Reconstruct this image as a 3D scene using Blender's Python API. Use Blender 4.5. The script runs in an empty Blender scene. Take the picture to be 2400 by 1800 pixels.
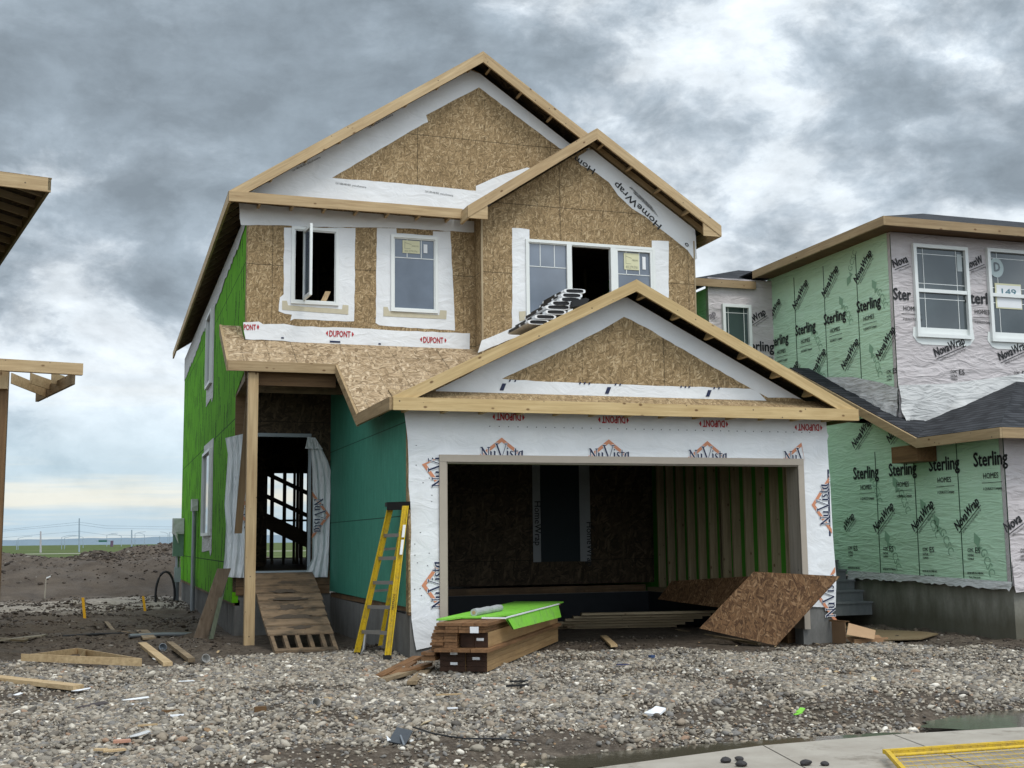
import bpy, bmesh, math, random
import numpy as np
from mathutils import Vector, Matrix
from mathutils.geometry import tessellate_polygon
random.seed(7); rng = np.random.default_rng(7)
SC = bpy.context.scene; COL = SC.collection
R = math.radians
# ------------------------------------------------------------------ camera
YAW, PITCH, ROLL, FPX, H0 = R(18.46121637), R(7.32590667), R(-0.65051868), 2835.79, 1.6
_f = Vector((math.sin(YAW)*math.cos(PITCH), math.cos(YAW)*math.cos(PITCH), math.sin(PITCH)))
_r0 = Vector((math.cos(YAW), -math.sin(YAW), 0)); _u0 = _r0.cross(_f)
_r = _r0*math.cos(ROLL)+_u0*math.sin(ROLL); _u = -_r0*math.sin(ROLL)+_u0*math.cos(ROLL)
cam_d = bpy.data.cameras.new("camera"); cam = bpy.data.objects.new("camera", cam_d); COL.objects.link(cam)
m = Matrix((_r, _u, -_f)).transposed().to_4x4(); m.translation = (0, 0, H0); cam.matrix_world = m
cam_d.sensor_width = 36; cam_d.lens = 36*FPX/2400; cam_d.clip_end = 20000; cam_d.clip_start = 0.05
SC.camera = cam
SC.view_settings.view_transform = 'Standard'; SC.view_settings.look = 'None'
SC.view_settings.exposure = 0.40; SC.view_settings.gamma = 1
SC.cycles.max_bounces = 6; SC.cycles.diffuse_bounces = 3; SC.cycles.glossy_bounces = 2
SC.cycles.transmission_bounces = 4; SC.cycles.transparent_max_bounces = 6
# a pixel of the 2400x1800 photo -> direction / points on world planes
def ray(x, y): return _r*(x-1200)-_u*(y-900)+_f*FPX
def atY(x, y, Y): d = ray(x, y); t = Y/d.y; return (d.x*t, Y, H0+d.z*t)
def atX(x, y, X): d = ray(x, y); t = X/d.x; return (X, d.y*t, H0+d.z*t)
def atZ(x, y, Z): d = ray(x, y); t = (Z-H0)/d.z; return (d.x*t, d.y*t, Z)
def Zm(rx, ry, sc): return lambda x, y: (rx+x/sc, ry+y/sc)
z1 = Zm(400, 80, 2.765); z2 = Zm(1000, 80, 2.765); z3 = Zm(400, 480, 2.765); z4 = Zm(1000, 480, 2.765)
z5 = Zm(380, 850, 3.16); zb = Zm(380, 1200, 3.16); zf = Zm(900, 950, 3.687); zg = Zm(1400, 950, 3.687)
zh = Zm(900, 1300, 3.687); zi = Zm(1500, 1300, 3.16); z6 = Zm(1600, 480, 2.765); z7 = Zm(1800, 950, 3.687)
zl = Zm(0, 1200, 4.424); zq = Zm(380, 1200, 4.608); zs = Zm(380, 480, 2.304); zk = Zm(0, 1450, 2.765)
def D(x, y): return (x*1.085, y*1.085)
# ------------------------------------------------------------------ world: cloudy sky
SUN_EL, SUN_AZ = R(58), R(165)     # azimuth clockwise from +Y: behind the camera, a little to the right
w = bpy.data.worlds.new("World"); SC.world = w; w.use_nodes = True
nt = w.node_tree; nt.nodes.clear()
class NG:
    def __init__(s, nt): s.nt = nt; s.n = 0
    def node(s, typ, **kw):
        nd = s.nt.nodes.new(typ); s.n += 1; nd.location = (s.n*40, 0)
        ins = kw.pop('ins', {})
        for k, v in kw.items(): setattr(nd, k, v)
        for k, v in ins.items():
            sock = nd.inputs[k]
            if isinstance(v, bpy.types.NodeSocket): s.nt.links.new(v, sock)
            else: sock.default_value = v
        return nd
    def math(s, op, a, b=0.0, c=0.0, clamp=False):
        return s.node('ShaderNodeMath', operation=op, use_clamp=clamp, ins={0: a, 1: b, 2: c}).outputs[0]
    def vmath(s, op, a, b=(0, 0, 0), out=0):
        return s.node('ShaderNodeVectorMath', operation=op, ins={0: a, 1: b}).outputs[out]
    def mul(s, a, v): return s.vmath('MULTIPLY', a, v)
    def add(s, a, v): return s.vmath('ADD', a, v)
    def noise(s, v, scale, detail=3.0, rough=0.5, dist=0.0, out='Fac'):
        return s.node('ShaderNodeTexNoise', ins={'Vector': v, 'Scale': scale, 'Detail': detail, 'Roughness': rough, 'Distortion': dist}).outputs[out]
    def vor(s, v, scale, out='Distance', feature='F1', rand=1.0):
        nd = s.node('ShaderNodeTexVoronoi', feature=feature, ins={'Vector': v, 'Scale': scale, 'Randomness': rand}); return nd.outputs[out]
    def ramp(s, f, stops, interp='LINEAR'):
        nd = s.node('ShaderNodeValToRGB', ins={0: f}); cr = nd.color_ramp; cr.interpolation = interp
        while len(cr.elements) > 1: cr.elements.remove(cr.elements[-1])
        for i, (p, c) in enumerate(stops):
            e = cr.elements[0] if i == 0 else cr.elements.new(p)
            e.position = p; c = (c, c, c) if isinstance(c, (int, float)) else c; e.color = (*c[:3], 1)
        return nd.outputs[0]
    def mix(s, f, a, b, blend='MIX'):
        nd = s.node('ShaderNodeMix', data_type='RGBA', blend_type=blend)
        for idx, v in ((0, f), (6, a), (7, b)):
            if isinstance(v, bpy.types.NodeSocket): s.nt.links.new(v, nd.inputs[idx])
            else: nd.inputs[idx].default_value = v if idx == 0 else ((*v, 1) if len(v) == 3 else v)
        return nd.outputs[2]
    def sep(s, v): return s.node('ShaderNodeSeparateXYZ', ins={0: v}).outputs
    def comb(s, x=0.0, y=0.0, z=0.0): return s.node('ShaderNodeCombineXYZ', ins={0: x, 1: y, 2: z}).outputs[0]
    def mr(s, v, a, b, c=0.0, d=1.0, smooth=False):
        return s.node('ShaderNodeMapRange', interpolation_type='SMOOTHSTEP' if smooth else 'LINEAR', ins={0: v, 1: a, 2: b, 3: c, 4: d}).outputs[0]
g = NG(nt)
tc = g.node('ShaderNodeTexCoord').outputs['Generated']
X_, Y_, Z_ = g.sep(tc)
zc = g.math('MAXIMUM', Z_, 0.0)
P = g.mul(tc, (1.9, 1.9, 3.3))
n_w = g.node('ShaderNodeTexNoise', ins={'Vector': P, 'Scale': 2.2, 'Detail': 4.0, 'Roughness': 0.55})
Pw = g.add(P, g.mul(g.vmath('SUBTRACT', n_w.outputs['Color'], (0.5, 0.5, 0.5)), (0.14, 0.14, 0.14)))
big = g.noise(Pw, 3.0, 10.0, 0.55, 0.0)
fine = g.noise(g.add(Pw, (3.1, 1.7, 0)), 7.0, 9.0, 0.62)
# large masses of darker (+) and brighter (-) cloud, at directions of the sky
BLOBS = [((200, 180), 9, .22), ((650, 120), 10, .25), ((1050, 150), 8, .20), ((450, 300), 6, .12), ((100, 330), 6, .14),
         ((2250, 235), 5.5, .22), ((2000, 330), 4, .13), ((1700, 470), 4.5, .10), ((500, 880), 4, .08), ((150, 700), 5, .10), ((330, 640), 4, .06), ((60, 1000), 3, .10), ((300, 1130), 3, .06),
         ((620, 330), 4, -.06), ((300, 420), 5, -.12), ((900, 330), 5, -.13), ((1500, 170), 7, -.07), ((1950, 120), 6, -.08), ((2350, 100), 5, -.10), ((1900, 560), 5, -.16), ((2250, 480), 4, -.14),
         ((330, 520), 6, -.13), ((2050, 560), 7, -.07), ((1650, 380), 5, .04), ((1780, 230), 4, .05), ((60, 820), 5, -.12), ((350, 980), 6, -.12), ((120, 560), 3, -.08), ((250, 1060), 4, -.13), ((60, 900), 2.5, -.06)]
dens = g.math('ADD', g.math('MULTIPLY', big, 0.95), g.math('ADD', g.math('MULTIPLY', fine, 0.62), -.30))
for (px, py_), rad, amp in BLOBS:
    d = ray(px, py_).normalized()
    dp = g.vmath('DOT_PRODUCT', tc, tuple(d), out=1)
    dens = g.math('ADD', dens, g.math('MULTIPLY', g.mr(dp, math.cos(R(rad*1.5)), 1.0, 0, 1, True), amp*0.56))
# unseen sky behind the camera, brightened to add fill light on the facades
sd = Vector((math.sin(SUN_AZ)*math.cos(SUN_EL), math.cos(SUN_AZ)*math.cos(SUN_EL), math.sin(SUN_EL)))
back = g.mr(g.vmath('DOT_PRODUCT', tc, tuple(sd), out=1), -0.1, 0.95, 0, 1, True)
cloud = g.ramp(g.mr(dens, 0.30, 0.70, 0.27, 0.73), [(0.29, (0.69, 0.715, 0.73)), (0.385, (0.62, 0.65, 0.67)), (0.445, (0.485, 0.52, 0.55)), (0.51, (0.375, 0.415, 0.45)), (0.59, (0.29, 0.33, 0.365)), (0.76, (0.225, 0.26, 0.29))])
edge = g.mr(g.noise(g.add(Pw, (7.3, 2.2, 0)), 7.0, 9.0, 0.62), 0.36, 0.66, 0.84, 1.18)
cloud = g.mul(g.mul(cloud, g.comb(edge, edge, edge)), (.955, 1.0, 1.045))
# horizon: thin bands of cream and pale blue
sky = g.node('ShaderNodeTexSky', sky_type='NISHITA', sun_disc=False, sun_elevation=SUN_EL, sun_rotation=SUN_AZ, air_density=1.2, dust_density=2.0)
bandn = g.noise(g.mul(tc, (1.5, 1.5, 30)), 1.6, 5.0, 0.55)
hz = g.mix(g.mr(bandn, 0.42, 0.62, 0, 1, True), (0.44, 0.60, 0.72), (0.80, 0.79, 0.70))
hz = g.mix(0.25, hz, g.mul(sky.outputs[0], (0.1, 0.1, 0.1)))
low = g.mr(Z_, 0.02, 0.16, 0.85, 0.0, True)
cl2 = g.mix(low, cloud, hz)
below = g.mr(Z_, -0.02, 0.0, 0, 1)
cl3 = g.mix(below, (0.16, 0.15, 0.13), cl2)
boost = g.mr(back, 0, 1, 1.0, 2.3)
cl3 = g.mul(cl3, g.comb(boost, boost, boost))
bg = g.node('ShaderNodeBackground', ins={0: cl3, 1: 1.0})
out = g.node('ShaderNodeOutputWorld'); nt.links.new(bg.outputs[0], out.inputs[0])
sl = bpy.data.lights.new("sun", 'SUN'); so = bpy.data.objects.new("sun", sl); COL.objects.link(so)
sl.energy = 1.35; sl.angle = R(22); sl.color = (1.0, 0.965, 0.91)
so.rotation_euler = (-sd).to_track_quat('-Z', 'Y').to_euler()

# ------------------------------------------------------------------ mesh builder (every vertex carries its own grain coordinate)
class MB:
    def __init__(s): s.v = []; s.f = []; s.g = []; s.m = []
    def poly(s, pts, gc=None, mi=0):
        b = len(s.v)
        for i, p in enumerate(pts):
            s.v.append(tuple(p)); s.g.append(tuple(gc[i]) if gc else tuple(p))
        s.f.append(tuple(range(b, b+len(pts)))); s.m.append(mi)
    def box(s, p0, p1, gmap=None, mi=0):
        x0, y0, z0 = p0; x1, y1, z1 = p1
        s.obox((x0, y0, z0), (x1-x0, 0, 0), (0, y1-y0, 0), (0, 0, z1-z0), gmap, mi)
    def obox(s, o, a, b, c, gmap=None, mi=0):
        o, a, b, c = Vector(o), Vector(a), Vector(b), Vector(c)
        if a.cross(b).dot(c) < 0: a, b = b, a
        P = [o, o+a, o+a+b, o+b, o+c, o+a+c, o+a+b+c, o+b+c]
        for q in ((3, 2, 1, 0), (4, 5, 6, 7), (0, 1, 5, 4), (1, 2, 6, 5), (2, 3, 7, 6), (3, 0, 4, 7)):
            pts = [P[i] for i in q]; s.poly(pts, [gmap(p) for p in pts] if gmap else None, mi)
    def board(s, p0, p1, wv, tv, mi=0):
        """board from p0 to p1 (one long edge), wv = width vector, tv = thickness vector; grain runs along it"""
        p0, p1, wv, tv = Vector(p0), Vector(p1), Vector(wv), Vector(tv)
        L = p1-p0; l = L.length; ln = L/l; wn = wv.normalized(); tn = tv.normalized()
        off = Vector((random.uniform(0, 40), random.uniform(0, 40), random.uniform(0, 40)))
        s.obox(p0, L, wv, tv, lambda p: ((p-p0).dot(ln)+off.x, (p-p0).dot(wn)+off.y, (p-p0).dot(tn)+off.z), mi)
    def tube(s, pts, r, n=8, mi=0):
        pts = [Vector(p) for p in pts]; rings = []
        for i, p in enumerate(pts):
            d = (pts[min(i+1, len(pts)-1)]-pts[max(i-1, 0)]).normalized()
            a = d.cross(Vector((0, 0, 1)) if abs(d.z) < .9 else Vector((1, 0, 0))).normalized(); b = d.cross(a)
            rr = r[i] if isinstance(r, (list, tuple)) else r
            rings.append([p+(a*math.cos(2*math.pi*k/n)+b*math.sin(2*math.pi*k/n))*rr for k in range(n)])
        for i in range(len(rings)-1):
            for k in range(n):
                s.poly([rings[i][k], rings[i+1][k], rings[i+1][(k+1) % n], rings[i][(k+1) % n]], None, mi)
        s.poly(rings[0], None, mi); s.poly(list(reversed(rings[-1])), None, mi)
    def slab(s, outline, holes, frame, th, mi=0, gsw=None):
        """flat plate: 2D outline/holes (u,v) in frame(u,v,w)->xyz, thickness th towards +w (away from viewer)"""
        loops = [list(outline)]+[list(h) for h in holes]
        flat = [p for l in loops for p in l]
        tris = tessellate_polygon([[Vector((p[0], p[1], 0)) for p in l] for l in loops])
        gf = gsw or (lambda u, v, w: (u, v, w))
        for w_ in ((0,) if th == 0 else (0, th)):
            for t in tris:
                a, b, c = [flat[i] for i in t]
                area = (b[0]-a[0])*(c[1]-a[1])-(b[1]-a[1])*(c[0]-a[0])
                q = (a, b, c) if (area > 0) == (w_ == 0) else (a, c, b)
                s.poly([frame(p[0], p[1], w_) for p in q], [gf(p[0], p[1], w_) for p in q], mi)
        if th:
            for k, l in enumerate(loops):
                ar = sum(l[i][0]*l[(i+1) % len(l)][1]-l[(i+1) % len(l)][0]*l[i][1] for i in range(len(l)))
                if (ar > 0) == (k > 0): l = l[::-1]
                for i in range(len(l)):
                    a, b = l[i], l[(i+1) % len(l)]
                    s.poly([frame(*b, 0), frame(*a, 0), frame(*a, th), frame(*b, th)],
                           [gf(*b, 0), gf(*a, 0), gf(a[0]+th, a[1]+th, th), gf(b[0]+th, b[1]+th, th)], mi)
    def build(s, name, mats, parent=None, smooth=False, merge=False, **tags):
        me = bpy.data.meshes.new(name)
        org = Vector(parent.location) if parent and parent.parent is None else (Vector(parent['_org']) if parent else Vector((0, 0, 0)))
        o0 = Vector((0, 0, 0))
        if not parent and s.v:
            a = np.array(s.v); c = (a.min(0)+a.max(0))/2; o0 = Vector((c[0], c[1], a[:, 2].min()))
        sub = org if parent else o0
        me.from_pydata([(x-sub.x, y-sub.y, z-sub.z) for x, y, z in s.v], [], s.f)
        at = me.attributes.new('gc', 'FLOAT_VECTOR', 'POINT'); at.data.foreach_set('vector', np.array(s.g, dtype=np.float32).ravel())
        if not isinstance(mats, (list, tuple)): mats = [mats]
        for mt in mats: me.materials.append(mt)
        me.polygons.foreach_set('material_index', s.m)
        if smooth: me.polygons.foreach_set('use_smooth', [True]*len(s.f))
        if merge:
            bm = bmesh.new(); bm.from_mesh(me); bmesh.ops.remove_doubles(bm, verts=bm.verts, dist=1e-4); bm.to_mesh(me); bm.free()
        o = bpy.data.objects.new(name, me); COL.objects.link(o)
        if parent: o.parent = parent
        else: o.location = o0
        o['_org'] = tuple(org if parent else o0)
        for k, v in tags.items(): o[k] = v
        return o
def tag(o, label, cat, group=None):
    o['label'] = label; o['category'] = cat
    if group: o['group'] = group
    return o
def thing(name, loc, label, cat, group=None):
    o = bpy.data.objects.new(name, None); COL.objects.link(o); o.location = loc; o.empty_display_size = .2
    o['_org'] = tuple(loc); return tag(o, label, cat, group)
def copy_tree(o, parent=None):
    c = o.copy(); COL.objects.link(c)
    if parent: c.parent = parent
    for ch in [k for k in bpy.data.objects if k.parent == o]: copy_tree(ch, c)
    return c
def FY(Y, s=1): return lambda u, v, w_: (u, Y+w_*s, v)           # wall facing -Y
def FX(X, s=1): return lambda u, v, w_: (X+w_*s, -u, v)          # wall facing -X : u = -y
def rect(x0, y0, x1, y1): return [(x0, y0), (x1, y0), (x1, y1), (x0, y1)]
def polyY(pts, zf_, Y): return [(atY(*zf_(*p), Y)[0], atY(*zf_(*p), Y)[2]) for p in pts]
def polyX(pts, zf_, X): return [(-atX(*zf_(*p), X)[1], atX(*zf_(*p), X)[2]) for p in pts]
def rectY(zf_, xl, yt, xr, yb, Y, slope=0.0):
    """axis-true rectangle on plane Y from the pixel positions of its mid-edges"""
    a = atY(*zf_(xl, (yt+yb)/2), Y); b = atY(*zf_(xr, (yt+yb)/2), Y); c = atY(*zf_((xl+xr)/2, yt), Y); d = atY(*zf_((xl+xr)/2, yb), Y)
    return a[0], d[2], b[0], c[2]
# ------------------------------------------------------------------ numpy noise
_L = rng.random((256, 256))
def vn(x, y):
    xi = np.floor(x).astype(int); yi = np.floor(y).astype(int); fx = x-xi; fy = y-yi
    fx = fx*fx*(3-2*fx); fy = fy*fy*(3-2*fy)
    a = _L[xi & 255, yi & 255]; b = _L[(xi+1) & 255, yi & 255]; c = _L[xi & 255, (yi+1) & 255]; d = _L[(xi+1) & 255, (yi+1) & 255]
    return (a*(1-fx)+b*fx)*(1-fy)+(c*(1-fx)+d*fx)*fy
def fbm(x, y, o=4):
    t = 0; a = 1; n = 0
    for k in range(o):
        t = t+a*vn(x*2**k+13.7*k, y*2**k+7.1*k); n += a; a *= .5
    return t/n
# ------------------------------------------------------------------ materials
MATS = {}
def mat(name, fn):
    if name in MATS: return MATS[name]
    mt = bpy.data.materials.new(name); mt.use_nodes = True; mt.node_tree.nodes.clear()
    g = NG(mt.node_tree); bs = g.node('ShaderNodeBsdfPrincipled'); o = g.node('ShaderNodeOutputMaterial')
    mt.node_tree.links.new(bs.outputs[0], o.inputs[0])
    gc = g.node('ShaderNodeAttribute', attribute_name='gc').outputs['Vector']
    r = fn(g, gc) or {}
    for k, v in r.items():
        if k == 'bump':
            h, st, dist = v; b = g.node('ShaderNodeBump', ins={'Height': h, 'Strength': st, 'Distance': dist}); mt.node_tree.links.new(b.outputs[0], bs.inputs['Normal'])
        elif isinstance(v, bpy.types.NodeSocket): mt.node_tree.links.new(v, bs.inputs[k])
        else: bs.inputs[k].default_value = (*v, 1) if isinstance(v, tuple) and len(v) == 3 else v
    MATS[name] = mt; return mt
def flat(name, col, rough=.7, var=.12, scale=6, metallic=0, spec=.3):
    def fn(g, gc):
        n = g.noise(gc, scale, 4, .6)
        c = g.mix(n, tuple(x*(1-var) for x in col), tuple(min(1, x*(1+var)) for x in col))
        return {'Base Color': c, 'Roughness': rough, 'Metallic': metallic, 'Specular IOR Level': spec}
    return mat(name, fn)
def osb(name, cols, seams=True, jx=0.0, jz=0.0, scale=1.0, nails=True, pw=1.22, ph=2.44, stain=.25, lines=.61, la=.6):
    def fn(g, gc):
        layers = None
        x, y, z = g.sep(gc)
        p2 = g.comb(x, y, 0.0)
        base = g.noise(g.mul(p2, (6, 40, 1)), 1.0*scale, 3, .6)
        col = g.ramp(base, [(.30, cols[0]), (.46, cols[1]), (.62, cols[2])])
        wn = g.mul(g.vmath('SUBTRACT', g.node('ShaderNodeTexNoise', ins={'Vector': p2, 'Scale': 5.0, 'Detail': 2.0}).outputs['Color'], (.5, .5, .5)), (.10, .10, 0))
        pw0 = g.add(p2, wn)
        for k, (an, sx, sy, th) in enumerate(((.15, 7, 30, .50), (1.25, 8, 34, .55), (2.2, 7.5, 32, .58), (.75, 8, 36, .62), (2.75, 9, 38, .62), (1.7, 8, 34, .66))):
            rot = g.node('ShaderNodeVectorRotate', rotation_type='Z_AXIS', ins={'Vector': g.add(pw0, (k*3.3, k*5.1, 0)), 'Angle': an}).outputs[0]
            q = g.mul(rot, (sx*scale, sy*scale, 1)); vo = g.node('ShaderNodeTexVoronoi', feature='F1', ins={'Vector': q, 'Scale': 1.0})
            cx, cy, cz = g.sep(vo.outputs['Color'])
            st = g.noise(g.mul(rot, (10, 150, 1)), 1.0, 1)
            c = g.ramp(g.math('ADD', g.math('MULTIPLY', cx, .75), g.math('MULTIPLY', st, .25)), [(.12, cols[0]), (.38, cols[1]), (.68, cols[2]), (.92, cols[3])])
            c = g.mul(c, g.comb(*[g.mr(vo.outputs['Distance'], .35, .62, 1.0, .55)]*3))
            col = g.mix(g.math('MULTIPLY', g.math('GREATER_THAN', cz, th), g.math('LESS_THAN', vo.outputs['Distance'], .60)), col, c)
        big = g.noise(gc, .9, 4, .6)
        col = g.mix(g.mr(big, .35, .75, 0, stain), col, g.mul(col, (.62, .58, .55)))
        if seams:
            wz = g.math('ADD', y, g.math('MULTIPLY', g.math('SUBTRACT', g.noise(gc, .5, 1), .5), .03))
            fz = g.math('ABSOLUTE', g.math('SUBTRACT', g.math('FRACT', g.math('DIVIDE', g.math('SUBTRACT', wz, jz), pw)), .5))
            ln = g.math('GREATER_THAN', fz, .5-.006/pw)
            fx = g.math('ABSOLUTE', g.math('SUBTRACT', g.math('FRACT', g.math('DIVIDE', g.math('SUBTRACT', x, jx), ph)), .5))
            ln = g.math('MAXIMUM', ln, g.math('MULTIPLY', g.math('GREATER_THAN', fx, .5-.005/ph), .85))
            if nails:
                fn_ = g.math('ABSOLUTE', g.math('SUBTRACT', g.math('FRACT', g.math('DIVIDE', g.math('SUBTRACT', x, jx), lines)), .5))
                dots = g.mr(g.noise(g.mul(gc, (1, 7, 1)), 2.0, 2), .42, .62)
                ln = g.math('MAXIMUM', ln, g.math('MULTIPLY', g.math('MULTIPLY', g.math('GREATER_THAN', fn_, .5-.006/lines), dots), la))
            col = g.mix(g.math('MULTIPLY', ln, .8), col, tuple(c*.22 for c in cols[0]))
        return {'Base Color': col, 'Roughness': .75, 'Specular IOR Level': .25, 'bump': (base, .25, .004)}
    return mat(name, fn)
OSB_C = [(.19, .128, .062), (.295, .202, .102), (.40, .285, .152), (.54, .41, .245)]
OSB = osb('osb_wall', OSB_C, scale=1.25, lines=.406, la=.8)
OSB_ROOF = osb('osb_roof', [(.19, .125, .066), (.33, .235, .135), (.44, .325, .20), (.57, .445, .30)], pw=1.22, ph=2.44, jx=.3, jz=.62, stain=.15, scale=.7, lines=.406, la=.95)
OSB_RED = osb('osb_wet', [(.080, .040, .019), (.15, .078, .036), (.225, .125, .060), (.34, .21, .115)], seams=False, stain=.55, scale=1.25)
OSB_DK = osb('osb_shade_tone', [(.030, .021, .012), (.055, .039, .023), (.088, .063, .038), (.135, .10, .062)], scale=.62)  # same strand board, interior and soffit shade put into its colour
def wood(name, a, b, knots=1.0, rough=.65, dirt=0.0):
    def fn(g, gc):
        n = g.noise(g.mul(gc, (.9, 16, 16)), 1.6, 5, .62, .4)
        n2 = g.noise(gc, 2.2, 2)
        c = g.ramp(n, [(.3, a), (.7, b)])
        c = g.mix(g.mr(n2, .35, .7, 0, .35), c, g.mul(c, (.80, .72, .62)))
        c = g.mix(g.mr(g.noise(gc, .07, 0), .35, .65, 0, .55), c, g.mul(c, (.74, .70, .66)))
        c = g.mix(g.mr(g.noise(g.mul(gc, (.5, 4, 4)), 3.0, 4, .7), .58, .70, 0, .35), c, g.mul(c, (.60, .52, .45)))
        v = g.node('ShaderNodeTexVoronoi', ins={'Vector': g.mul(gc, (1, 1.7, 1.7)), 'Scale': 4.2})
        k = g.math('MULTIPLY', g.mr(v.outputs['Distance'], .06, .16, 1, 0, True), g.math('GREATER_THAN', g.sep(v.outputs['Color'])[0], .35))
        vn_ = g.node('ShaderNodeTexVoronoi', ins={'Vector': g.add(gc, (3.3, 1.1, 2.2)), 'Scale': 7.5}); nk = g.math('MULTIPLY', g.math('LESS_THAN', vn_.outputs['Distance'], .085), g.math('GREATER_THAN', g.sep(vn_.outputs['Color'])[1], .5))
        c = g.mix(g.math('MULTIPLY', nk, .8), c, (.06, .045, .035))
        c = g.mix(g.math('MULTIPLY', k, .85*knots), c, (.10, .045, .016))
        if dirt: c = g.mix(g.mr(g.noise(gc, 3.0, 5, .65), .45, .65, 0, dirt), c, (.045, .036, .026))
        return {'Base Color': c, 'Roughness': rough, 'Specular IOR Level': .25, 'bump': (n, .2, .003)}
    return mat(name, fn)
PINE = wood('pine', (.37, .26, .14), (.57, .43, .25))
PINE_G = wood('pine_garage', (.42, .295, .135), (.60, .45, .235))
PINE_OLD = wood('weathered_pine', (.17, .125, .075), (.31, .23, .14), dirt=.5)
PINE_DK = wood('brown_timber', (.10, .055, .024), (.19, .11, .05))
STUD = wood('stud', (.27, .21, .13), (.42, .335, .215), knots=.9)
CEDAR = wood('treated_lumber', (.135, .068, .030), (.27, .145, .068), knots=.5, dirt=.25)
CEDAR_L = wood('engineered_beam', (.27, .165, .075), (.40, .26, .125), knots=.2, dirt=.15)
CEDAR_D = wood('dark_beam_end', (.030, .014, .008), (.060, .028, .015), knots=.1)
PALLETW = wood('pallet_wood', (.15, .105, .065), (.27, .19, .12), dirt=.8)
def wrap(name, col, fold=.5, tint=None, streak=(1, 4, 1)):
    def fn(g, gc):
        n = g.noise(g.mul(gc, streak), 2.3, 5, .6, .8)
        n2 = g.noise(gc, 1.1, 3, .6, 1.2)
        n3 = g.noise(gc, 60, 2)
        ridge = g.math('ABSOLUTE', g.math('SUBTRACT', n, .5))
        c = g.mix(g.mr(n2, .3, .7), tuple(x*.90 for x in col), col)
        if tint: c = g.mix(g.mr(g.noise(gc, 3.1, 5, .65), .50, .75, 0, .6), c, tint)
        c = g.mix(g.mr(n3, .3, .7, 0, .05), c, (.3, .3, .3))
        n4 = g.noise(g.mul(gc, streak), .9, 2, .45, .6); n5 = g.noise(g.mul(g.add(gc, (9, 4, 0)), g.vmath('ADD', (0, 0, 0), streak)), 2.6, 3, .5, 1.5)
        h = g.math('ADD', g.math('MULTIPLY', n4, 3.0), g.math('MULTIPLY', g.math('POWER', n5, 2.0), 2.2))
        return {'Base Color': c, 'Roughness': .48, 'Specular IOR Level': .35, 'bump': (h, fold, .03)}
    return mat(name, fn)
WRAP = wrap('white_housewrap', (.76, .77, .78), .24, (.68, .68, .67), (1, 1.7, 1))
WRAP_V = wrap('hanging_housewrap', (.70, .73, .75), .7, None, (5, 1, 1))
WRAP_N = wrap('grey_film', (.52, .475, .475), .6, (.60, .56, .555), (1, 3, 1))
WRAP_G = wrap('green_film', (.53, .76, .55), .42, (.58, .77, .60), (.8, 4.5, 1))
WRAP_L = wrap('translucent_film_edge', (.50, .50, .49), .6, (.62, .61, .60), (1.0, 4, 1))
WRAP_GD = WRAP_G
def green_panel(name, hi, lo, streaks):
    def fn(g, gc):
        n = g.noise(gc, 1.4, 4, .6)
        c = g.mix(g.mr(n, .3, .7), lo, hi)
        gx_, gy_, gz_ = g.sep(gc)
        wob = g.math('MULTIPLY', g.math('SUBTRACT', g.noise(g.mul(gc, (3, 6, 1)), 1.6, 3, .7), .5), .42)
        m1 = None
        for k_, (pw_, ph_, of) in enumerate(((.36, .95, 0.0), (.47, .80, .37), (.61, 1.15, .71))):
            u_ = g.math('ADD', g.math('ADD', g.math('DIVIDE', gx_, pw_), of), wob); cu = g.math('FLOOR', u_)
            ro = g.node('ShaderNodeTexWhiteNoise', noise_dimensions='1D', ins={'W': g.math('ADD', cu, of*9)}).outputs['Value']
            v_ = g.math('ADD', g.math('DIVIDE', gy_, ph_), g.math('MULTIPLY', ro, 3.0)); cv = g.math('FLOOR', v_)
            rl = g.node('ShaderNodeTexWhiteNoise', noise_dimensions='2D', ins={'Vector': g.comb(cu, cv, 0.0)}).outputs['Value']
            du = g.math('ABSOLUTE', g.math('SUBTRACT', g.math('FRACT', u_), .5)); dv = g.math('ABSOLUTE', g.math('SUBTRACT', g.math('FRACT', v_), .5))
            hh = g.math('MULTIPLY', g.math('GREATER_THAN', rl, .25), g.math('ADD', .08, g.math('MULTIPLY', rl, .18))); ww = g.math('MULTIPLY', g.mr(dv, 0, .5, .085, .005), g.math('ADD', .3, rl))
            mk = g.math('MULTIPLY', g.math('LESS_THAN', dv, hh), g.math('LESS_THAN', du, ww))
            m1 = mk if m1 is None else g.math('MAXIMUM', m1, mk)
        if streaks: c = g.mix(g.math('MULTIPLY', m1, .92), c, (.006, .030, .004))
        xx, yy, zz = g.sep(gc)
        fz = g.math('ABSOLUTE', g.math('SUBTRACT', g.math('FRACT', g.math('DIVIDE', g.math('SUBTRACT', yy, -1.18), 2.44)), .5))
        c = g.mix(g.math('MULTIPLY', g.math('GREATER_THAN', fz, .5-.004), .9), c, (.006, .03, .004))
        fx = g.math('ABSOLUTE', g.math('SUBTRACT', g.math('FRACT', g.math('DIVIDE', xx, 2.44)), .5))
        c = g.mix(g.math('MULTIPLY', g.math('GREATER_THAN', fx, .5-.0012), .45), c, (.01, .05, .01))
        return {'Base Color': c, 'Roughness': .75, 'Specular IOR Level': .08, 'bump': (n, .15, .01)}
    return mat(name, fn)
GREEN = green_panel('green_sheathing', (.125, .40, .012), (.090, .30, .008), True)
GREEN_IN = flat('green_sheathing_back', (.05, .235, .016), .7, .15)
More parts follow.
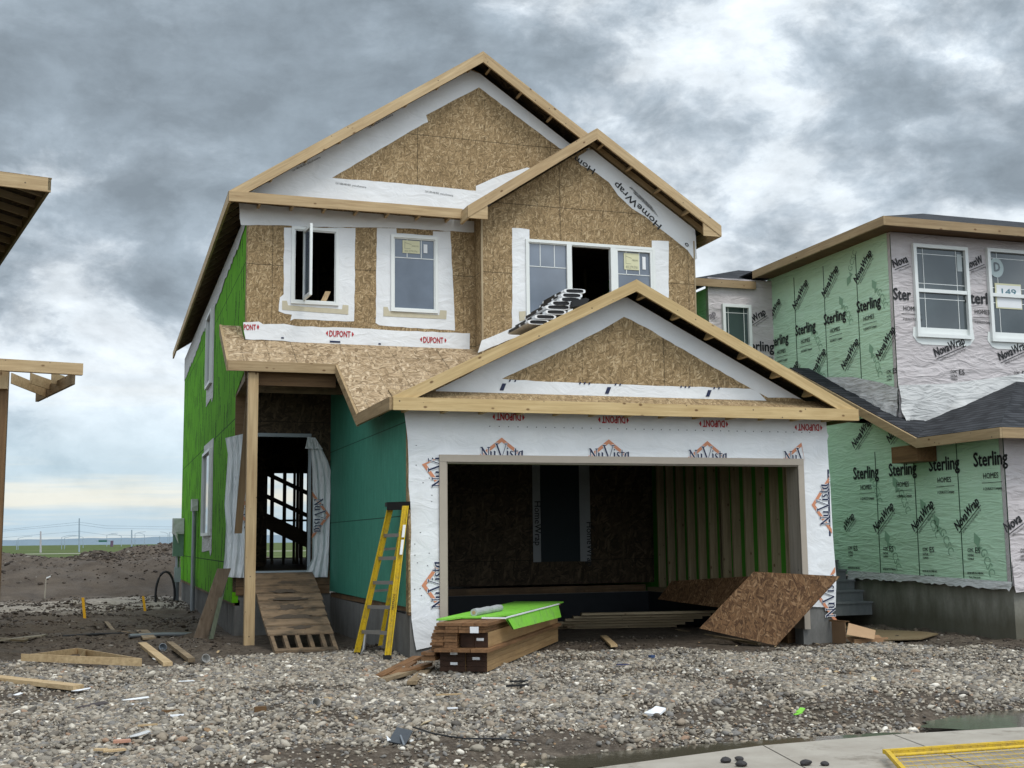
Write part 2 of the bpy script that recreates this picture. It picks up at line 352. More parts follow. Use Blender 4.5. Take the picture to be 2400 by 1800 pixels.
def teal_fn(g, gc):
    n = g.noise(g.mul(gc, (3, .8, 1)), 3.0, 5, .65); n2 = g.noise(gc, 30, 3)
    c = g.mix(g.mr(n, .3, .7), (.045, .225, .16), (.075, .315, .225)); c = g.mix(g.mr(n2, .3, .7, 0, .35), c, (.035, .17, .12))
    x, y, z = g.sep(gc)
    fz = g.math('ABSOLUTE', g.math('SUBTRACT', g.math('FRACT', g.math('DIVIDE', g.math('SUBTRACT', y, .70), 1.22)), .5))
    fx = g.math('ABSOLUTE', g.math('SUBTRACT', g.math('FRACT', g.math('DIVIDE', g.math('SUBTRACT', x, 16.85), 2.44)), .5))
    row = g.math('GREATER_THAN', y, 2.0)
    c = g.mix(g.math('MULTIPLY', g.math('MAXIMUM', g.math('GREATER_THAN', fz, .494), g.math('MULTIPLY', g.math('GREATER_THAN', fx, .4982), .9)), .8), c, (.006, .03, .02))
    # faint stencil lettering rows, unreadable
    return {'Base Color': c, 'Roughness': .65, 'Specular IOR Level': .25, 'bump': (n2, .15, .004)}
TEAL = mat('teal_panel', teal_fn)
def conc_fn(a, b, ribs=0, wet=0):
    def fn(g, gc):
        n = g.noise(g.mul(gc, (2.5, .7, 1)), 1.8, 6, .65); n2 = g.noise(gc, 25, 3)
        c = g.mix(g.mr(n, .3, .72), a, b); c = g.mix(g.mr(n2, .4, .7, 0, .25), c, a)
        if wet:
            y = g.sep(gc)[1]
            wv = g.math('ADD', y, g.math('MULTIPLY', g.math('SUBTRACT', g.noise(g.mul(gc, (2, .3, 1)), 2.0, 4, .7), .5), .5))
            c = g.mix(g.mr(wv, .30, .62, .75, 0), c, (.075, .068, .045))
        return {'Base Color': c, 'Roughness': .8, 'Specular IOR Level': .2, 'bump': (n2, .2, .004)}
    return fn
CONC = mat('concrete', conc_fn((.11, .108, .10), (.22, .215, .205)))
CONC_W = mat('stained_concrete', conc_fn((.13, .125, .10), (.27, .26, .225), wet=1))
CONC_S = mat('step_concrete', conc_fn((.10, .11, .11), (.16, .17, .17)))
def walk_fn(g, gc):
    n = g.noise(gc, 3.0, 6, .65); n2 = g.noise(gc, 90, 3)
    c = g.mix(g.mr(n, .3, .7), (.27, .235, .19), (.37, .335, .28)); c = g.mix(g.mr(n2, .4, .7, 0, .35), c, (.25, .23, .20))
    c = g.mix(g.mr(g.noise(g.add(gc, (5, 3, 0)), 1.7, 6, .7), .56, .66, 0, .75), c, (.13, .105, .075))
    return {'Base Color': c, 'Roughness': .8, 'bump': (n2, .3, .003)}
WALK = mat('sidewalk_concrete', walk_fn)
BEIGE = flat('beige_trim', (.36, .31, .255), .6, .08, 9)
BEIGE_IN = wood('beige_jamb', (.26, .23, .19), (.36, .32, .27), .1)
def vinyl_fn(g, gc):
    return {'Base Color': g.mix(g.noise(gc, 5, 3), (.66, .68, .66), (.74, .76, .74)), 'Roughness': .35}
VINYL = mat('white_vinyl', vinyl_fn)
def glass_fn(tint):
    def fn(g, gc):
        n = g.noise(gc, .8, 2)
        return {'Base Color': g.mix(g.mr(g.noise(gc, 1.3, 4, .55), .35, .65), tuple(x*.78 for x in tint), tuple(x*1.18 for x in tint)), 'Roughness': .06, 'Specular IOR Level': .9, 'bump': (n, .05, .01)}  # base colour mottled to suggest clouds reflected in the pane
    return fn
GLASS = mat('grey_glass', glass_fn((.12, .145, .185)))
GLASS_D = mat('dark_glass', glass_fn((.035, .055, .055)))
GLASS_N = mat('smoky_glass', glass_fn((.055, .068, .072)))
BLACK = flat('black_plastic', (.012, .012, .013), .5, .2)
DARK = flat('dark_void', (.006, .006, .006), .9, .1)
NAVY = flat('navy_ink', (.020, .026, .065), .6, .05)
ORANGE = flat('orange_ink', (.56, .235, .13), .6, .06)
RED = flat('red_ink', (.42, .022, .030), .6, .08)
INK = flat('black_ink', (.020, .020, .022), .6, .1)
INKG = flat('faded_ink', (.24, .40, .27), .6, .2)
INKGR = flat('faded_grey_ink', (.22, .20, .21), .6, .2)
STICK = flat('yellow_sticker', (.60, .58, .38), .5, .05)
WHITE = flat('white_paper', (.72, .73, .74), .55, .08)
TAN = flat('tan_tape', (.50, .45, .33), .6, .15, 14)
GALV = flat('galvanised_metal', (.30, .33, .36), .4, .15, 4, .7)
def scuff(name, col, dirt, rough, sc=7, lo=.5, hi=.68, amt=.7):
    def fn(g, gc):
        n = g.noise(gc, sc, 6, .7); n2 = g.noise(g.mul(gc, (1, 1, .25)), sc*4, 3, .6)
        c = g.mix(g.mr(g.noise(gc, 2, 3), .3, .7), tuple(x*.88 for x in col), col)
        c = g.mix(g.mr(n, lo, hi, 0, amt), c, dirt); c = g.mix(g.mr(n2, .58, .68, 0, amt*.6), c, tuple(x*.4 for x in dirt))
        return {'Base Color': c, 'Roughness': g.mr(n, .3, .7, rough, .85), 'Specular IOR Level': .3, 'bump': (n2, .1, .003)}
    return mat(name, fn)
YEL = scuff('yellow_fibreglass', (.62, .42, .015), (.28, .21, .07), .45)
YELP = scuff('yellow_paint', (.60, .40, .03), (.25, .17, .08), .5)
YSTK = flat('orange_yellow_paint', (.78, .42, .02), .6, .1)
ALU = flat('aluminium', (.33, .32, .31), .45, .12, 8, .6)
LIME = scuff('lime_board', (.20, .53, .05), (.17, .30, .09), .5, 4, .5, .72, .6)
CARD = flat('cardboard', (.36, .23, .13), .8, .14, 5)
PAPER = flat('paper_roll', (.34, .35, .35), .5, .35, 14)
def shingle_fn(g, gc):
    x, y, z = g.sep(gc)
    row = g.math('FLOOR', g.math('DIVIDE', y, .145))
    xx = g.math('ADD', x, g.math('MULTIPLY', g.math('FRACT', g.math('MULTIPLY', row, .37)), 1.0))
    br = g.noise(g.comb(g.math('FLOOR', g.math('DIVIDE', xx, .17)), row, 0.0), 5.3, 1)
    edge = g.math('LESS_THAN', g.math('FRACT', g.math('DIVIDE', y, .145)), .24)
    c = g.mix(g.mr(br, .35, .65), (.010, .011, .013), (.045, .047, .052))
    c = g.mix(g.mr(g.noise(gc, 80, 2), .4, .7, 0, .5), c, (.055, .058, .065))
    c = g.mix(g.math('MULTIPLY', edge, .75), c, (.004, .004, .005))
    return {'Base Color': c, 'Roughness': .9, 'Specular IOR Level': .2, 'bump': (g.math('FRACT', g.math('DIVIDE', y, .145)), .4, .01)}
SHING = mat('dark_shingles', shingle_fn)
# ------------------------------------------------------------------ lettering
_tc = {}
def glyphs(txt, bold=0.0, shear=0.0):
    key = (txt, bold, shear)
    if key in _tc: return _tc[key]
    c = bpy.data.curves.new('t', 'FONT'); c.body = txt; c.size = 1; c.offset = bold; c.shear = shear; c.resolution_u = 2; c.fill_mode = 'FRONT' if hasattr(c, 'fill_mode') else c.fill_mode
    o = bpy.data.objects.new('t', c); COL.objects.link(o); bpy.context.view_layer.update()
    me = bpy.data.meshes.new_from_object(o.evaluated_get(bpy.context.evaluated_depsgraph_get()))
    v = [(p.co.x, p.co.y) for p in me.vertices]; f = [tuple(p.vertices) for p in me.polygons]
    bpy.data.objects.remove(o); bpy.data.curves.remove(c); bpy.data.meshes.remove(me)
    x0 = min(a for a, b in v); x1 = max(a for a, b in v)
    v = [(a-x0, b) for a, b in v]; _tc[key] = (v, f, x1-x0); return _tc[key]
def put2d(mb, v, f, frame2, mi=0):
    """frame2(x,y)->xyz ; faces turned so they face the viewer side by the frame"""
    b = len(mb.v)
    for x, y in v:
        p = frame2(x, y); mb.v.append(tuple(p)); mb.g.append(tuple(p))
    for q in f: mb.f.append(tuple(b+i for i in q)); mb.m.append(mi)
def frame2(o, ang, U, Vv, N, lift):
    """2D frame on a surface: origin o, rotated by ang in the (U,V) plane, lifted along N"""
    o = Vector(o); U, Vv, N = Vector(U), Vector(Vv), Vector(N)
    a = U*math.cos(ang)+Vv*math.sin(ang); b = -U*math.sin(ang)+Vv*math.cos(ang)
    return lambda x, y: o+a*x+b*y+N*lift
def text(mb, txt, fr, h, width=None, x0=0.0, y0=0.0, bold=0.0, shear=0.0, mi=0, align='l'):
    v, f, wd = glyphs(txt, 0.0, shear)
    sy = h/.73; sx = sy if width is None else width/wd
    off = x0-(wd*sx/2 if align == 'c' else 0)
    n0 = Vector(fr(0, 0)); nn = (Vector(fr(1, 0))-n0).cross(Vector(fr(0, 1))-n0).normalized()
    for k, (dx, dy) in enumerate(((0, 0), (bold, 0), (-bold, 0), (0, bold*.8), (0, -bold*.8)) if bold else ((0, 0),)):
        put2d(mb, [((a+dx)*sx+off, (b+dy)*sy+y0) for a, b in v], f, lambda x, y: Vector(fr(x, y))+nn*(.0005*k), mi)
def stroke(pts, ws):
    """ribbon polygon along pts with half-widths ws"""
    v = []; f = []
    n = len(pts)
    for i in range(n):
        a = Vector(pts[max(i-1, 0)]); b = Vector(pts[min(i+1, n-1)]); d = (b-a).normalized(); nx = Vector((-d.y, d.x)); p = Vector(pts[i]); h = ws[i] if isinstance(ws, (list, tuple)) else ws
        v += [tuple(p+nx*h), tuple(p-nx*h)]
    for i in range(n-1): f.append((2*i, 2*i+1, 2*i+3, 2*i+2))
    return v, f
def arc(cx, cy, rx, ry, a0, a1, n=10): return [(cx+rx*math.cos(R(a0+(a1-a0)*i/n)), cy+ry*math.sin(R(a0+(a1-a0)*i/n))) for i in range(n+1)]
def nuvista_strokes():
    S = []; T = .034; K = .066
    # N
    S += [([(.10, 0), (.10, .80)], T), ([(.06, .82), (.62, -.02)], K), ([(.60, 0), (.60, .80)], T), ([(0, 0), (.22, 0)], T), ([(-.03, .80), (.14, .80)], T), ([(.50, .80), (.72, .80)], T)]
    # u
    S += [([(.78, .50), (.78, .20)]+arc(.92, .18, .14, .18, 180, 300, 8)+[(1.06, .20)], [K, K]+[K]*3+[T]*6+[T]), ([(1.08, .52), (1.06, 0), (1.14, .02)], [K, K, T]), ([(.72, .50), (.80, .50)], T), ([(1.00, .52), (1.09, .52)], T)]
    # V
    S += [([(1.22, 1.08), (1.62, 0)], .062), ([(1.62, 0), (1.98, 1.08)], .026), ([(1.10, 1.08), (1.38, 1.08)], T), ([(1.86, 1.08), (2.10, 1.08)], T)]
    # i
    S += [([(2.08, .55), (2.08, .03), (2.14, 0)], [K, K, T]), ([(2.02, .54), (2.09, .55)], T), (arc(2.09, .76, .03, .03, 0, 360, 8), .028)]
    # s
    S += [([(2.50, .50), (2.42, .56), (2.33, .52), (2.31, .43), (2.38, .33), (2.47, .24), (2.47, .10), (2.38, .0), (2.28, .05)], [T, T, T*1.3, K*.8, K, K, K*.8, T*1.3, T])]
    # t
    S += [([(2.72, .76), (2.70, .14), (2.76, .02), (2.88, .07)], [T, K, K*.8, T]), ([(2.60, .56), (2.90, .56)], T)]
    # a
    S += [(arc(3.12, .26, .15, .28, 60, 330, 14), [T]*4+[K]*7+[T]*4), ([(3.26, .62), (3.24, .56), (3.22, .12), (3.28, .0), (3.38, .08)], [T, K, K, K*.7, T]), ([(3.16, .52), (3.27, .58)], T)]
    return S
def nuvista(mb, fr, W=.60, clip=None, chev=True, txt=True):
    """blue serif word under an orange roof; width W metres. materials: 0 navy, 1 orange, 2 white halo"""
    s = W/3.4
    if chev:
        hw = .415*W/.6; ah = .285*W/.6; b = -.04*W/.6; th = .048*W/.6
        c = .29*W/.6
        q = [(c-hw, b), (c, b+ah+.03), (c+hw, b)]
        for a, bb in ((q[0], q[1]), (q[1], q[2])):
            dd = (Vector(bb)-Vector(a)).normalized(); nn = Vector((dd.y, -dd.x))*th
            if a == q[0]: pts = [a, bb, (bb[0], bb[1]-th*1.18), (a[0]+th*1.5, a[1])]
            else: pts = [a, bb, (bb[0]-th*1.5, bb[1]), (a[0], a[1]-th*1.18)]
            if clip: pts = [(min(x, clip), y) for x, y in pts]
            f_ = lambda x, y: Vector(fr(x, y))
            put2d(mb, pts, [(3, 2, 1, 0)], fr, 1)
    if txt:
        n0 = fr(0, 0)
        e1 = Vector(fr(1, 0))-Vector(n0); e2 = Vector(fr(0, 1))-Vector(n0); nn = e1.cross(e2).normalized()
        for ki, (pts, ws) in enumerate(nuvista_strokes()):
            e_ = ki*.00015
            v, f = stroke(pts, ws); vh, fh = stroke(pts, [x+.045 for x in ws] if isinstance(ws, list) else ws+.045)
            if clip and max(a for a, b in v)*s > clip: continue
            put2d(mb, [(a*s, b*s) for a, b in vh], fh, lambda x, y: Vector(fr(x, y))+nn*(.0015+e_*.5), 2)
            put2d(mb, [(a*s, b*s) for a, b in v], f, lambda x, y: Vector(fr(x, y))+nn*(.0035+e_), 0)
def dupont(mb, fr, W=.37, H=.10):
    text(mb, 'DUPONT', fr, H, W*.78, W*.11, 0, bold=.028)
    for sgn, cx in ((-1, 0.0), (1, W)):
        v = [(cx+sgn*W*.02, H*.5), (cx-sgn*W*.045, H*.92), (cx-sgn*W*.06, H*.5), (cx-sgn*W*.045, H*.08)]
        put2d(mb, v, [(0, 1, 2), (0, 2, 3)], fr, 0)
# ================================================================== GROUND
KERB = [(-3.0, 5.2), (1.0, 7.22), (3.29, 8.16), (4.87, 8.54), (6.1, 8.60), (7.32, 8.52), (13.0, 7.9)]
def kerb_y(x): return np.interp(x, [p[0] for p in KERB], [p[1] for p in KERB])
GB = [(-3.5, 17.7), (-1.1, 17.3), (0.4, 16.0), (1.6, 16.0), (2.3, 16.6), (3.2, 16.2), (3.9, 15.4), (5.5, 15.9), (7.0, 15.3), (8.8, 14.9), (10.3, 14.5), (10.9, 13.9), (12.6, 12.9), (15, 12.4)]
def gravel_back(x): return np.interp(x, [p[0] for p in GB], [p[1] for p in GB])
def gz(x, y):
    x = np.asarray(x, float); y = np.asarray(y, float)
    ky = kerb_y(x); t = np.clip((y-ky-.25)/1.6, 0, 1); t = t*t*(3-2*t)
    z = -.06+.13*t+.03*np.clip((y-11)/4, 0, 1)
    z = z-.06*np.clip((y-17)/8, 0, 1)*(x < 3)
    z = z+(fbm(x*.45+3, y*.45, 3)-.5)*.10*np.clip((y-ky-.4)/1.5, 0, 1)
    mud = np.clip((y-gravel_back(x)+.3)/1.2, 0, 1)*np.clip((60-y)/20, 0, 1)*(x < 14)
    out = (x < 1.8) | (x > 10.0)
    z = z+mud*((fbm(x*2.2, y*2.2, 4)-.5)*.16+(fbm(x*8, y*8, 3)-.5)*.05)*np.where(out, 1, .35)
    gr = 1-np.clip((y-gravel_back(x))/.5, 0, 1)
    z = z+gr*(fbm(x*5, y*5, 3)-.5)*.035*np.clip((y-ky-.2)/.5, 0, 1)
    # wheel ruts running up to the garage
    for rx0, dep in ((4.55, .045), (6.25, .05), (1.0, .035), (2.6, .035)):
        c_ = rx0+.10*(y-9)+.25*np.sin(y*.5+rx0); z = z-dep*np.exp(-((x-c_)/.16)**2)*np.clip((y-ky-.5)/1.2, 0, 1)*np.clip((15.2-y)/2, 0, 1)+dep*.5*np.exp(-((np.abs(x-c_)-.30)/.12)**2)*np.clip((y-ky-.5)/1.2, 0, 1)*np.clip((15.2-y)/2, 0, 1)
    # puddle basins beside the walk
    for cx, cy, rx, ry, dp in ((4.6, 8.72, 1.9, .22, .05), (7.8, 9.02, 1.25, .52, .12)):
        z = z-dp*np.exp(-(((x-cx)/rx)**2+((y-cy)/ry)**2)**2)
    z = np.where(y < ky, -.10, z)
    # bank of bare earth beyond the back lots, with heaps on top
    b = np.clip((y-38)/4.5, 0, 1); b = b*b*(3-2*b); b2 = 1-np.clip((y-52)/8, 0, 1); bank = b*b2*np.clip((9-x)/4, 0, 1)
    z = z+bank*(.92+(fbm(x*.3, y*.3, 3)-.5)*.30+(fbm(x*1.5, y*1.5, 4)-.5)*.22+np.sin(x*3.1+y*1.2+4*fbm(x*.8, y*.8, 2))*.05)
    for cx, cy, rx, ry, h in ((2.3, 50, 2.2, 2.5, .62), (-.35, 46.5, .9, 1.2, .38), (-3.6, 47, 1.2, 1.6, .25)):
        z = z+h*np.exp(-(((x-cx)/rx)**2+((y-cy)/ry)**2))*(.75+.6*fbm(x*2.5, y*2.5, 4))
    z = z+np.where((y > 28) & (y < 39) & (x < 2), (fbm(x*.5, y*1.6, 3)-.5)*.20, 0)
    return z
def gzs(x, y): return float(gz(np.array([x]), np.array([y]))[0])
def grid(name, xs, ys, zf_, mt, kind='structure', parent=None):
    XX, YY = np.meshgrid(xs, ys); ZZ = zf_(XX, YY)
    n, m_ = XX.shape; v = np.stack([XX, YY, ZZ], -1).reshape(-1, 3)
    idx = np.arange(n*m_).reshape(n, m_)
    f = np.stack([idx[:-1, :-1], idx[:-1, 1:], idx[1:, 1:], idx[1:, :-1]], -1).reshape(-1, 4)
    me = bpy.data.meshes.new(name); me.vertices.add(len(v)); me.vertices.foreach_set('co', v.ravel())
    me.loops.add(f.size); me.loops.foreach_set('vertex_index', f.ravel()); me.polygons.add(len(f))
    me.polygons.foreach_set('loop_start', np.arange(0, f.size, 4)); me.polygons.foreach_set('loop_total', np.full(len(f), 4))
    me.update(); at = me.attributes.new('gc', 'FLOAT_VECTOR', 'POINT'); at.data.foreach_set('vector', v.astype(np.float32).ravel())
    me.polygons.foreach_set('use_smooth', [True]*len(f)); me.materials.append(mt)
    o = bpy.data.objects.new(name, me); COL.objects.link(o)
    if kind: o['kind'] = kind
    return o
def ground_fn(g, gc):
    x, y, z = g.sep(gc)
    n = g.noise(gc, 1.3, 6, .65); n2 = g.noise(gc, 9, 6, .7); n3 = g.noise(g.mul(gc, (.35, 1.3, 1)), .9, 5, .6)
    mud = g.ramp(n2, [(.3, (.030, .022, .015)), (.5, (.062, .047, .034)), (.72, (.125, .10, .075))])
    dirt = g.ramp(n, [(.3, (.048, .036, .027)), (.7, (.098, .076, .057))])
    c = g.mix(g.mr(y, 17, 32), mud, dirt)
    sand = g.ramp(n2, [(.3, (.16, .135, .11)), (.7, (.34, .30, .255))])
    band = g.math('MULTIPLY', g.mr(y, 29.0, 31.0, 0, 1, True), g.mr(y, 36.0, 38.0, 1, 0, True))
    c = g.mix(g.math('MULTIPLY', band, g.mr(n3, .42, .50)), c, sand)
    fine = g.noise(gc, 45, 3, .7)
    c = g.mix(g.mr(fine, .52, .72, 0, .5), c, (.20, .175, .145))
    wet = g.mr(g.noise(gc, .7, 3), .45, .6)
    return {'Base Color': c, 'Roughness': g.mr(wet, 0, 1, .95, .7), 'Specular IOR Level': .2, 'bump': (n2, .6, .03)}
GROUND = mat('earth', ground_fn)
xs = np.concatenate([np.linspace(-400, -30, 12), np.linspace(-28, -8, 20), np.arange(-7.5, -3.5, .25), np.arange(-3.5, 13.5, .07), np.linspace(13.6, 30, 20), np.linspace(34, 400, 12)])
ys = np.concatenate([np.linspace(-30, 5, 8), np.arange(5.5, 28, .07), np.arange(28, 56, .18), np.linspace(57, 110, 16)])
grid('ground', xs, ys, gz, GROUND)
# the open field, the far road and the hills
def field_fn(g, gc):
    x, y, z = g.sep(gc)
    n = g.noise(g.mul(gc, (.02, .05, 1)), 1.0, 6, .6); n2 = g.noise(g.mul(gc, (.3, .8, 1)), 1.0, 4, .7)
    c = g.ramp(n, [(.35, (.060, .085, .028)), (.55, (.085, .110, .036)), (.7, (.125, .135, .060))])
    c = g.mix(g.mr(n2, .4, .7, 0, .35), c, (.05, .075, .02))
    road = g.math('MULTIPLY', g.math('GREATER_THAN', g.math('ADD', y, g.math('MULTIPLY', x, .20)), 262), g.math('LESS_THAN', g.math('ADD', y, g.math('MULTIPLY', x, .20)), 280))
    c = g.mix(road, c, (.33, .32, .27))
    return {'Base Color': c, 'Roughness': .95, 'Specular IOR Level': .1}
FIELD = mat('field', field_fn)
grid('field', np.linspace(-2500, 2500, 60), np.concatenate([np.linspace(105, 400, 20), np.linspace(450, 5000, 40)]), lambda x, y: -.25+(fbm(x*.01, y*.01, 3)-.5)*.5+np.clip((y-250)/900, 0, 1)*.75*np.clip(fbm(x*.002+5, y*.0005, 2)*1.6-.35, 0, 1), FIELD)
HILLM = flat('hills', (.17, .22, .26), .95, .12, .004, 0, .05)  # blue of distant haze put into the hills' own colour
grid('hills', np.linspace(-4500, 4500, 400), np.array([3600, 3700, 3800, 4200, 4800]), lambda x, y: -30+np.where(y > 3650, 1, 0)*(30+np.clip((y-3600)/250, 0, 1)*(2+15*fbm(x*.0009+3, y*.0004, 2)+np.clip(x+900, 0, 3000)*.010)+4*fbm(x*.02, y*.01, 3)), HILLM)
# sidewalk with its joints
mb = MB()
pts = [(x, y) for x, y in KERB]
for i in range(len(pts)-1):
    a, b = pts[i], pts[i+1]; n_ = max(1, int(round((b[0]-a[0])/1.55)))
    for k in range(n_):
        t0 = k/n_; t1 = (k+1)/n_-.012/max(.3, (b[0]-a[0]))
        p = [(a[0]+(b[0]-a[0])*t, a[1]+(b[1]-a[1])*t) for t in (t0, t1)]
        skew = .35
        q = [(p[0][0]-skew, p[0][1]-1.6), (p[1][0]-skew, p[1][1]-1.6), p[1], p[0]]
        mb.poly([(x, y, 0) for x, y in q]); mb.poly([(q[3][0], q[3][1], 0), (q[2][0], q[2][1], 0), (q[2][0], q[2][1], -.15), (q[3][0], q[3][1], -.15)])
        mb.poly([(q[2][0], q[2][1], 0), (q[1][0], q[1][1], 0), (q[1][0], q[1][1], -.03), (q[2][0], q[2][1], -.03)])
    for k in range(1):
        q = [(a[0]-.36, a[1]-1.6), (b[0]-.36, b[1]-1.6), b, a]; mb.poly([(x, y, -.012) for x, y in q])
mb.build('sidewalk', WALK)['kind'] = 'structure'
grid('road', np.linspace(-30, 40, 20), np.array([-30, -10, 2, 4.0]), lambda x, y: x*0-.05, flat('asphalt', (.06, .06, .06), .9))['kind'] = 'structure'
def water_fn(g, gc):
    n = g.noise(gc, 6, 3)
    return {'Base Color': g.mix(n, (.060, .052, .036), (.085, .075, .052)), 'Roughness': .08, 'Specular IOR Level': .7, 'bump': (g.noise(gc, 14, 4, .6), .22, .01)}
WATER = mat('puddle_water', water_fn)
def puddle(cx, cy, rx, ry, z, seed):
    mb = MB(); pts = []
    for k in range(48):
        a = 2*math.pi*k/48; rr = .82+.35*vn(np.array([seed+3*math.cos(a)]), np.array([3*math.sin(a)+9]))[0]
        x, y = cx+rx*rr*math.cos(a), cy+ry*rr*math.sin(a); y = max(y, float(kerb_y(x))+.004); pts.append((x, y, z))
    mb.poly(pts); o = mb.build('puddle', WATER); o['kind'] = 'structure'
puddle(4.6, 8.66, 2.0, .34, -.040, 2); puddle(7.9, 9.0, 1.20, .52, -.030, 5)
# ---- pebbles: one point cloud, stones instanced on it
def pebbles(name, P, scale, mt, label=None, flatness=.62):
    me = bpy.data.meshes.new(name); me.vertices.add(len(P)); me.vertices.foreach_set('co', P.astype(np.float32).ravel())
    a = me.attributes.new('sz', 'FLOAT', 'POINT'); a.data.foreach_set('value', scale.astype(np.float32))
    me.materials.append(mt); o = bpy.data.objects.new(name, me); COL.objects.link(o)
    t = bpy.data.node_groups.new(name+'_nodes', 'GeometryNodeTree')
    t.interface.new_socket('Geometry', in_out='INPUT', socket_type='NodeSocketGeometry'); t.interface.new_socket('Geometry', in_out='OUTPUT', socket_type='NodeSocketGeometry')
    N = t.nodes; Lk = t.links
    gi = N.new('NodeGroupInput'); go = N.new('NodeGroupOutput')
    g2i = N.new('GeometryNodeGeometryToInstance')
    for k in range(5):
        ico = N.new('GeometryNodeMeshIcoSphere'); ico.inputs['Radius'].default_value = 1; ico.inputs['Subdivisions'].default_value = 2
        sp = N.new('GeometryNodeSetPosition'); nz = N.new('ShaderNodeTexNoise'); nz.noise_dimensions = '4D'; nz.inputs['W'].default_value = k*3.7+.4; nz.inputs['Scale'].default_value = .9; nz.inputs['Detail'].default_value = 1
        sub = N.new('ShaderNodeVectorMath'); sub.operation = 'SUBTRACT'; sub.inputs[1].default_value = (.5, .5, .5)
        scl = N.new('ShaderNodeVectorMath'); scl.operation = 'SCALE'; scl.inputs['Scale'].default_value = 1.3
        tr = N.new('GeometryNodeTransform'); tr.inputs['Scale'].default_value = (1.15+.12*(k % 3), .80+.06*(k % 2), flatness+.07*(k % 3))
        sm = N.new('GeometryNodeSetMaterial'); sm.inputs['Material'].default_value = mt
        ss = N.new('GeometryNodeSetShadeSmooth')
        Lk.new(ico.outputs['Mesh'], sp.inputs['Geometry']); Lk.new(nz.outputs['Color'], sub.inputs[0]); Lk.new(sub.outputs[0], scl.inputs[0]); Lk.new(scl.outputs[0], sp.inputs['Offset'])
        Lk.new(sp.outputs[0], tr.inputs['Geometry']); Lk.new(tr.outputs[0], ss.inputs[0]); Lk.new(ss.outputs[0], sm.inputs['Geometry']); Lk.new(sm.outputs[0], g2i.inputs[0])
    ip = N.new('GeometryNodeInstanceOnPoints'); ip.inputs['Pick Instance'].default_value = True
    ri = N.new('FunctionNodeRandomValue'); ri.data_type = 'INT'; ri.inputs[4].default_value = 0; ri.inputs[5].default_value = 4
    rr = N.new('FunctionNodeRandomValue'); rr.data_type = 'FLOAT_VECTOR'; rr.inputs[0].default_value = (-.55, -.55, 0); rr.inputs[1].default_value = (.55, .55, 6.28)
    na = N.new('GeometryNodeInputNamedAttribute'); na.data_type = 'FLOAT'; na.inputs['Name'].default_value = 'sz'
    m2p = N.new('GeometryNodeMeshToPoints')
    Lk.new(gi.outputs[0], m2p.inputs['Mesh']); Lk.new(m2p.outputs[0], ip.inputs['Points']); Lk.new(g2i.outputs[0], ip.inputs['Instance'])
    Lk.new(ri.outputs[2], ip.inputs['Instance Index']); Lk.new(rr.outputs[0], ip.inputs['Rotation']); Lk.new(na.outputs[0], ip.inputs['Scale']); Lk.new(ip.outputs[0], go.inputs[0])
    md = o.modifiers.new('stones', 'NODES'); md.node_group = t
    o['kind'] = 'stuff'
    return o
def pebble_mat(name, stops, bright=(1, 1, 1)):
    def fn(g, gc):
        r = g.node('ShaderNodeObjectInfo').outputs['Random']
        tcn = g.node('ShaderNodeTexCoord').outputs['Object']
        c = g.ramp(r, stops, 'CONSTANT'); c = g.mul(c, bright); n = g.noise(tcn, 2.2, 4, .7)
        c = g.mix(g.mr(n, .35, .7, 0, .5), c, g.mul(c, (.6, .57, .52)))
        return {'Base Color': c, 'Roughness': .7, 'Specular IOR Level': .3}
    return mat(name, fn)
def cl(*c): return c
PEB = pebble_mat('river_stone', [(0, (.105, .092, .078)), (.14, (.165, .148, .125)), (.30, (.235, .21, .175)), (.46, (.19, .16, .125)), (.58, (.135, .128, .122)), (.70, (.30, .27, .23)), (.80, (.20, .165, .13)), (.88, (.07, .062, .055)), (.94, (.40, .37, .32)), (.975, (.22, .145, .10)), (.987, (.55, .52, .47))], (1.32, 1.30, 1.25))
n_try = 720000
px_ = rng.uniform(-4.0, 13.5, n_try); py_ = rng.uniform(5.5, 18.3, n_try)
ky = kerb_y(px_); gb = gravel_back(px_)
patch = fbm(px_*1.1+9, py_*1.1, 4)
edge = np.clip((gb+.15-py_)/.9+(patch-.5)*1.6, 0, 1)
keep = (py_ > ky+.16+.28*vn(px_*3, py_*3)) & (rng.random(n_try) < np.clip(edge*1.3, .0, 1)*np.where(patch < .43, .28, 1.0)*np.where(fbm(px_*.7+40, py_*.7, 3) < .40, .45, 1.0))
keep &= ~((((px_-7.7)/1.25)**2+((py_-9.02)/.55)**2 < .55)) & ~((px_ > 3.66) & (py_ > 15.15) & (px_ < 3.9))
mudp = [(.9, 10.0, 1.5, .35), (3.6, 10.3, .9, .2), (-1.2, 13.4, 1.0, .5), (1.6, 13.0, 1.3, .25), (7.6, 12.0, 1.8, .22), (5.4, 13.2, 1.3, .25), (2.6, 9.0, 1.6, .5), (.2, 8.7, .9, .35), (6.35, 10.6, .42, .15), (9.6, 9.9, .5, .22), (-.2, 12.0, .5, .3), (4.6, 11.6, .5, .35), (6.9, 14.6, 1.6, .45)]
for cx, cy, rx, ry in mudp: keep &= ~(((px_-cx)/rx)**2+((py_-cy)/ry)**2+(patch-.5)*2 < .75) | (rng.random(n_try) < .25)
px_, py_ = px_[keep], py_[keep]
sz = np.exp(rng.normal(math.log(.0118), .44, len(px_))).clip(.007, .045)
pz_ = gz(px_, py_)+sz*.25+rng.uniform(-.004, .008, len(px_))
pebbles('gravel', np.stack([px_, py_, pz_], 1), sz, PEB)
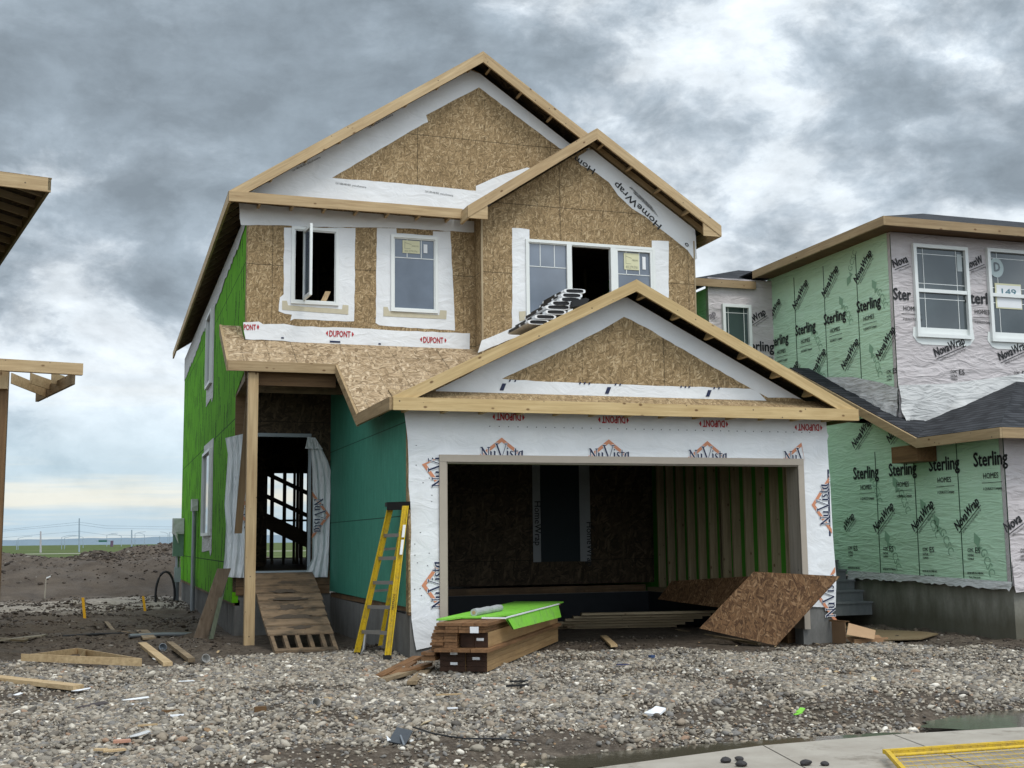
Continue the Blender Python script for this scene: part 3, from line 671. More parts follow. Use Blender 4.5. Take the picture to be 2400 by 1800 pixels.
# wood chips and splinters trodden into the site
nch = 420; chx = rng.uniform(-3.5, 12, nch); chy = kerb_y(chx)+.4+rng.random(nch)**1.2*9.5
okc = ~((chx > 1.9) & (chy > 16.5)) & ~((chx > 12.1) & (chy > 14))
chx, chy = chx[okc], chy[okc]; chs = np.exp(rng.normal(math.log(.016), .45, len(chx))).clip(.006, .04)
pebbles('wood_chips', np.stack([chx, chy, gz(chx, chy)+.022], 1), chs, pebble_mat('wood_chip', [(0, (.40, .29, .16)), (.3, (.24, .15, .08)), (.55, (.52, .42, .27)), (.75, (.12, .07, .04)), (.88, (.60, .60, .58)), (.96, (.03, .03, .035))]), flatness=.12)
# earth clods over the mud
CLOD = pebble_mat('earth_clod', [(0, (.028, .020, .014)), (.3, (.048, .035, .025)), (.6, (.070, .053, .038)), (.8, (.10, .078, .058)), (.95, (.17, .15, .125))])
n_try = 60000
cx_ = rng.uniform(-5, 13.5, n_try); cy_ = rng.uniform(12.5, 38, n_try)
ok = ((cy_ > gravel_back(cx_)-.6) & ~((cx_ > 2.0) & (cx_ < 9.95) & (cy_ > 17.5)) & ~((cx_ > 12.1) & (cy_ > 14.2)) & (rng.random(n_try) < np.clip((fbm(cx_*.9, cy_*.9, 4)-.36)*4.5, .04, 1)))
cx_, cy_ = cx_[ok], cy_[ok]; sz2 = np.exp(rng.normal(math.log(.0115), .50, len(cx_))).clip(.004, .045)*np.where(cy_ > 24, 1.5, 1)
pebbles('mud_clods', np.stack([cx_, cy_, gz(cx_, cy_)+sz2*.15], 1), sz2, CLOD, flatness=.55)
hx = np.concatenate([rng.normal(2.3, 1.5, 1500), rng.normal(-.35, .6, 1200), rng.uniform(-7, 5, 1500)]); hy = np.concatenate([rng.normal(48.5, 1.4, 1500), rng.normal(45.8, .8, 1200), rng.uniform(40, 48, 1500)])
hs = np.exp(rng.normal(math.log(.022), .6, len(hx))).clip(.008, .10)
pebbles('heap_clods', np.stack([hx, hy, gz(hx, hy)+hs*.1], 1), hs, CLOD, flatness=.6)
# ================================================================== MAIN HOUSE
XL, XR, YU, YD, YB, YG, YBK = 2.02, 9.89, 19.6, 21.0, 19.17, 15.2, 36.2
XT = 3.66; BX = 5.88; GZT = .78
H = thing('unfinished_house', (5.9, 20, 0), 'two-storey timber house under construction with raw sheathing, garage opening and bright green side wall', 'house')
def P(name, mb, m, parent=None, **k): return mb.build(name, m, parent or H, **k)
def slabY(outline, holes, Y, th=.12, mi=0): mb = MB(); mb.slab(outline, holes, FY(Y), th, mi); return mb
# -- window pixel rectangles on their planes
W1 = rectY(z3, 781, 150, 1088, 648, YU); W2 = rectY(z3, 1426, 202, 1730, 698, YU)
W3 = rectY(z4, 642, 252, 1480, 745, YB)
W3 = (W3[0], atY(*z4(642, 735), YB)[2], W3[2], atY(*z4(1060, 252), YB)[2])
SL = .667; EZ = 7.17; EXL = XL-.335; EXR = XR+.335; RX = (XL+XR)/2; RZ = EZ+(RX-EXL)*SL
def roofz(x): return EZ+(min(x, 2*RX-x)-EXL)*SL
# main upper wall with gable
tk = .20
out_ = [(XL+.004, 4.32), (BX-.02, 4.32), (BX-.02, 4.32), (XR-.004, 4.32), (XR-.004, roofz(XR)-tk-.01), (RX+.02, RZ-tk-.02), (RX-.1, RZ-.19), (XL+.004, roofz(XL)-.12)]
out_ = [out_[0]]+out_[3:]
o = P('wall', slabY(out_, [rect(*W1), rect(*W2), rect(6.2, 4.4, 9.6, 6.95)], YU), OSB, label='upper front wall and gable in raw strand board')
# bump-out gable wall
BRX = (BX+XR)/2; BE = 7.11; BEL = BX-.35; BRZ = BE+(BRX-BEL)*SL
out_ = [(BX, 3.1), (XR, 3.1), (XR, BE+(.35)*SL-tk), (BRX, BRZ-tk), (BX, BE+.35*SL-tk)]
mb = MB(); mb.slab(out_, [rect(*W3)], FY(YB), .10)
mb.box((BX, YB+.1, 3.1), (BX+.02, YU, BE+.2), lambda p: (p.y, p.z, p.x))
P('wall', mb, OSB, label='projecting gable wall in raw strand board')
mb = MB(); mb.obox((BX-.006, YB-.012, 3.4), (.03, 0, 0), (0, .03, 0), (0, 0, 3.6), lambda p: (p.z, p.x, p.y)); P('corner_strip', mb, STUD)
mb = MB(); mb.box((XR-.02, YB-.008, 3.3), (XR+.006, YB+.03, 6.9), lambda p: (p.z, p.x, p.y))
P('corner_strip', mb, STUD)
# left side wall, green: u = -y
fl = FX(XL)
def gsX(u, v, w_): return (-u, v, w_)
WX = []   # windows on left wall
def rX(y0, y1, z0, z1): return rect(-y1, z0, -y0, z1)
LW = [(26.0, 27.3, 4.95, 6.55), (25.6, 27.6, 1.75, 3.55), ]
mb = MB(); mb.slab([(-YBK, .60), (-YD-.005, .60), (-YD-.005, 4.12), (-YU-.13, 4.32), (-YU-.13, 6.95), (-YBK, 6.95)], [rX(*q) for q in LW], fl, .10, gsw=gsX)
P('side_wall', mb, GREEN)
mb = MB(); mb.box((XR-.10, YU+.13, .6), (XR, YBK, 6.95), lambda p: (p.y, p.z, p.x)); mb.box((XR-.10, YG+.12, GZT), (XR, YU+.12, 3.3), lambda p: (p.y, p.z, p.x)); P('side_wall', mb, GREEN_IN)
# rear wall with openings seen through the front door
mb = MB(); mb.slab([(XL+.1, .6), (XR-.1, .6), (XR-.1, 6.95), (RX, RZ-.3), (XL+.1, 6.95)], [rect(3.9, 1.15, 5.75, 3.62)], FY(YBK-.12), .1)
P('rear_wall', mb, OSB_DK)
mb = MB(); mb.box((XL+.1, YD+.13, .85), (XR-.1, YBK-.12, 1.12)); mb.box((XL+.1, YD+.13, 4.1), (XR-.1, YBK-.12, 4.30)); mb.box((XL+.1, YU+.13, 4.30), (XR-.1, YD+.13, 4.36)); mb.box((XL+.1, YU+.2, 6.95), (XR-.1, YBK-.12, 7.0))
mb.box((BX+.05, YB+.12, 3.9), (XR-.1, YD+.3, 3.95)); P('floor_deck', mb, OSB_DK)
# door wall (recessed entry)
DR = (2.36, 1.12, 3.27, 3.40)
o = P('wall', slabY([(XL+.004, .78), (XR-.01, .78), (XR-.01, 4.2), (XL+.004, 4.2)], [rect(*DR)], YD, .12), OSB_DK, label='strand-board wall of the entry and garage rear, its colour darkened for shade')
# teal side panel of the garage (left face) : from YG to YD
mb = MB(); mb.slab([(-YD+.01, .76), (-YG-.15, .76), (-YG-.15, 3.48), (-17.0, 3.36), (-18.7, 4.22), (-YU, 4.5), (-YD, 4.2)], [], FX(XT), .06, gsw=gsX); P('garage_side_wall', mb, TEAL)
# faint stencil lines on the teal panel
# garage front wall: strips round the opening
GO = (4.15, -.2, 9.37, 2.61)
GPX = (XT+XR)/2; GE = 3.41; GEL = 3.37; GER = 10.18; GSL = .5; GPZ = GE+(GPX-GEL)*GSL
def groof(x): return GE+(min(x, 2*GPX-x)-GEL)*GSL
tkg = .17
out_ = [(XT-.002, .70), (4.15, .70), (4.15, 2.61), (9.37, 2.61), (9.37, .70), (XR, .70), (XR, groof(XR)-tkg-.01), (GPX+.02, GPZ-tkg-.02), (GPX-.1, GPZ-.155), (XT-.002, groof(XT)-.105)]
o = P('garage_front_wall', slabY(out_, [], YG, .14), OSB)
# foundation
mb = MB()
gm = lambda p: (p.x+p.y, p.z, 0)
mb.box((XT+.02, YG+.02, -.5), (4.12, YG+.24, .70), gm); mb.box((9.38, YG+.02, -.5), (XR-.02, YG+.24, .70), gm)
mb.box((XT+.02, YG+.24, -.5), (XT+.22, YD, .66), gm); mb.box((XR-.24, YG+.24, -.5), (XR-.02, YD, .62), gm); mb.box((XT+.22, YD-.02, -.5), (XR-.24, YD+.2, .62), gm)
mb.box((XL+.05, YD+.02, -.8), (XT+.02, YD+.25, .72), gm); mb.box((XR-.25, YD+.2, -.5), (XR-.02, YBK-.1, .6), gm)
P('foundation', mb, CONC)
mb = MB()
for k in range(52):
    y = YD+.05+k*.29
    mb.box((XL+.04, y, -.5), (XL+.10, y+.145, .60), lambda p: (p.y, p.z, p.x)); 
mb.box((XL+.10, YD+.05, -.5), (XL+.25, YBK-.1, .60), lambda p: (p.y, p.z, p.x))
P('foundation', mb, CONC, label='ribbed grey foundation under the green side wall')
mb = MB(); mb.box((XT+.221, YG+.25, -.4), (XT+.232, YD-.02, .65)); mb.box((XR-.251, YG+.25, -.4), (XR-.241, YD-.02, .61)); mb.box((XT+.232, YD-.033, -.4), (XR-.251, YD-.021, .61)); P('dark_facing', mb, flat('dark_facing_navy', (.018, .021, .026), .6, .3))  # navy-dark sheets over the inner foundation, added to deepen the garage gloom
# sill timbers
mb = MB()
for a, b, wv, tv in (((XT+.025, YG+.05, .70), (XT+.025, YD, .66), (0, 0, .075), (.12, 0, 0)), ((XT, YG+.012, .66), (4.1, YG+.012, .66), (0, 0, .10), (0, .1, 0)),
                     ((XL+.06, YD-.01, .72), (XT, YD-.01, .72), (0, 0, .14), (0, .10, 0)), ((XL+.06, YD-.015, .87), (XT, YD-.015, .87), (0, 0, .24), (0, .10, 0)),
                     ((XL+.03, YD+.02, .55), (XL+.03, YBK, .52), (0, 0, .09), (.1, 0, 0)), ((XT+.3, YD-.03, .62), (XR-.3, YD-.03, .62), (0, 0, .12), (0, .05, 0))):
    mb.board(a, b, wv, tv)
P('sill_timber', mb, wood('aged_sill', (.12, .07, .035), (.25, .16, .09), dirt=.5))
# ---- roofs (decks as thin slabs)
def deck(mb, corners, th=.025, uv=None):
    c = [Vector(p) for p in corners]; n = (c[1]-c[0]).cross(c[2]-c[0]).normalized()
    if n.z < 0: n = -n
    U = Vector((1, 0, 0))
    if abs(n.x) > .2: U = Vector((0, 1, 0))
    V = n.cross(U).normalized()
    gm = lambda p: (p.dot(U), p.dot(V), p.dot(n))
    top = c; bot = [p-n*th for p in c]
    if (c[1]-c[0]).cross(c[2]-c[0]).z < 0: top = top[::-1]; bot = bot[::-1]
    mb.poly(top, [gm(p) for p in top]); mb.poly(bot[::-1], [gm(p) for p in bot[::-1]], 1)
    for i in range(len(top)):
        j = (i+1) % len(top); q = [top[i], bot[i], bot[j], top[j]]; mb.poly(q, [gm(p) for p in q])
YR = YU-.35; YBR = YB-.35; YGR = YG-.30
mb = MB()
deck(mb, [(EXL, YR, EZ+.01), (RX, YR, RZ+.01), (RX, YBK+.4, RZ+.01), (EXL, YBK+.4, EZ+.01)])
deck(mb, [(EXR, YR+.0, EZ+.01), (RX, YR, RZ+.01), (RX, YBK+.4, RZ+.01), (EXR, YBK+.4, EZ+.01)])
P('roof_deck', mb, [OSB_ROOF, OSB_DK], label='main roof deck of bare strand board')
mb = MB()
deck(mb, [(BEL, YBR, BE+.008), (BRX, YBR, BRZ+.008), (BRX, YU+4.5, BRZ+.008), (BEL, YU+.35, BE+.008)])
deck(mb, [(2*BRX-BEL, YBR, BE+.006), (BRX, YBR, BRZ+.006), (BRX, YU+4.5, BRZ+.006), (2*BRX-BEL, YU+.2, BE+.006)])
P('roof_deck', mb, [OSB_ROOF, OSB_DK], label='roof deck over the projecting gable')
mb = MB()
SZ0, SY0 = 4.37, 18.75                        # shed eave line
SHS = .55
def shed(y): return SZ0+(y-SY0)*SHS
vy = lambda x: SY0+(GE+(x-GEL)*GSL-SZ0)/SHS
yv1 = YB; xv1 = GEL+(shed(yv1)-GE)/GSL
deck(mb, [(GEL, YGR, GE), (GEL, vy(GEL), GE), (xv1, yv1, shed(yv1)), (GPX, YB, GPZ), (GPX, YGR, GPZ)])
deck(mb, [(GER, YGR, GE-.002), (GPX, YGR, GPZ-.002), (GPX, YB, GPZ-.002), (GER, YB, GE-.002)])
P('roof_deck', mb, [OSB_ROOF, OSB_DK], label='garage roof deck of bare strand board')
mb = MB()
deck(mb, [(1.70, SY0, SZ0), (GEL, SY0, SZ0), (GEL, YU, shed(YU)), (1.70, YU, shed(YU))])
deck(mb, [(1.70, YU, shed(YU)), (XL-.01, YU, shed(YU)), (XL-.01, 20.2, shed(20.2)), (1.70, 20.2, shed(20.2))])
deck(mb, [(GEL, vy(GEL), GE+.004), (xv1, yv1, shed(yv1)+.004), (BX, YB, shed(YB)+.004), (BX, YU, shed(YU)), (GEL, YU, shed(YU))])
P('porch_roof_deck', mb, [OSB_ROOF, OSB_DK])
# pent skirts under the gables
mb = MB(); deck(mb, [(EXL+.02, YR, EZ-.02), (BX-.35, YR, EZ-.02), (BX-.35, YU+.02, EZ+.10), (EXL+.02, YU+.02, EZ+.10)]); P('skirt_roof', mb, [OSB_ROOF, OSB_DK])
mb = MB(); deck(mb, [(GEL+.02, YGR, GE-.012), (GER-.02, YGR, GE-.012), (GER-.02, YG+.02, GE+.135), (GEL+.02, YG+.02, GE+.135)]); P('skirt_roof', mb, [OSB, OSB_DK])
# ---- fascia boards
def fascia(a, b, h, th, m_, drop=0, name='fascia', nrm=(0, -1, 0)):
    mb = MB(); a, b = Vector(a), Vector(b); nn = Vector(nrm)
    mb.board(a, b, (0, 0, -h), nn*th); return P(name, mb, m_)
def rake(x0, z0, x1, z1, y, h, m_, name='rake_board'):
    """sloped board on a gable front, plumb cut at both ends"""
    mb = MB(); off = random.uniform(0, 30); L = math.hypot(x1-x0, z1-z0); dx, dz = (x1-x0)/L, (z1-z0)/L
    gm = lambda p: ((p.x-x0)*dx+(p.z-z0)*dz+off, -(p.x-x0)*dz+(p.z-z0)*dx+off, p.y)
    mb.obox((x0, y, z0-h), (x1-x0, 0, z1-z0), (0, .04, 0), (0, 0, h), gm); return P(name, mb, m_)
rake(EXL, EZ, RX, RZ, YR-.042, .195, PINE); rake(RX, RZ, EXR, EZ, YR-.042, .195, PINE)
rake(BEL, BE, BRX, BRZ, YBR-.042, .195, PINE); rake(BRX, BRZ, 2*BRX-BEL, BE, YBR-.042, .195, PINE)
rake(GEL, GE, GPX, GPZ, YGR-.042, .165, PINE_G); rake(GPX, GPZ, GER, GE, YGR-.042, .165, PINE_G)
fascia((EXL, YR-.044, EZ-.008), (BEL-.0+.02, YR-.044, EZ-.008), .165, .04, PINE)
fascia((GEL, YGR-.045, GE-.010), (GER, YGR-.045, GE-.010), .165, .04, PINE_G)
mb = MB(); mb.board((EXL+.04, YR-.03, EZ), (EXL+.04, YBK+.4, EZ), (0, 0, -.17), (-.04, 0, 0)); P('fascia', mb, PINE, label='long fascia board of the left eave')
mb = MB(); mb.board((EXR-.04, YR-.03, EZ), (EXR-.04, YBK+.4, EZ), (0, 0, -.17), (.04, 0, 0)); P('fascia', mb, PINE)
# gable return boxes at the bump eaves
for sx, x_ in ((-1, BEL), (1, 2*BRX-BEL)):
    mb = MB()
    xi = x_-sx*.35; tz = BE+.35*SL-.195
    mb.slab([(x_, BE-.20), (xi, BE-.20), (xi, tz+.03)] if sx < 0 else [(xi, BE-.20), (x_, BE-.20), (xi, tz+.03)], [], FY(YBR-.03), .03); P('eave_return', mb, PINE)
    mb = MB(); mb.board((x_-sx*.04, YBR-.002, BE), (x_-sx*.04, YU+(.6 if sx > 0 else -.36), BE), (0, 0, -.20), (sx*.04, 0, 0)); P('fascia', mb, PINE)
# porch fascia, rakes and the garage left eave
fascia((1.68, SY0-.002, SZ0-.004), (GEL-.0, SY0-.002, SZ0-.004), .155, .04, PINE_OLD if 0 else wood('porch_pine', (.27, .19, .10), (.43, .315, .18)))
PP = MATS['porch_pine']
mb = MB(); mb.board((1.70, SY0, SZ0+.01), (1.70, 20.2, shed(20.2)+.01), (0, 0, -.17), (-.04, 0, 0)); P('rake_board', mb, PP)
mb = MB(); mb.board((GEL-.002, SY0-.03, SZ0-.012), (GEL-.002, vy(GEL)-.02, GE-.02), (0, 0, -.165), (-.04, 0, 0)); P('rake_board', mb, PP)
mb = MB(); mb.board((GEL-.0, vy(GEL)-.02, GE-.004), (GEL-.0, YGR-.04, GE-.004), (0, 0, -.165), (-.04, 0, 0)); P('fascia', mb, PP)
mb = MB(); mb.board((GER, YGR-.04, GE-.004), (GER, YB, GE-.004), (0, 0, -.165), (.04, 0, 0)); P('fascia', mb, PP)
# lookouts under the rakes
def lookouts(x0, z0, x1, z1, yf, yw, n, h, m_, name='lookout'):
    for k in range(n):
        t = (k+.6)/n; x = x0+(x1-x0)*t; z = z0+(z1-z0)*t; L = math.hypot(x1-x0, z1-z0); dx, dz = (x1-x0)/L, (z1-z0)/L
        mb = MB(); mb.board((x, yf, z-.045), (x, yw, z-.045), (dx*.04, 0, dz*.04), (dz*.09*(1 if dx > 0 else -1), 0, -abs(dx)*.09)); P(name, mb, m_)
lookouts(EXL+.3, EZ+.3*SL, RX, RZ, YR, YU, 7, .09, PINE); lookouts(EXR-.3, EZ+.3*SL, RX, RZ, YR, YU, 7, .09, PINE)
lookouts(BEL+.1, BE+.07, BRX, BRZ, YBR, YB, 4, .09, PINE); lookouts(2*BRX-BEL-.2, BE+.13, BRX, BRZ, YBR, YB, 4, .09, PINE)
lookouts(GEL+.3, GE+.15, GPX, GPZ, YGR, YG, 6, .09, PINE_G); lookouts(GER-.3, GE+.15, GPX, GPZ, YGR, YG, 6, .09, PINE_G)
for k in range(7):
    x = XL+.15+k*.53; mb = MB(); mb.board((x, YR, EZ-.05), (x, YU, EZ-.05), (0, 0, -.10), (.04, 0, 0)); P('rafter_tail', mb, PINE)
for k in range(13):
    x = XT-.1+k*.52; mb = MB(); mb.board((x, YGR, GE-.07), (x, YG, GE-.07), (0, 0, -.10), (.04, 0, 0)); P('rafter_tail', mb, PINE_G)
for k in range(27):
    y = YU-.05+k*.61; mb = MB(); mb.board((EXL+.04, y, EZ-.03), (XL+.15, y, EZ-.03+.49*SL), (0, 0, -.10), (0, .04, 0)); P('rafter_tail', mb, STUD)
for k in range(7):
    y = YGR+.25+k*.6
    if y < vy(GEL)-.1: mb = MB(); mb.board((GEL+.0, y, GE-.03), (XT+.1, y, GE+.11), (0, 0, -.09), (0, .04, 0)); P('rafter_tail', mb, STUD)
# porch underside: beam, joists, post, hanging board
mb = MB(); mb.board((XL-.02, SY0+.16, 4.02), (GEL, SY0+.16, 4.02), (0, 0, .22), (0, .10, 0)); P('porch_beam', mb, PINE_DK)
mb = MB(); mb.board((2.2, 19.5, 3.98), (XT, 19.5, 3.98), (0, 0, .16), (0, .04, 0)); P('porch_joist', mb, PINE_OLD)
for k in range(4):
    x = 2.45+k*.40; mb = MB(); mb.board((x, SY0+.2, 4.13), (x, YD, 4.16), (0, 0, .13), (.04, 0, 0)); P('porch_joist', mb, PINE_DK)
mb = MB(); mb.board((XL+.01, YU+.02, 4.18), (XL+.01, YD+.1, 4.08), (0, 0, .14), (.35, 0, 0)); P('porch_beam', mb, PINE_OLD)
mb = MB(); mb.board((XL, YD-.03, 3.40), (XL+.30, YD-.03, 3.40), (0, 0, .72), (0, .03, 0)); P('wall_block', mb, wood('entry_block', (.15, .095, .05), (.25, .16, .09)))
pz0 = gzs(2.08, 18.6)
mb = MB(); mb.board((1.995, 18.78, -.02), (1.995, 18.78, 4.20), (.155, 0, 0), (0, .14, 0)); P('porch_post', mb, PINE)
a = atY(*z5(655, 160), 19.7); b = atY(*z5(560, 1265), 19.7)
mb = MB(); mb.board((b[0]-.05, 19.7, b[2]), (a[0]-.05, 19.7, a[2]), (.115, 0, 0), (0, .04, 0)); P('hanging_board', mb, wood('dark_plank', (.10, .066, .032), (.17, .115, .06)))
# ---- garage opening trim
T = .092
mb = MB()
mb.box((4.06, YG-.045, 2.612), (9.46, YG-.008, 2.612+T)); P('garage_trim', mb, BEIGE)
zlo, zhi = .30, 2.61
mb = MB(); mb.box((4.06, YG-.043, zlo), (4.06+T, YG-.009, zhi)); mb.box((4.152, YG-.02, zlo), (4.17, YG+.14, zhi)); P('garage_trim', mb, BEIGE)
mb = MB(); mb.box((9.46-T, YG-.043, zlo), (9.46, YG-.009, zhi)); P('garage_trim', mb, BEIGE)
mb = MB(); mb.board((9.368, YG-.02, zlo), (9.368, YG-.02, zhi), (0, .30, 0), (.018, 0, 0)); mb.board((4.17, YG-.02, 2.61), (9.37, YG-.02, 2.61), (0, .16, 0), (0, 0, -.018)); P('garage_jamb', mb, BEIGE_IN)
mb = MB(); mb.board((9.39, YG+.295, .62), (9.39, YG+.295, 3.2), (.26, 0, 0), (0, .04, 0)); P('header_post', mb, STUD)
mb = MB(); mb.board((XT+.1, YG+.28, .66), (XT+.1, YG+.28, 3.2), (.36, 0, 0), (0, .04, 0)); P('header_post', mb, STUD)
# studs in the garage
y = YG+.42
k = 0
while y < YD-.15:
    mb = MB(); wdt = .04
    mb.board((XR-.24, y, .70), (XR-.24, y, 3.2), (.14, 0, 0), (0, wdt, 0)); P('stud', mb, STUD)
    y += .406; k += 1
for y in (17.9, 17.945, 17.99): mb = MB(); mb.board((XR-.24, y+.09, .70), (XR-.24, y+.09, 3.2), (.14, 0, 0), (0, .04, 0)); P('stud', mb, STUD)
mb = MB(); mb.board((XR-.25, YG+.3, .62), (XR-.25, YD, .62), (0, 0, .075), (.15, 0, 0)); P('stud_plate', mb, STUD)
for k in range(12):
    y = YG+.45+k*.45; mb = MB(); mb.board((XT+.07, y, .7), (XT+.07, y, 3.3), (.14, 0, 0), (0, .04, 0)); P('stud', mb, STUD)
for k in range(10):
    y = YG+.5+k*.6; mb = MB(); mb.board((XT+.1, y, 3.24), (XR-.1, y, 3.24), (0, 0, .09), (0, .04, 0)); P('ceiling_truss', mb, STUD)
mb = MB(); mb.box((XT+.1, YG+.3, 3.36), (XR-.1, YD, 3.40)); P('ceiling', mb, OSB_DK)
# homewrap strips round the doorway at the back of the garage
mb = MB()
for (a, b) in (((1285, 510), (1352, 1355)), ((1690, 510), (1782, 1348))):
    q = rectY(zf, a[0], a[1], b[0], b[1], YD-.02); mb.slab(rect(*q), [], FY(YD-.02), 0)
hw_ = P('rear_door_wrap', mb, flat('dimmed_wrap', (.30, .31, .32), .7))  # white wrap toned down in colour for the dim garage interior
mb = MB()
text(mb, 'HomeWrap', frame2(atY(*zf(1300, 830), YD-.03), -math.pi/2, (1, 0, 0), (0, 0, 1), (0, -1, 0), .002), .13, .80, bold=.01)
text(mb, 'HomeWrap', frame2(atY(*zf(1750, 1010), YD-.03), -math.pi/2, (1, 0, 0), (0, 0, 1), (0, -1, 0), .002), .13, .80, bold=.01)
P('lettering', mb, INK, hw_)
mb = MB(); q = rectY(zf, 1355, 510, 1688, 1350, YD-.015); mb.slab(rect(*q), [], FY(YD-.012), .01); P('rear_door', mb, flat('dark_blue_door', (.010, .018, .022), .6))
# ---- interior seen through the door: stair, railing and studs
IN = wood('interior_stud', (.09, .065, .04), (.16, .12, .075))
for x in (3.32, 3.47, 3.72, 3.95, 4.02, 4.12, 4.3):
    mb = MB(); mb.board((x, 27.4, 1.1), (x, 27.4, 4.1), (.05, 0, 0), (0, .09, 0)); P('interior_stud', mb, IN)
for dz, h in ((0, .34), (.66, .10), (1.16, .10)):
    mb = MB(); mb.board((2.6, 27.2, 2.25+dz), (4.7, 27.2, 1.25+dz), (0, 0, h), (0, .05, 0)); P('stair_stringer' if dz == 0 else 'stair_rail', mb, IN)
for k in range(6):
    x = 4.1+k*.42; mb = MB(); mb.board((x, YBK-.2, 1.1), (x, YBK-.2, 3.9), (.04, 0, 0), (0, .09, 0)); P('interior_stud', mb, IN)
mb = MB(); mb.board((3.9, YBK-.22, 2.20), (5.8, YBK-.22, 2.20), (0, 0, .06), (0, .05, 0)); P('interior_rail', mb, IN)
mb = MB(); mb.box((3.95, 24, 1.13), (3.98, 24.1, 1.14)); 
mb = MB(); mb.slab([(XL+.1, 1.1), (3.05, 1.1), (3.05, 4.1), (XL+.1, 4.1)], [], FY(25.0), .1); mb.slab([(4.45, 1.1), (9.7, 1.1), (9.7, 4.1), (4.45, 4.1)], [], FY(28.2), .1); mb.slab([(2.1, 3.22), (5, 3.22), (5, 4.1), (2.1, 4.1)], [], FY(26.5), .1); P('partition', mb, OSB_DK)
for k in range(5):
    x = 2.3+k*.45; mb = MB(); mb.board((x, YU+3, 4.35), (x, YU+3, 6.95), (.04, 0, 0), (0, .09, 0)); P('interior_stud', mb, IN)
for k in range(7):
    x = 6.2+k*.45; mb = MB(); mb.board((x, YU+2.4, 4.35), (x, YU+2.4, 6.95), (.04, 0, 0), (0, .09, 0)); P('interior_stud', mb, IN)
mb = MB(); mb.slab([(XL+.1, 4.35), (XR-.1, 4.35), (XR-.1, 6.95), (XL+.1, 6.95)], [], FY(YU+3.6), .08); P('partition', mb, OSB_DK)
mb = MB(); a = atY(*z3(965, 640), YU+.02); b = atY(*z3(1010, 552), YU+.02); mb.board((a[0], YU+.0, W1[1]+.03), (b[0], YU+.12, b[2]), (.09, 0, 0), (0, .03, 0)); tag(mb.build('offcut_board', PINE), 'short pale offcut board propped in the open upper left window', 'board')
# ---- housewraps on the front
def wrapY(name, outline, holes, zf_, Y, m_=WRAP, parent=None, jit=.006, hol_px=True, lift=.004, top=None):
    o_ = []
    for i, p in enumerate(outline):
        q = outline[(i+1) % len(outline)]; n = max(1, int(math.hypot(q[0]-p[0], q[1]-p[1])/45))
        for k in range(n):
            t = k/n; a = atY(*zf_(p[0]+(q[0]-p[0])*t, p[1]+(q[1]-p[1])*t), Y); o_.append((a[0]+random.uniform(-jit, jit)*(k > 0), a[2]+random.uniform(-jit, jit)*(k > 0)))
    if top: o_ = [(x, min(z, top(x))) for x, z in o_]
    hs = [polyY(h, zf_, Y) if hol_px else h for h in holes]
    mb = MB(); mb.slab(o_, hs, FY(Y-lift), .003); return P(name, mb, m_, parent)
wrapY('housewrap', [(442, -10), (1978, 108), (1972, 172), (1960, 180), (1600, 158), (1450, 150), (1200, 147), (900, 142), (720, 133), (455, 131), (448, 90)], [], z3, YU, lift=.010)
wrapY('housewrap', [(735, 148), (1197, 150), (1193, 500), (1188, 755), (1070, 752), (800, 740), (775, 752), (785, 712), (740, 706), (700, 690), (708, 600), (732, 580)], [rect(W1[0]+.012, W1[1]+.012, W1[2]-.012, W1[3]-.012)], z3, YU, hol_px=False)
wrapY('housewrap', [(1337, 150), (1462, 152), (1464, 184), (1700, 200), (1700, 172), (1812, 172), (1828, 480), (1842, 815), (1450, 790), (1350, 780), (1328, 765)], [rect(W2[0]+.012, W2[1]+.012, W2[2]-.012, W2[3]-.012)], z3, YU, hol_px=False)
dp = wrapY('housewrap', [(470, 762), (570, 757), (600, 775), (735, 772), (820, 788), (1200, 800), (1500, 818), (1938, 833), (1936, 945), (1700, 932), (1500, 920), (1000, 902), (640, 878), (485, 872), (472, 810)], [], z3, YU, lift=.012)
mb = MB()
for (x, yb, w_) in ((1008, 853, 175), (1618, 893, 165)):
    a = atY(*z3(x, yb), YU); b = atY(*z3(x+w_, yb+4), YU); dupont(mb, frame2(a, 0, (1, 0, 0), (0, 0, 1), (0, -1, 0), .018), b[0]-a[0], .105)
a = atY(*z3(474, 812), YU); fr_ = frame2(a, R(2), (1, 0, 0), (0, 0, 1), (0, -1, 0), .018)
text(mb, 'PONT', fr_, .095, .19, 0, 0, bold=.028); put2d(mb, [(.205, .05), (.225, .095), (.245, .05), (.225, .005)], [(0, 1, 2, 3)], fr_)
P('logo', mb, RED, dp)
mb = MB()
for x, y, w_ in ((715, 868, 18), (1030, 893, 68), (1345, 907, 16)):
    a = atY(*z3(x, y), YU); b = atY(*z3(x+w_, y-9), YU); mb.box((a[0], YU-.019, a[2]), (b[0], YU-.016, b[2]))
P('mark', mb, NAVY, dp)
# shiny sill tapes
for q in ([(722, 622), (752, 622), (760, 652), (1110, 678), (1115, 648), (1152, 652), (1150, 712), (722, 680)], [(1378, 662), (1405, 662), (1415, 690), (1740, 715), (1745, 683), (1788, 686), (1785, 742), (1378, 722)]):
    wrapY('sill_tape', q, [], z3, YU, TAN, jit=.002, lift=.010)
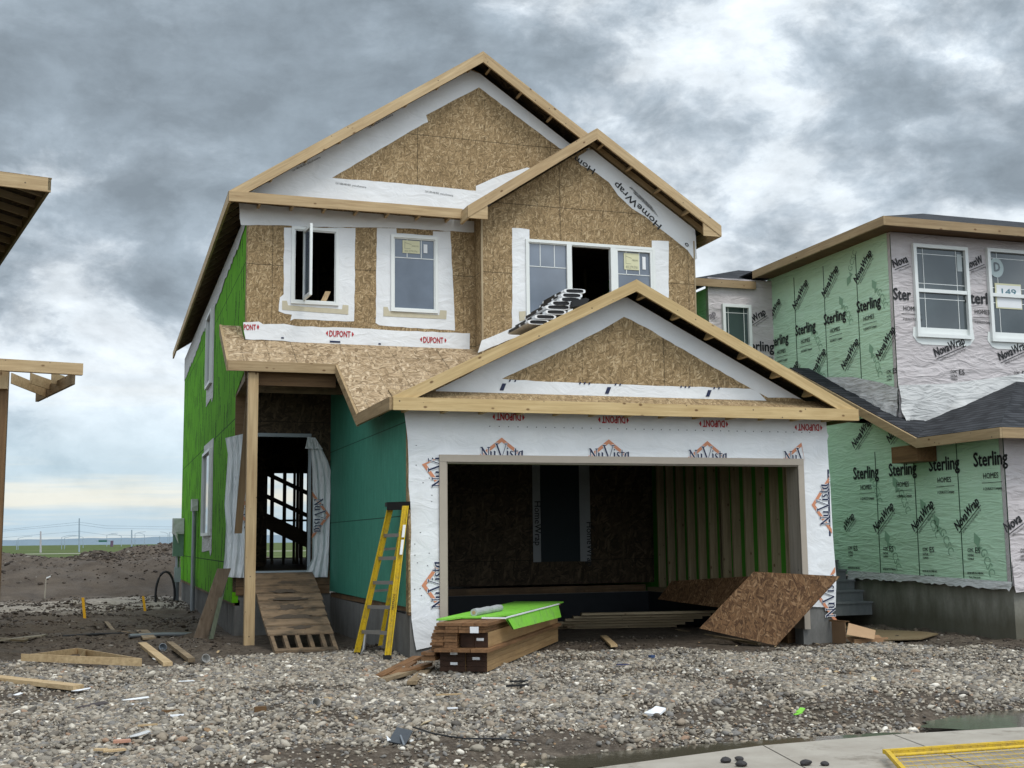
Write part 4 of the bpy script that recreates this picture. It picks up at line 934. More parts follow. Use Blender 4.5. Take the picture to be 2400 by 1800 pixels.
# gable wrap ring
wrapY('housewrap', [(470, 1015), (2005, 205), (2560, 655), (2640, 730), (2320, 985), (2212, 905+35), (2100, 1000), (1978, 1060), (1890, 1128), (1200, 1075), (560, 1000)],
      [[(1045, 932), (1660, 560), (1668, 545), (1655, 525), (1998, 345), (2519, 740), (2590, 800), (2140, 1000), (1978, 985), (1980, 1016), (1500, 970)]], z1, YU, lift=.006) if 0 else None
gw = wrapY('housewrap', [(450, 1035), (700, 850), (1400, 480), (1940, 190), (2005, 180), (2560, 620), (2700, 790), (2519, 740), (1998, 345), (1655, 525), (1668, 570), (1640, 580), (1045, 932), (1500, 968), (1980, 1016), (1978, 1140), (1200, 1110)], [], z1, YU, top=lambda x: roofz(x)-(.125 if x < RX else .215))
wrapY('housewrap', [(318, 985), (480, 915), (650, 865), (700, 880), (320, 1180)], [], z2, YU, lift=.009)
mb = MB()
def tiny(mb, zf_, x, y, ang, txt, h, Y, w_=None, lift=.012, bold=0, shear=0):
    text(mb, txt, frame2(atY(*zf_(x, y), Y), R(ang), (1, 0, 0), (0, 0, 1), (0, -1, 0), lift), h, w_, bold=bold, shear=shear)
tiny(mb, z1, 1068, 972, -3, 'Call 1-800-448-9835  tyvek.ca/homewrap', .035, YU, .52); tiny(mb, z1, 1648, 1025, -4, 'Call 1-800-448-9835  tyvek.ca/homewrap', .035, YU, .50)
tiny(mb, z1, 790, 892, 31, 'Call 1-800-448-9835  tyvek.ca/homewrap', .035, YU, .54); tiny(mb, z1, 1285, 612, 33, 'Call 1-800-448-9835  tyvek.ca/homewrap', .035, YU, .50)
P('lettering', mb, INK, gw)
# HomeWrap strip on the bump gable
hp = wrapY('housewrap', [(1060, 720), (1030, 700), (1300, 790), (1750, 1130), (1735, 1220), (1752, 1455), (1735, 1465), (1690, 1400), (1590, 1320), (1490, 1245), (1420, 1185), (1330, 1130), (1240, 1045), (1180, 960), (1100, 900), (1000, 850), (976, 822), (985, 790), (1035, 760)], [], z2, YB, top=lambda x: BE+(min(x, 2*BRX-x)-BEL)*SL-.215)
mb = MB()
tiny(mb, z2, 1522, 1240, 139.5, 'HomeWrap', .125, YB, 1.13, bold=.012); tiny(mb, z2, 1092, 878, 150, 'Hom', .115, YB, .42, bold=.012); tiny(mb, z2, 1700, 1368, 140, 'o', .09, YB, .08, bold=.012)
for k in range(6): tiny(mb, z2, 1500-k*8, 1180-k*12, 140, 'Consult a design professional for installation detail', .022, YB, .62-.05*(k % 3))
P('lettering', mb, INK, hp)
# bump window wraps
wrapY('housewrap', [(553, 150), (610, 152), (665, 160), (665, 800), (600, 830), (552, 800), (556, 400)], [], z4, YB)
wrapY('housewrap', [(1458, 232), (1568, 236), (1568, 600), (1545, 640), (1465, 640)], [], z4, YB)
wrapY('housewrap', [(600, 690), (700, 750), (1500, 760), (1500, 830), (600, 840)], [], z4, YB, lift=.002)
wrapY('sill_tape', [(598, 692), (640, 690), (640, 745), (600, 755)], [], z4, YB, TAN, jit=.001, lift=.012)
wrapY('housewrap', [(355, 880), (480, 830), (800, 700), (820, 760), (330, 960)], [], z4, YB, lift=.014)
# garage gable wrap
g1 = wrapY('housewrap', [(60, 1200), (500, 980), (1000, 735), (1340, 570), (1370, 585), (1800, 820), (2300, 1110), (2480, 1255), (2212, 1250), (2100, 1190), (1700, 960), (1420, 795), (1278, 726), (1170, 790), (900, 935), (487, 1128), (700, 1143), (1400, 1170), (2100, 1192), (2150, 1215), (2230, 1300), (60, 1260)], [], z4, YG, top=lambda x: groof(x)-(.11 if x < GPX else .185))
mb = MB()
for x, y in ((480, 1203), (1162, 1225), (1815, 1243)):
    a = atY(*z4(x, y), YG); mb.obox((a[0]-.02, YG-.012, a[2]), (.055, 0, 0), (0, .003, 0), (.04, 0, .17*.55))
for x in (530, 565, 985, 1015, 1045, 1215, 1245, 1640, 1668, 1692, 1855, 1885):
    a = atY(*z4(x, 1142+(x-530)*.036), YG); mb.obox((a[0], YG-.012, a[2]-.01), (.022, 0, 0), (0, .003, 0), (.012, 0, .03))
P('mark', mb, NAVY, g1)
# garage front wrap
L_ = [(70, 30), (172, 40), (190, 170), (205, 300), (213, 520), (212, 700), (228, 860), (235, 1100), (228, 1300), (230, 1500), (232, 1690), (237, 1850), (262, 2030), (280, 2115), (300, 2110), (390, 2090), (500, 2060), (600, 2060)]
L_ = L_[1:]
Rg = [(2345, 3000)]
outl = [zf(*p) for p in L_]+[zf(520, 2060), zf(520, 455)]+[zg(1740, 475), zg(1790, 1440), zg(1830, 1760)]+[zi(1270, 386), zi(1448, 392), zi(1452, 240)]+[zg(2062, 1470), zg(2040, 1200), zg(2035, 1130), zg(2012, 700), zg(1998, 520), zg(1985, 300), zg(1998, 262), zg(1985, 235), zg(1975, 130)]+[zg(1900, 60), zf(175, 20)]
gf_ = wrapY('housewrap', outl, [], lambda x, y: (x, y), YG, jit=.005)
mb = MB()
for (a0, a1, z_) in (((940, 80), (1208, 80), zf), ((1852, 105), (2108, 105), zf), ((880, 140), (1122, 140), zg), ((1705, 172), (1935, 172), zg)):
    a = atY(*z_(*a1), YG); b = atY(*z_(*a0), YG); dupont(mb, frame2((a[0], YG, a[2]+.01), math.pi, (1, 0, 0), (0, 0, 1), (0, -1, 0), .012), a[0]-b[0], .10)
P('logo', mb, RED, gf_, label='upside-down red lens-ended logos along the garage header')
def nv(o, ang, parent, Y, Wd=.60, clip=None, chev=True, txt=True, N=(0, -1, 0)):
    mb = MB(); nuvista(mb, frame2(o, ang, (1, 0, 0), (0, 0, 1), N, .0105), Wd, clip, chev, txt); return P('logo', mb, [NAVY, ORANGE, WRAP], parent)
bz = atY(*zf(835, 455), YG)[2]-.045
for x_, z_ in ((835, zf), (1772, zf), (790, zg)):
    nv((atY(*z_(x_, 430), YG)[0], YG, 2.665), 0, gf_, YG)
nv((atY(*zg(1612, 430), YG)[0], YG, 2.665), 0, gf_, YG, clip=.34)
nv(atY(*zf(505, 705), YG), math.pi/2, gf_, YG, .60, clip=.42); nv(atY(*zf(505, 1750), YG), math.pi/2, gf_, YG)
nv(atY(*zg(2000, 1035), YG), math.pi/2, gf_, YG); nv(atY(*zi(1440, 460), YG), math.pi/2, gf_, YG, clip=None)
mb = MB()
a = atY(*zg(2012, 1130), YG); b = atY(*zg(1996, 555), YG)
mb.obox((a[0]-.022, YG-.008, a[2]), (.028, 0, 0), (0, .003, 0), (b[0]-a[0], 0, b[2]-a[2])); P('mark', mb, NAVY, gf_)
mb = MB(); text(mb, 'HOMES', frame2(atY(*zg(2013, 770), YG), math.pi/2, (1, 0, 0), (0, 0, 1), (0, -1, 0), .014), .022, .30, bold=.02); P('lettering', mb, WHITE, gf_)
# staple dots
mb = MB()
for k in range(38):
    x = 4.75+k*.131; z = atY(*zf(1000, 183), YG)[2]-(x-4.75)*.0; mb.box((x, YG-.009, z-.006), (x+.012, YG-.006, z+.006))
for k in range(16):
    x = random.uniform(3.72, 4.0); z = random.uniform(.9, 3.0); mb.box((x, YG-.009, z), (x+.014, YG-.006, z+.008))
P('staples', mb, INK, gf_)
# door wraps (loose, in folds)
def curtain(name, zf_, left, right, Y, m_, amp=.03, waves=4, nx=26, parent=None):
    """sheet between two pixel polylines (top to bottom)"""
    mb = MB(); n = 24
    def ip(pl, t):
        tt = t*(len(pl)-1); i = min(int(tt), len(pl)-2); f = tt-i; return (pl[i][0]+(pl[i+1][0]-pl[i][0])*f, pl[i][1]+(pl[i+1][1]-pl[i][1])*f)
    G = []
    for j in range(n+1):
        l = ip(left, j/n); r = ip(right, j/n); row = []
        for i in range(nx+1):
            s = i/nx; px2 = (l[0]+(r[0]-l[0])*s, l[1]+(r[1]-l[1])*s); dY = amp*(math.sin(s*waves*2*math.pi+.8*math.sin(j*.25))+.5*math.sin(s*waves*4.3+j*.2))*(.25+.75*j/n)
            p = atY(*zf_(*px2), Y); row.append((p[0], Y-.03-amp+dY, p[2]))
        G.append(row)
    for j in range(n):
        for i in range(nx):
            q = [G[j][i], G[j+1][i], G[j+1][i+1], G[j][i+1]]; mb.poly(q, [(p[0], p[2], p[1]) for p in q])
    return P(name, mb, m_, parent, smooth=True, merge=True)
dl = curtain('door_wrap', z5, [(465, 560), (485, 680), (478, 800), (460, 1050), (470, 1200), (462, 1400), (442, 1585)], [(640, 520), (660, 700), (660, 900), (658, 1100), (655, 1300), (645, 1500), (630, 1595)], YD-.05, WRAP_V)
dr = curtain('door_wrap', z5, [(1068, 555), (1098, 650), (1110, 800), (1112, 1000), (1110, 1200), (1108, 1450), (1040, 1590)], [(1120, 560), (1180, 640), (1225, 730), (1245, 800), (1240, 1100), (1232, 1350), (1222, 1588)], YD-.03, WRAP_V, .018, 3)
nv((2.325, YD-.17, atY(*z5(640, 1225), YD)[2]), math.pi/2, dl, YD, .58)
mb = MB(); nuvista(mb, frame2((3.375, YD-.10, atY(*z5(1120, 1010), YD)[2]), -math.pi/2, (1, 0, 0), (0, 0, 1), (0, -1, 0), .002), .58, None); P('logo', mb, [NAVY, ORANGE, WRAP_V], dr)
wrapY('door_wrap', [(1050, 640), (1068, 555), (1125, 560), (1165, 625), (1180, 645), (1100, 642)], [], z5, YD, WRAP_V, lift=.14)
# door frame
mb = MB(); x0, z0, x1, z1_ = DR
mb.box((x0-.06, YD-.03, z0-.05), (x0, YD+.1, z1_)); mb.box((x1, YD-.03, z0-.05), (x1+.05, YD+.1, z1_)); mb.box((x0-.06, YD-.032, z1_), (x1+.05, YD+.1, z1_+.06)); mb.box((x0, YD-.06, z0-.05), (x1, YD+.1, z0)); P('door_frame', mb, flat('grey_frame', (.30, .35, .38), .45))
# ---- windows
def frameY(mb, r, Y, fw, d0, d1):
    x0, z0, x1, z1_ = r
    mb.box((x0, Y+d0, z0), (x0+fw, Y+d1, z1_)); mb.box((x1-fw, Y+d0, z0), (x1, Y+d1, z1_)); mb.box((x0+fw, Y+d0, z0), (x1-fw, Y+d1, z0+fw)); mb.box((x0+fw, Y+d0, z1_-fw), (x1-fw, Y+d1, z1_))
def windowY(r, Y, label=None, fw=.05):
    """a part with sub-parts pane, grille"""
    mb = MB(); frameY(mb, r, Y, fw, -.035, .06); frameY(mb, (r[0]+fw, r[1]+fw, r[2]-fw, r[3]-fw), Y, .018, -.012, .05)
    w_ = P('window', mb, VINYL)
    if label: w_['label'] = label
    return w_
def pane(w_, r, Y, m_=GLASS, name='pane'): mb = MB(); mb.box((r[0], Y+.012, r[1]), (r[2], Y+.018, r[3])); return P(name, mb, m_, w_)
def grille(w_, bars, Y): 
    mb = MB()
    for x0, z0, x1, z1_ in bars: mb.box((x0, Y+.004, z0), (x1, Y+.012, z1_))
    return P('grille', mb, VINYL, w_)
def sticker(w_, r, Y, extra=True):
    mb = MB(); x0, z0, x1, z1_ = r; mb.box((x0, Y+.0, z0), (x1, Y+.003, z1_), mi=0); W_ = x1-x0; Hh = z1_-z0
    mb.obox((x0+W_*.12, Y-.002, z0+Hh*.35), (.006, 0, 0), (0, .002, 0), (0, 0, Hh*.55), mi=1); mb.obox((x0+W_*.12, Y-.002, z0+Hh*.8), (W_*.4, 0, -Hh*.12), (0, .002, 0), (0, 0, .006), mi=1); mb.obox((x0+W_*.12, Y-.002, z0+Hh*.35), (W_*.35, 0, 0), (0, .002, 0), (0, 0, .005), mi=1)
    text(mb, 'WINDOWS', frame2((x0+W_*.52, Y, z0+Hh*.52), 0, (1, 0, 0), (0, 0, 1), (0, -1, 0), .002), Hh*.12, W_*.4, mi=1)
    text(mb, '403.279.0761', frame2((x0+W_*.1, Y, z0+Hh*.08), 0, (1, 0, 0), (0, 0, 1), (0, -1, 0), .002), Hh*.17, W_*.8, mi=1)
    P('sticker', mb, [STICK, flat('sticker_ink', (.22, .22, .16))], w_)
    if extra: mb = MB(); mb.box((x1+W_*.22, Y, z0+.02), (x1+W_*.44, Y+.003, z1_-.05)); P('sticker', mb, WHITE, w_)
w2 = windowY(W2, YU, 'closed upper window with yellow maker sticker')
i2 = (W2[0]+.065, W2[1]+.065, W2[2]-.065, W2[3]-.065); pane(w2, i2, YU)
zb_ = i2[3]-(i2[3]-i2[1])*.27
gx = [i2[0]+(i2[2]-i2[0])*t for t in (.32, .68)]
grille(w2, [(i2[0], zb_-.006, i2[2], zb_+.006)]+[(x-.006, zb_, x+.006, i2[3]) for x in gx], YU)
sticker(w2, (i2[0]+.14, i2[3]-.24, i2[0]+.44, i2[3]-.02), YU)
w1 = windowY(W1, YU, 'upper casement window standing wide open')
mb = MB(); frameY(mb, (W1[0]+.05, W1[1]+.05, W1[2]-.05, W1[3]-.05), YU, .02, .02, .05); P('gasket', mb, BLACK, w1)
hx_ = atY(*z3(856, 400), YU)[0]; nx_ = atY(*z3(903, 320), YU-.52)[0]
zlo_ = W1[1]+.06; zhi_ = W1[3]-.06
d_ = Vector((nx_-hx_, -.52, 0)); dn = d_.normalized(); tn = Vector((-dn.y, dn.x, 0))
mb = MB(); sw = .055
for a, b in ((0, sw/d_.length), (1-sw/d_.length, 1)): mb.obox(Vector((hx_, YU, zlo_))+d_*a, d_*(b-a), tn*.04, (0, 0, zhi_-zlo_))
mb.obox(Vector((hx_, YU, zlo_))+dn*sw, d_-dn*2*sw, tn*.04, (0, 0, sw)); mb.obox(Vector((hx_, YU, zhi_-sw))+dn*sw, d_-dn*2*sw, tn*.04, (0, 0, sw))
P('open_sash', mb, VINYL, w1)
mb = MB(); mb.obox(Vector((hx_, YU, zlo_+sw))+dn*sw+tn*.017, d_-dn*2*sw, tn*.006, (0, 0, zhi_-zlo_-2*sw)); P('pane', mb, GLASS, w1)
w3 = windowY(W3, YB, 'wide three-light window with its middle light open')
m1 = atY(*z4(922, 400), YB)[0]; m2 = atY(*z4(1205, 400), YB)[0]
mb = MB()
for x_ in (m1, m2): mb.box((x_-.045, YB-.034, W3[1]+.05), (x_+.045, YB+.06, W3[3]-.05))
frameY(mb, (m2+.045, W3[1]+.05, W3[2]-.05, W3[3]-.05), YB, .045, -.03, .03); P('mullion', mb, VINYL, w3)
pl = (W3[0]+.065, W3[1]+.065, m1-.045, W3[3]-.065); pane(w3, pl, YB); pr = (m2+.09, W3[1]+.09, W3[2]-.095, W3[3]-.09); pane(w3, pr, YB)
zz = pl[3]-.40
grille(w3, [(pl[0], zz-.006, pl[2], zz+.006)]+[(pl[0]+(pl[2]-pl[0])*t-.006, zz, pl[0]+(pl[2]-pl[0])*t+.006, pl[3]) for t in (.30, .68)]+[(pr[0], zz-.046, pr[2], zz-.034)]+[(pr[0]+(pr[2]-pr[0])*t-.006, zz-.04, pr[0]+(pr[2]-pr[0])*t+.006, pr[3]) for t in (.28, .68)], YB)
sticker(w3, (pr[0]+.13, pr[3]-.33, pr[0]+.42, pr[3]-.03), YB)
# left wall windows and their ragged white flashing
for i, (y0, y1, z0, z1_) in enumerate(LW):
    mb = MB(); mb.box((XL-.07, y0, z0), (XL+.05, y0+.06, z1_)); mb.box((XL-.07, y1-.06, z0), (XL+.05, y1, z1_)); mb.box((XL-.069, y0+.06, z0), (XL+.05, y1-.06, z0+.06)); mb.box((XL-.069, y0+.06, z1_-.06), (XL+.05, y1-.06, z1_)); w_ = P('window', mb, VINYL)
    mb = MB(); mb.box((XL-.02, y0+.06, z0+.06), (XL-.014, y1-.06, z1_-.06)); P('pane', mb, GLASS_D, w_)
    mb = MB(); ow = []
    for (a, b) in ((y0-.32, z0-.38), (y1+.25, z0-.35), (y1+.25, z1_+.18), (y0-.32, z1_+.18)): ow.append((-a, b))
    ow = ow[::-1]
    mb.slab([(-(y1+.25), z0-.35), (-(y0+.2), z0-.30), (-(y0-.05), z0-.42), (-(y0-.34), z0-.34), (-(y0-.30), z1_+.18), (-(y1+.25), z1_+.20)], [rX(y0+.01, y1-.01, z0+.01, z1_-.01)], FX(XL-.012), .003, gsw=gsX); P('housewrap', mb, WRAP_L)
# ragged white strip under the left eave
mb = MB(); lo = []
ctl = [(YU, 6.62), (20.6, 6.55), (22.3, 6.50), (24.5, 6.42), (27, 6.30), (29, 6.38), (31.5, 6.25), (34, 6.20), (YBK, 6.12)]
y = YU+.15
while y < YBK: lo.append((-y, float(np.interp(y, [c[0] for c in ctl], [c[1] for c in ctl]))+.14+random.uniform(-.05, .04))); y += .2
mb.slab([(-YU-.14, 6.94)]+lo+[(-YBK, 6.94)], [], FX(XL-.014), .003, gsw=gsX); P('housewrap', mb, WRAP_L, label='ragged white strip under the left eave')
# painted lot digits on the concrete under the garage corner
mb = MB(); fr_ = frame2(atY(*zh(262, 750), YG+.02), 0, (1, 0, 0), (0, 0, 1), (0, -1, 0), .003); text(mb, '158', fr_, .26, .50, bold=.01); P('painted_number', mb, flat('maroon_paint', (.12, .02, .02), .8, .3))
# ================================================================== RIGHT-HAND NEIGHBOUR
NX, NY = 12.3, 14.36
N_ = thing('wrapped_house', (15, 18, 0), 'neighbouring two-storey house wrapped in green and grey film under dark shingle roofs', 'house')
def Q(name, mb, m, parent=None, **k): return mb.build(name, m, parent or N_, **k)
NUY = 16.75
def rumple(outline, seg, jit):
    o_ = []
    for i, p in enumerate(outline):
        q = outline[(i+1) % len(outline)]; n = max(1, int(math.hypot(q[0]-p[0], q[1]-p[1])/seg))
        for k in range(n): t = k/n; o_.append((p[0]+(q[0]-p[0])*t, p[1]+(q[1]-p[1])*t+(random.uniform(-jit, jit) if k else 0)))
    return o_
mb = MB(); mb.slab([(-20.0, .95), (-NY-.11, .86), (-NY-.11, 3.02), (-15.9, 3.02), (-17.5, 3.6), (-20, 3.6)], [], FX(NX), .1, gsw=gsX); sw_ = Q('side_wall', mb, WRAP_G, label='lower green film side wall')
mb = MB(); mb.slab([(NX-.002, .86), (19, .86), (19, 3.0), (NX-.002, 3.0)], [], FY(NY), .1); Q('front_wall', mb, WRAP_N, label='lower grey film front wall')
mb = MB(); mb.slab([(-20.76, 3.9), (-NUY-.11, 3.4), (-NUY-.11, 6.66), (-20.76, 6.66)], [], FX(NX), .1, gsw=gsX); uw_ = Q('side_wall', mb, WRAP_G, label='upper green film side wall')
nw = [rectY(z6, 1497, 268, 1850, 865, NUY), rectY(z6, 1978, 298, 2335, 895, NUY)]
mb = MB(); mb.slab([(NX-.002, 3.5), (21, 3.5), (21, 6.64), (NX-.002, 6.64)], [rect(*q) for q in nw], FY(NUY), .1); uf_ = Q('front_wall', mb, WRAP_N, label='upper grey film front wall')
mb = MB(); mb.slab([(10.9, .9), (NX, .9), (NX, 3.6), (10.9, 3.6)], [], FY(19.4), .1); rw_ = Q('entry_wall', mb, WRAP_G, label='shaded green film wall behind the side steps')
swn = rectY(z6, 255, 648, 440, 930, 20.6)
mb = MB(); mb.slab([(10.896, 3.0), (NX, 3.0), (NX, 6.6), (10.896, 6.6)], [rect(*swn)], FY(20.6), .1); sf_ = Q('front_wall', mb, WRAP_N, label='narrow set-back grey film wall with a small window')
mb = MB(); mb.slab([(-30, .9), (-19.51, .9), (-19.51, 3.6), (-20.71, 3.6), (-20.71, 6.4), (-30, 6.4)], [], FX(10.9), .1, gsw=gsX); lw_ = Q('side_wall', mb, WRAP_G, label='far set-back green film side wall')
# film skirts at the feet of the walls, gathered
def skirt(pts_top, pts_bot, axis, pos, m_, amp=.03, nx=60, nz=7, parent=None, wl=9):
    """rumpled strip; pts are (u,z) polylines sampled in parallel"""
    mb = MB(); G = []
    def ip(pl, t): tt = t*(len(pl)-1); i = min(int(tt), len(pl)-2); f = tt-i; return (pl[i][0]+(pl[i+1][0]-pl[i][0])*f, pl[i][1]+(pl[i+1][1]-pl[i][1])*f)
    for j in range(nz+1):
        row = []
        for i in range(nx+1):
            a = ip(pts_top, i/nx); b = ip(pts_bot, i/nx); t = j/nz; u = a[0]+(b[0]-a[0])*t; z = a[1]+(b[1]-a[1])*t
            d = amp*t*(fbm(np.array([u*wl+j*.35]), np.array([z*3.0]), 3)[0]*1.8); zz = z+(random.uniform(-.02, .02) if j == nz else 0)
            row.append((u, pos-.012-d, zz) if axis == 'y' else (pos-.012-d, -u, zz))
        G.append(row)
    for j in range(nz):
        for i in range(nx):
            q = [G[j][i], G[j+1][i], G[j+1][i+1], G[j][i+1]]; mb.poly(q, [((p[0] if axis == 'y' else p[1]), p[2], 0) for p in q])
    return Q('loose_film', mb, m_, parent, smooth=True, merge=True)
skirt([(-18.4, 1.0), (-NY, .92)], [(-18.4, .86), (-16.5, .86), (-NY, .80)], 'x', NX, WRAP_L, .05)
skirt([(NX, 1.2), (19, 1.2)], [(NX, .78), (19, .80)], 'y', NY, WRAP_N, .05)
skirt([(-19.2, 4.5), (-18, 4.35), (-17.2, 4.15), (-NUY, 4.0)], [(-19.2, 4.25), (-18.3, 3.98), (-17.4, 3.62), (-NUY, 3.45)], 'x', NX, WRAP_L, .10)
skirt([(NX, 4.05), (13.2, 4.1), (14, 4.2), (15, 4.35), (16, 4.6), (20, 4.9)], [(NX, 3.42), (13.1, 3.46), (14, 3.78), (15, 3.9), (16, 4.2), (20, 4.4)], 'y', NUY, WRAP_L, .12, wl=5)
# dark joints seen through the film
def joint(y, z0, z1): mb = MB(); mb.box((NX-.004, y-.009, z0), (NX-.001, y+.009, z1)); return mb
JM = flat('joint_green', (.012, .045, .022), .6)
for y in (17.48, 16.45, 15.40): Q('joint', joint(y, .95, 3.0), JM, sw_)
Q('joint', joint(NY+.012, .86, 3.0), JM, sw_)
for y in (17.76, 18.78, 19.78): Q('joint', joint(y, 4.2, 6.5), JM, uw_)
Q('joint', joint(NUY+.012, 3.6, 6.6), JM, uw_)
# foundation
mb = MB(); mb.box((NX+.03, NY+.03, -.6), (NX+.23, 20, .9), lambda p: (p.y, p.z, p.x)); Q('foundation', mb, CONC_W)
mb = MB(); mb.box((NX+.23, NY+.035, -.6), (19, NY+.23, .9), lambda p: (p.x, p.z, p.y)); Q('foundation', mb, CONC)
mb = MB(); mb.box((10.93, 19.43, -.6), (NX, 19.6, .9), lambda p: (p.x, p.z, p.y)); mb.box((10.93, 19.6, -.6), (11.1, 30, .9), lambda p: (p.y, p.z, p.x)); Q('foundation', mb, CONC_W)
# steps
S_ = None
for k, (y, zt) in enumerate(((17.72, .50), (17.96, .68), (18.2, .85), (18.44, 1.02), (18.68, 1.18))):
    mb = MB(); mb.box((11.0, y, zt-.22 if k else zt-.22), (NX-.04, y+.62 if k < 4 else 19.4, zt-.03)); mb.box((10.98, y-.025, zt-.03), (NX-.03, y+.62 if k < 4 else 19.4, zt)); Q('step', mb, CONC_S)
# roofs
n_ = 6.78; NE = (11.9, 16.35)
mb = MB()
deck(mb, [(11.9, 16.35, n_), (22, 16.35, n_), (22, 19.8, n_+1.21), (15.33, 19.8, n_+1.21)], .03)
deck(mb, [(11.9, 16.35, n_), (15.33, 19.8, n_+1.21), (15.33, 26, n_+1.21), (11.9, 26, n_)], .03)
deck(mb, [(15.33, 19.8, n_+1.21), (22, 19.8, n_+1.21), (22, 23.3, n_), (15.4, 23.3, n_)], .03)
deck(mb, [(10.6, 20.55, 6.56), (11.9, 20.55, 6.56), (14, 22.6, 7.28), (12.7, 22.6, 7.28)], .03)
deck(mb, [(10.6, 20.55, 6.56), (12.7, 22.6, 7.28), (12.7, 30, 7.28), (10.6, 30, 6.56)], .03)
Q('upper_roof', mb, [SHING, OSB_DK])
NP = wood('neighbour_pine', (.25, .18, .10), (.42, .31, .18))
def nb(a, b, h, t): mb = MB(); mb.board(a, b, (0, 0, -h), t); return Q('fascia', mb, NP)
nb((11.901, 16.31, n_-.01), (22, 16.31, n_-.01), .15, (0, .04, 0)); nb((11.86, 16.31, n_-.01), (11.86, 20.57, n_-.01), .15, (.04, 0, 0))
nb((10.6, 20.51, 6.55), (11.9, 20.51, 6.55), .15, (0, .04, 0)); nb((10.56, 20.51, 6.55), (10.56, 30, 6.55), .15, (.04, 0, 0))
mb = MB(); mb.box((11.92, 16.37, n_-.13), (NX+.1, 20.6, n_-.10)); mb.box((NX+.1, 16.37, n_-.13), (22, NUY+.1, n_-.10)); Q('soffit', mb, PINE_DK)
# lower roof
lz = 3.10
mb = MB()
pr_ = [(11.9, 13.95, lz), (13.9, 15.95, lz+.78)]
deck(mb, [(11.9, 13.95, lz), (12.1, 13.95, lz+.0), (16.5, 16.9, lz+1.38), (14.7, 16.9, lz+1.16), (11.9, 15.79, lz)], .03) if 0 else None
deck(mb, [(11.9, 13.95, lz), (20, 13.95, lz), (20, 16.9, lz+1.15), (14.85, 16.9, lz+1.15)], .03)
deck(mb, [(11.9, 13.95, lz), (14.85, 16.9, lz+1.15), (14.85, 17.5, lz+1.15), (12.6, 17.5, lz+.35), (11.9, 15.79, lz)], .03)
deck(mb, [(11.9, 15.79, lz), (NX+.4, 16.2, lz+.16), (NX+.4, 19.4, lz+1.6), (11.9, 19.4, lz+1.6)], .03)
Q('lower_roof', mb, [SHING, SHING])
nb((11.90, 13.91, lz-.01), (20, 13.91, lz-.01), .15, (0, .04, 0)); nb((11.86, 13.912, lz-.012), (11.86, 15.79, lz-.012), .15, (.038, 0, 0)); nb((11.86, 15.79, lz-.01), (11.86, 19.4, lz+1.58), .15, (.04, 0, 0))
mb = MB(); mb.board((NX-.02, 15.85, 2.74), (NX-.02, 16.5, 2.74), (0, 0, .26), (-.36, 0, 0)); Q('eave_block', mb, PINE_DK)
mb = MB(); a = atY(*z7(545, 480), 19.35); mb.board((a[0], 19.3, 3.1), (a[0]+.5, 19.3, 2.3), (.0, 0, .12), (0, .04, 0)); Q('brace', mb, PINE_OLD)
# windows with rounded sill flashing
def nwin(r, Y, dbl=True, sill=True):
    mb = MB(); frameY(mb, r, Y, .06, -.06, .03); w_ = Q('window', mb, VINYL)
    x0, z0, x1, z1_ = r; zm = z0+(z1_-z0)*.5 if dbl else z0
    if dbl: mb = MB(); mb.box((x0+.06, Y-.05, zm-.03), (x1-.06, Y+.03, zm+.03)); Q('meeting_rail', mb, VINYL, w_)
    mb = MB(); mb.box((x0+.06, Y+.002, z0+.06), (x1-.06, Y+.008, z1_-.06)); Q('pane', mb, GLASS_N if dbl else GLASS_D, w_)
    mb = MB()
    for a, b in (((z0+.06, zm-.03), (zm+.03, z1_-.06)) if dbl else ((z0+.06, z1_-.06),)):
        for f_ in (.16, .84):
            xx = x0+.06+(x1-x0-.12)*f_
            mb.box((xx-.005, Y-.004, a), (xx+.005, Y+.0, b))
        for f_ in (.14, .86):
            if not dbl and f_ < .5: continue
            zz = a+(b-a)*f_; mb.box((x0+.06, Y-.003, zz-.005), (x1-.06, Y+.0, zz+.005))
    Q('grille', mb, VINYL, w_)
    if sill:
        o_ = [(x0-.05, z0+.17), (x0-.07, z0+.02), (x0+.02, z0-.09), (x0+.12, z0-.12), (x1-.12, z0-.12), (x1-.02, z0-.09), (x1+.07, z0+.02), (x1+.05, z0+.17)]
        mb = MB(); mb.slab(o_, [], FY(Y-.008), .004); Q('sill_flashing', mb, VINYL, w_)
    return w_
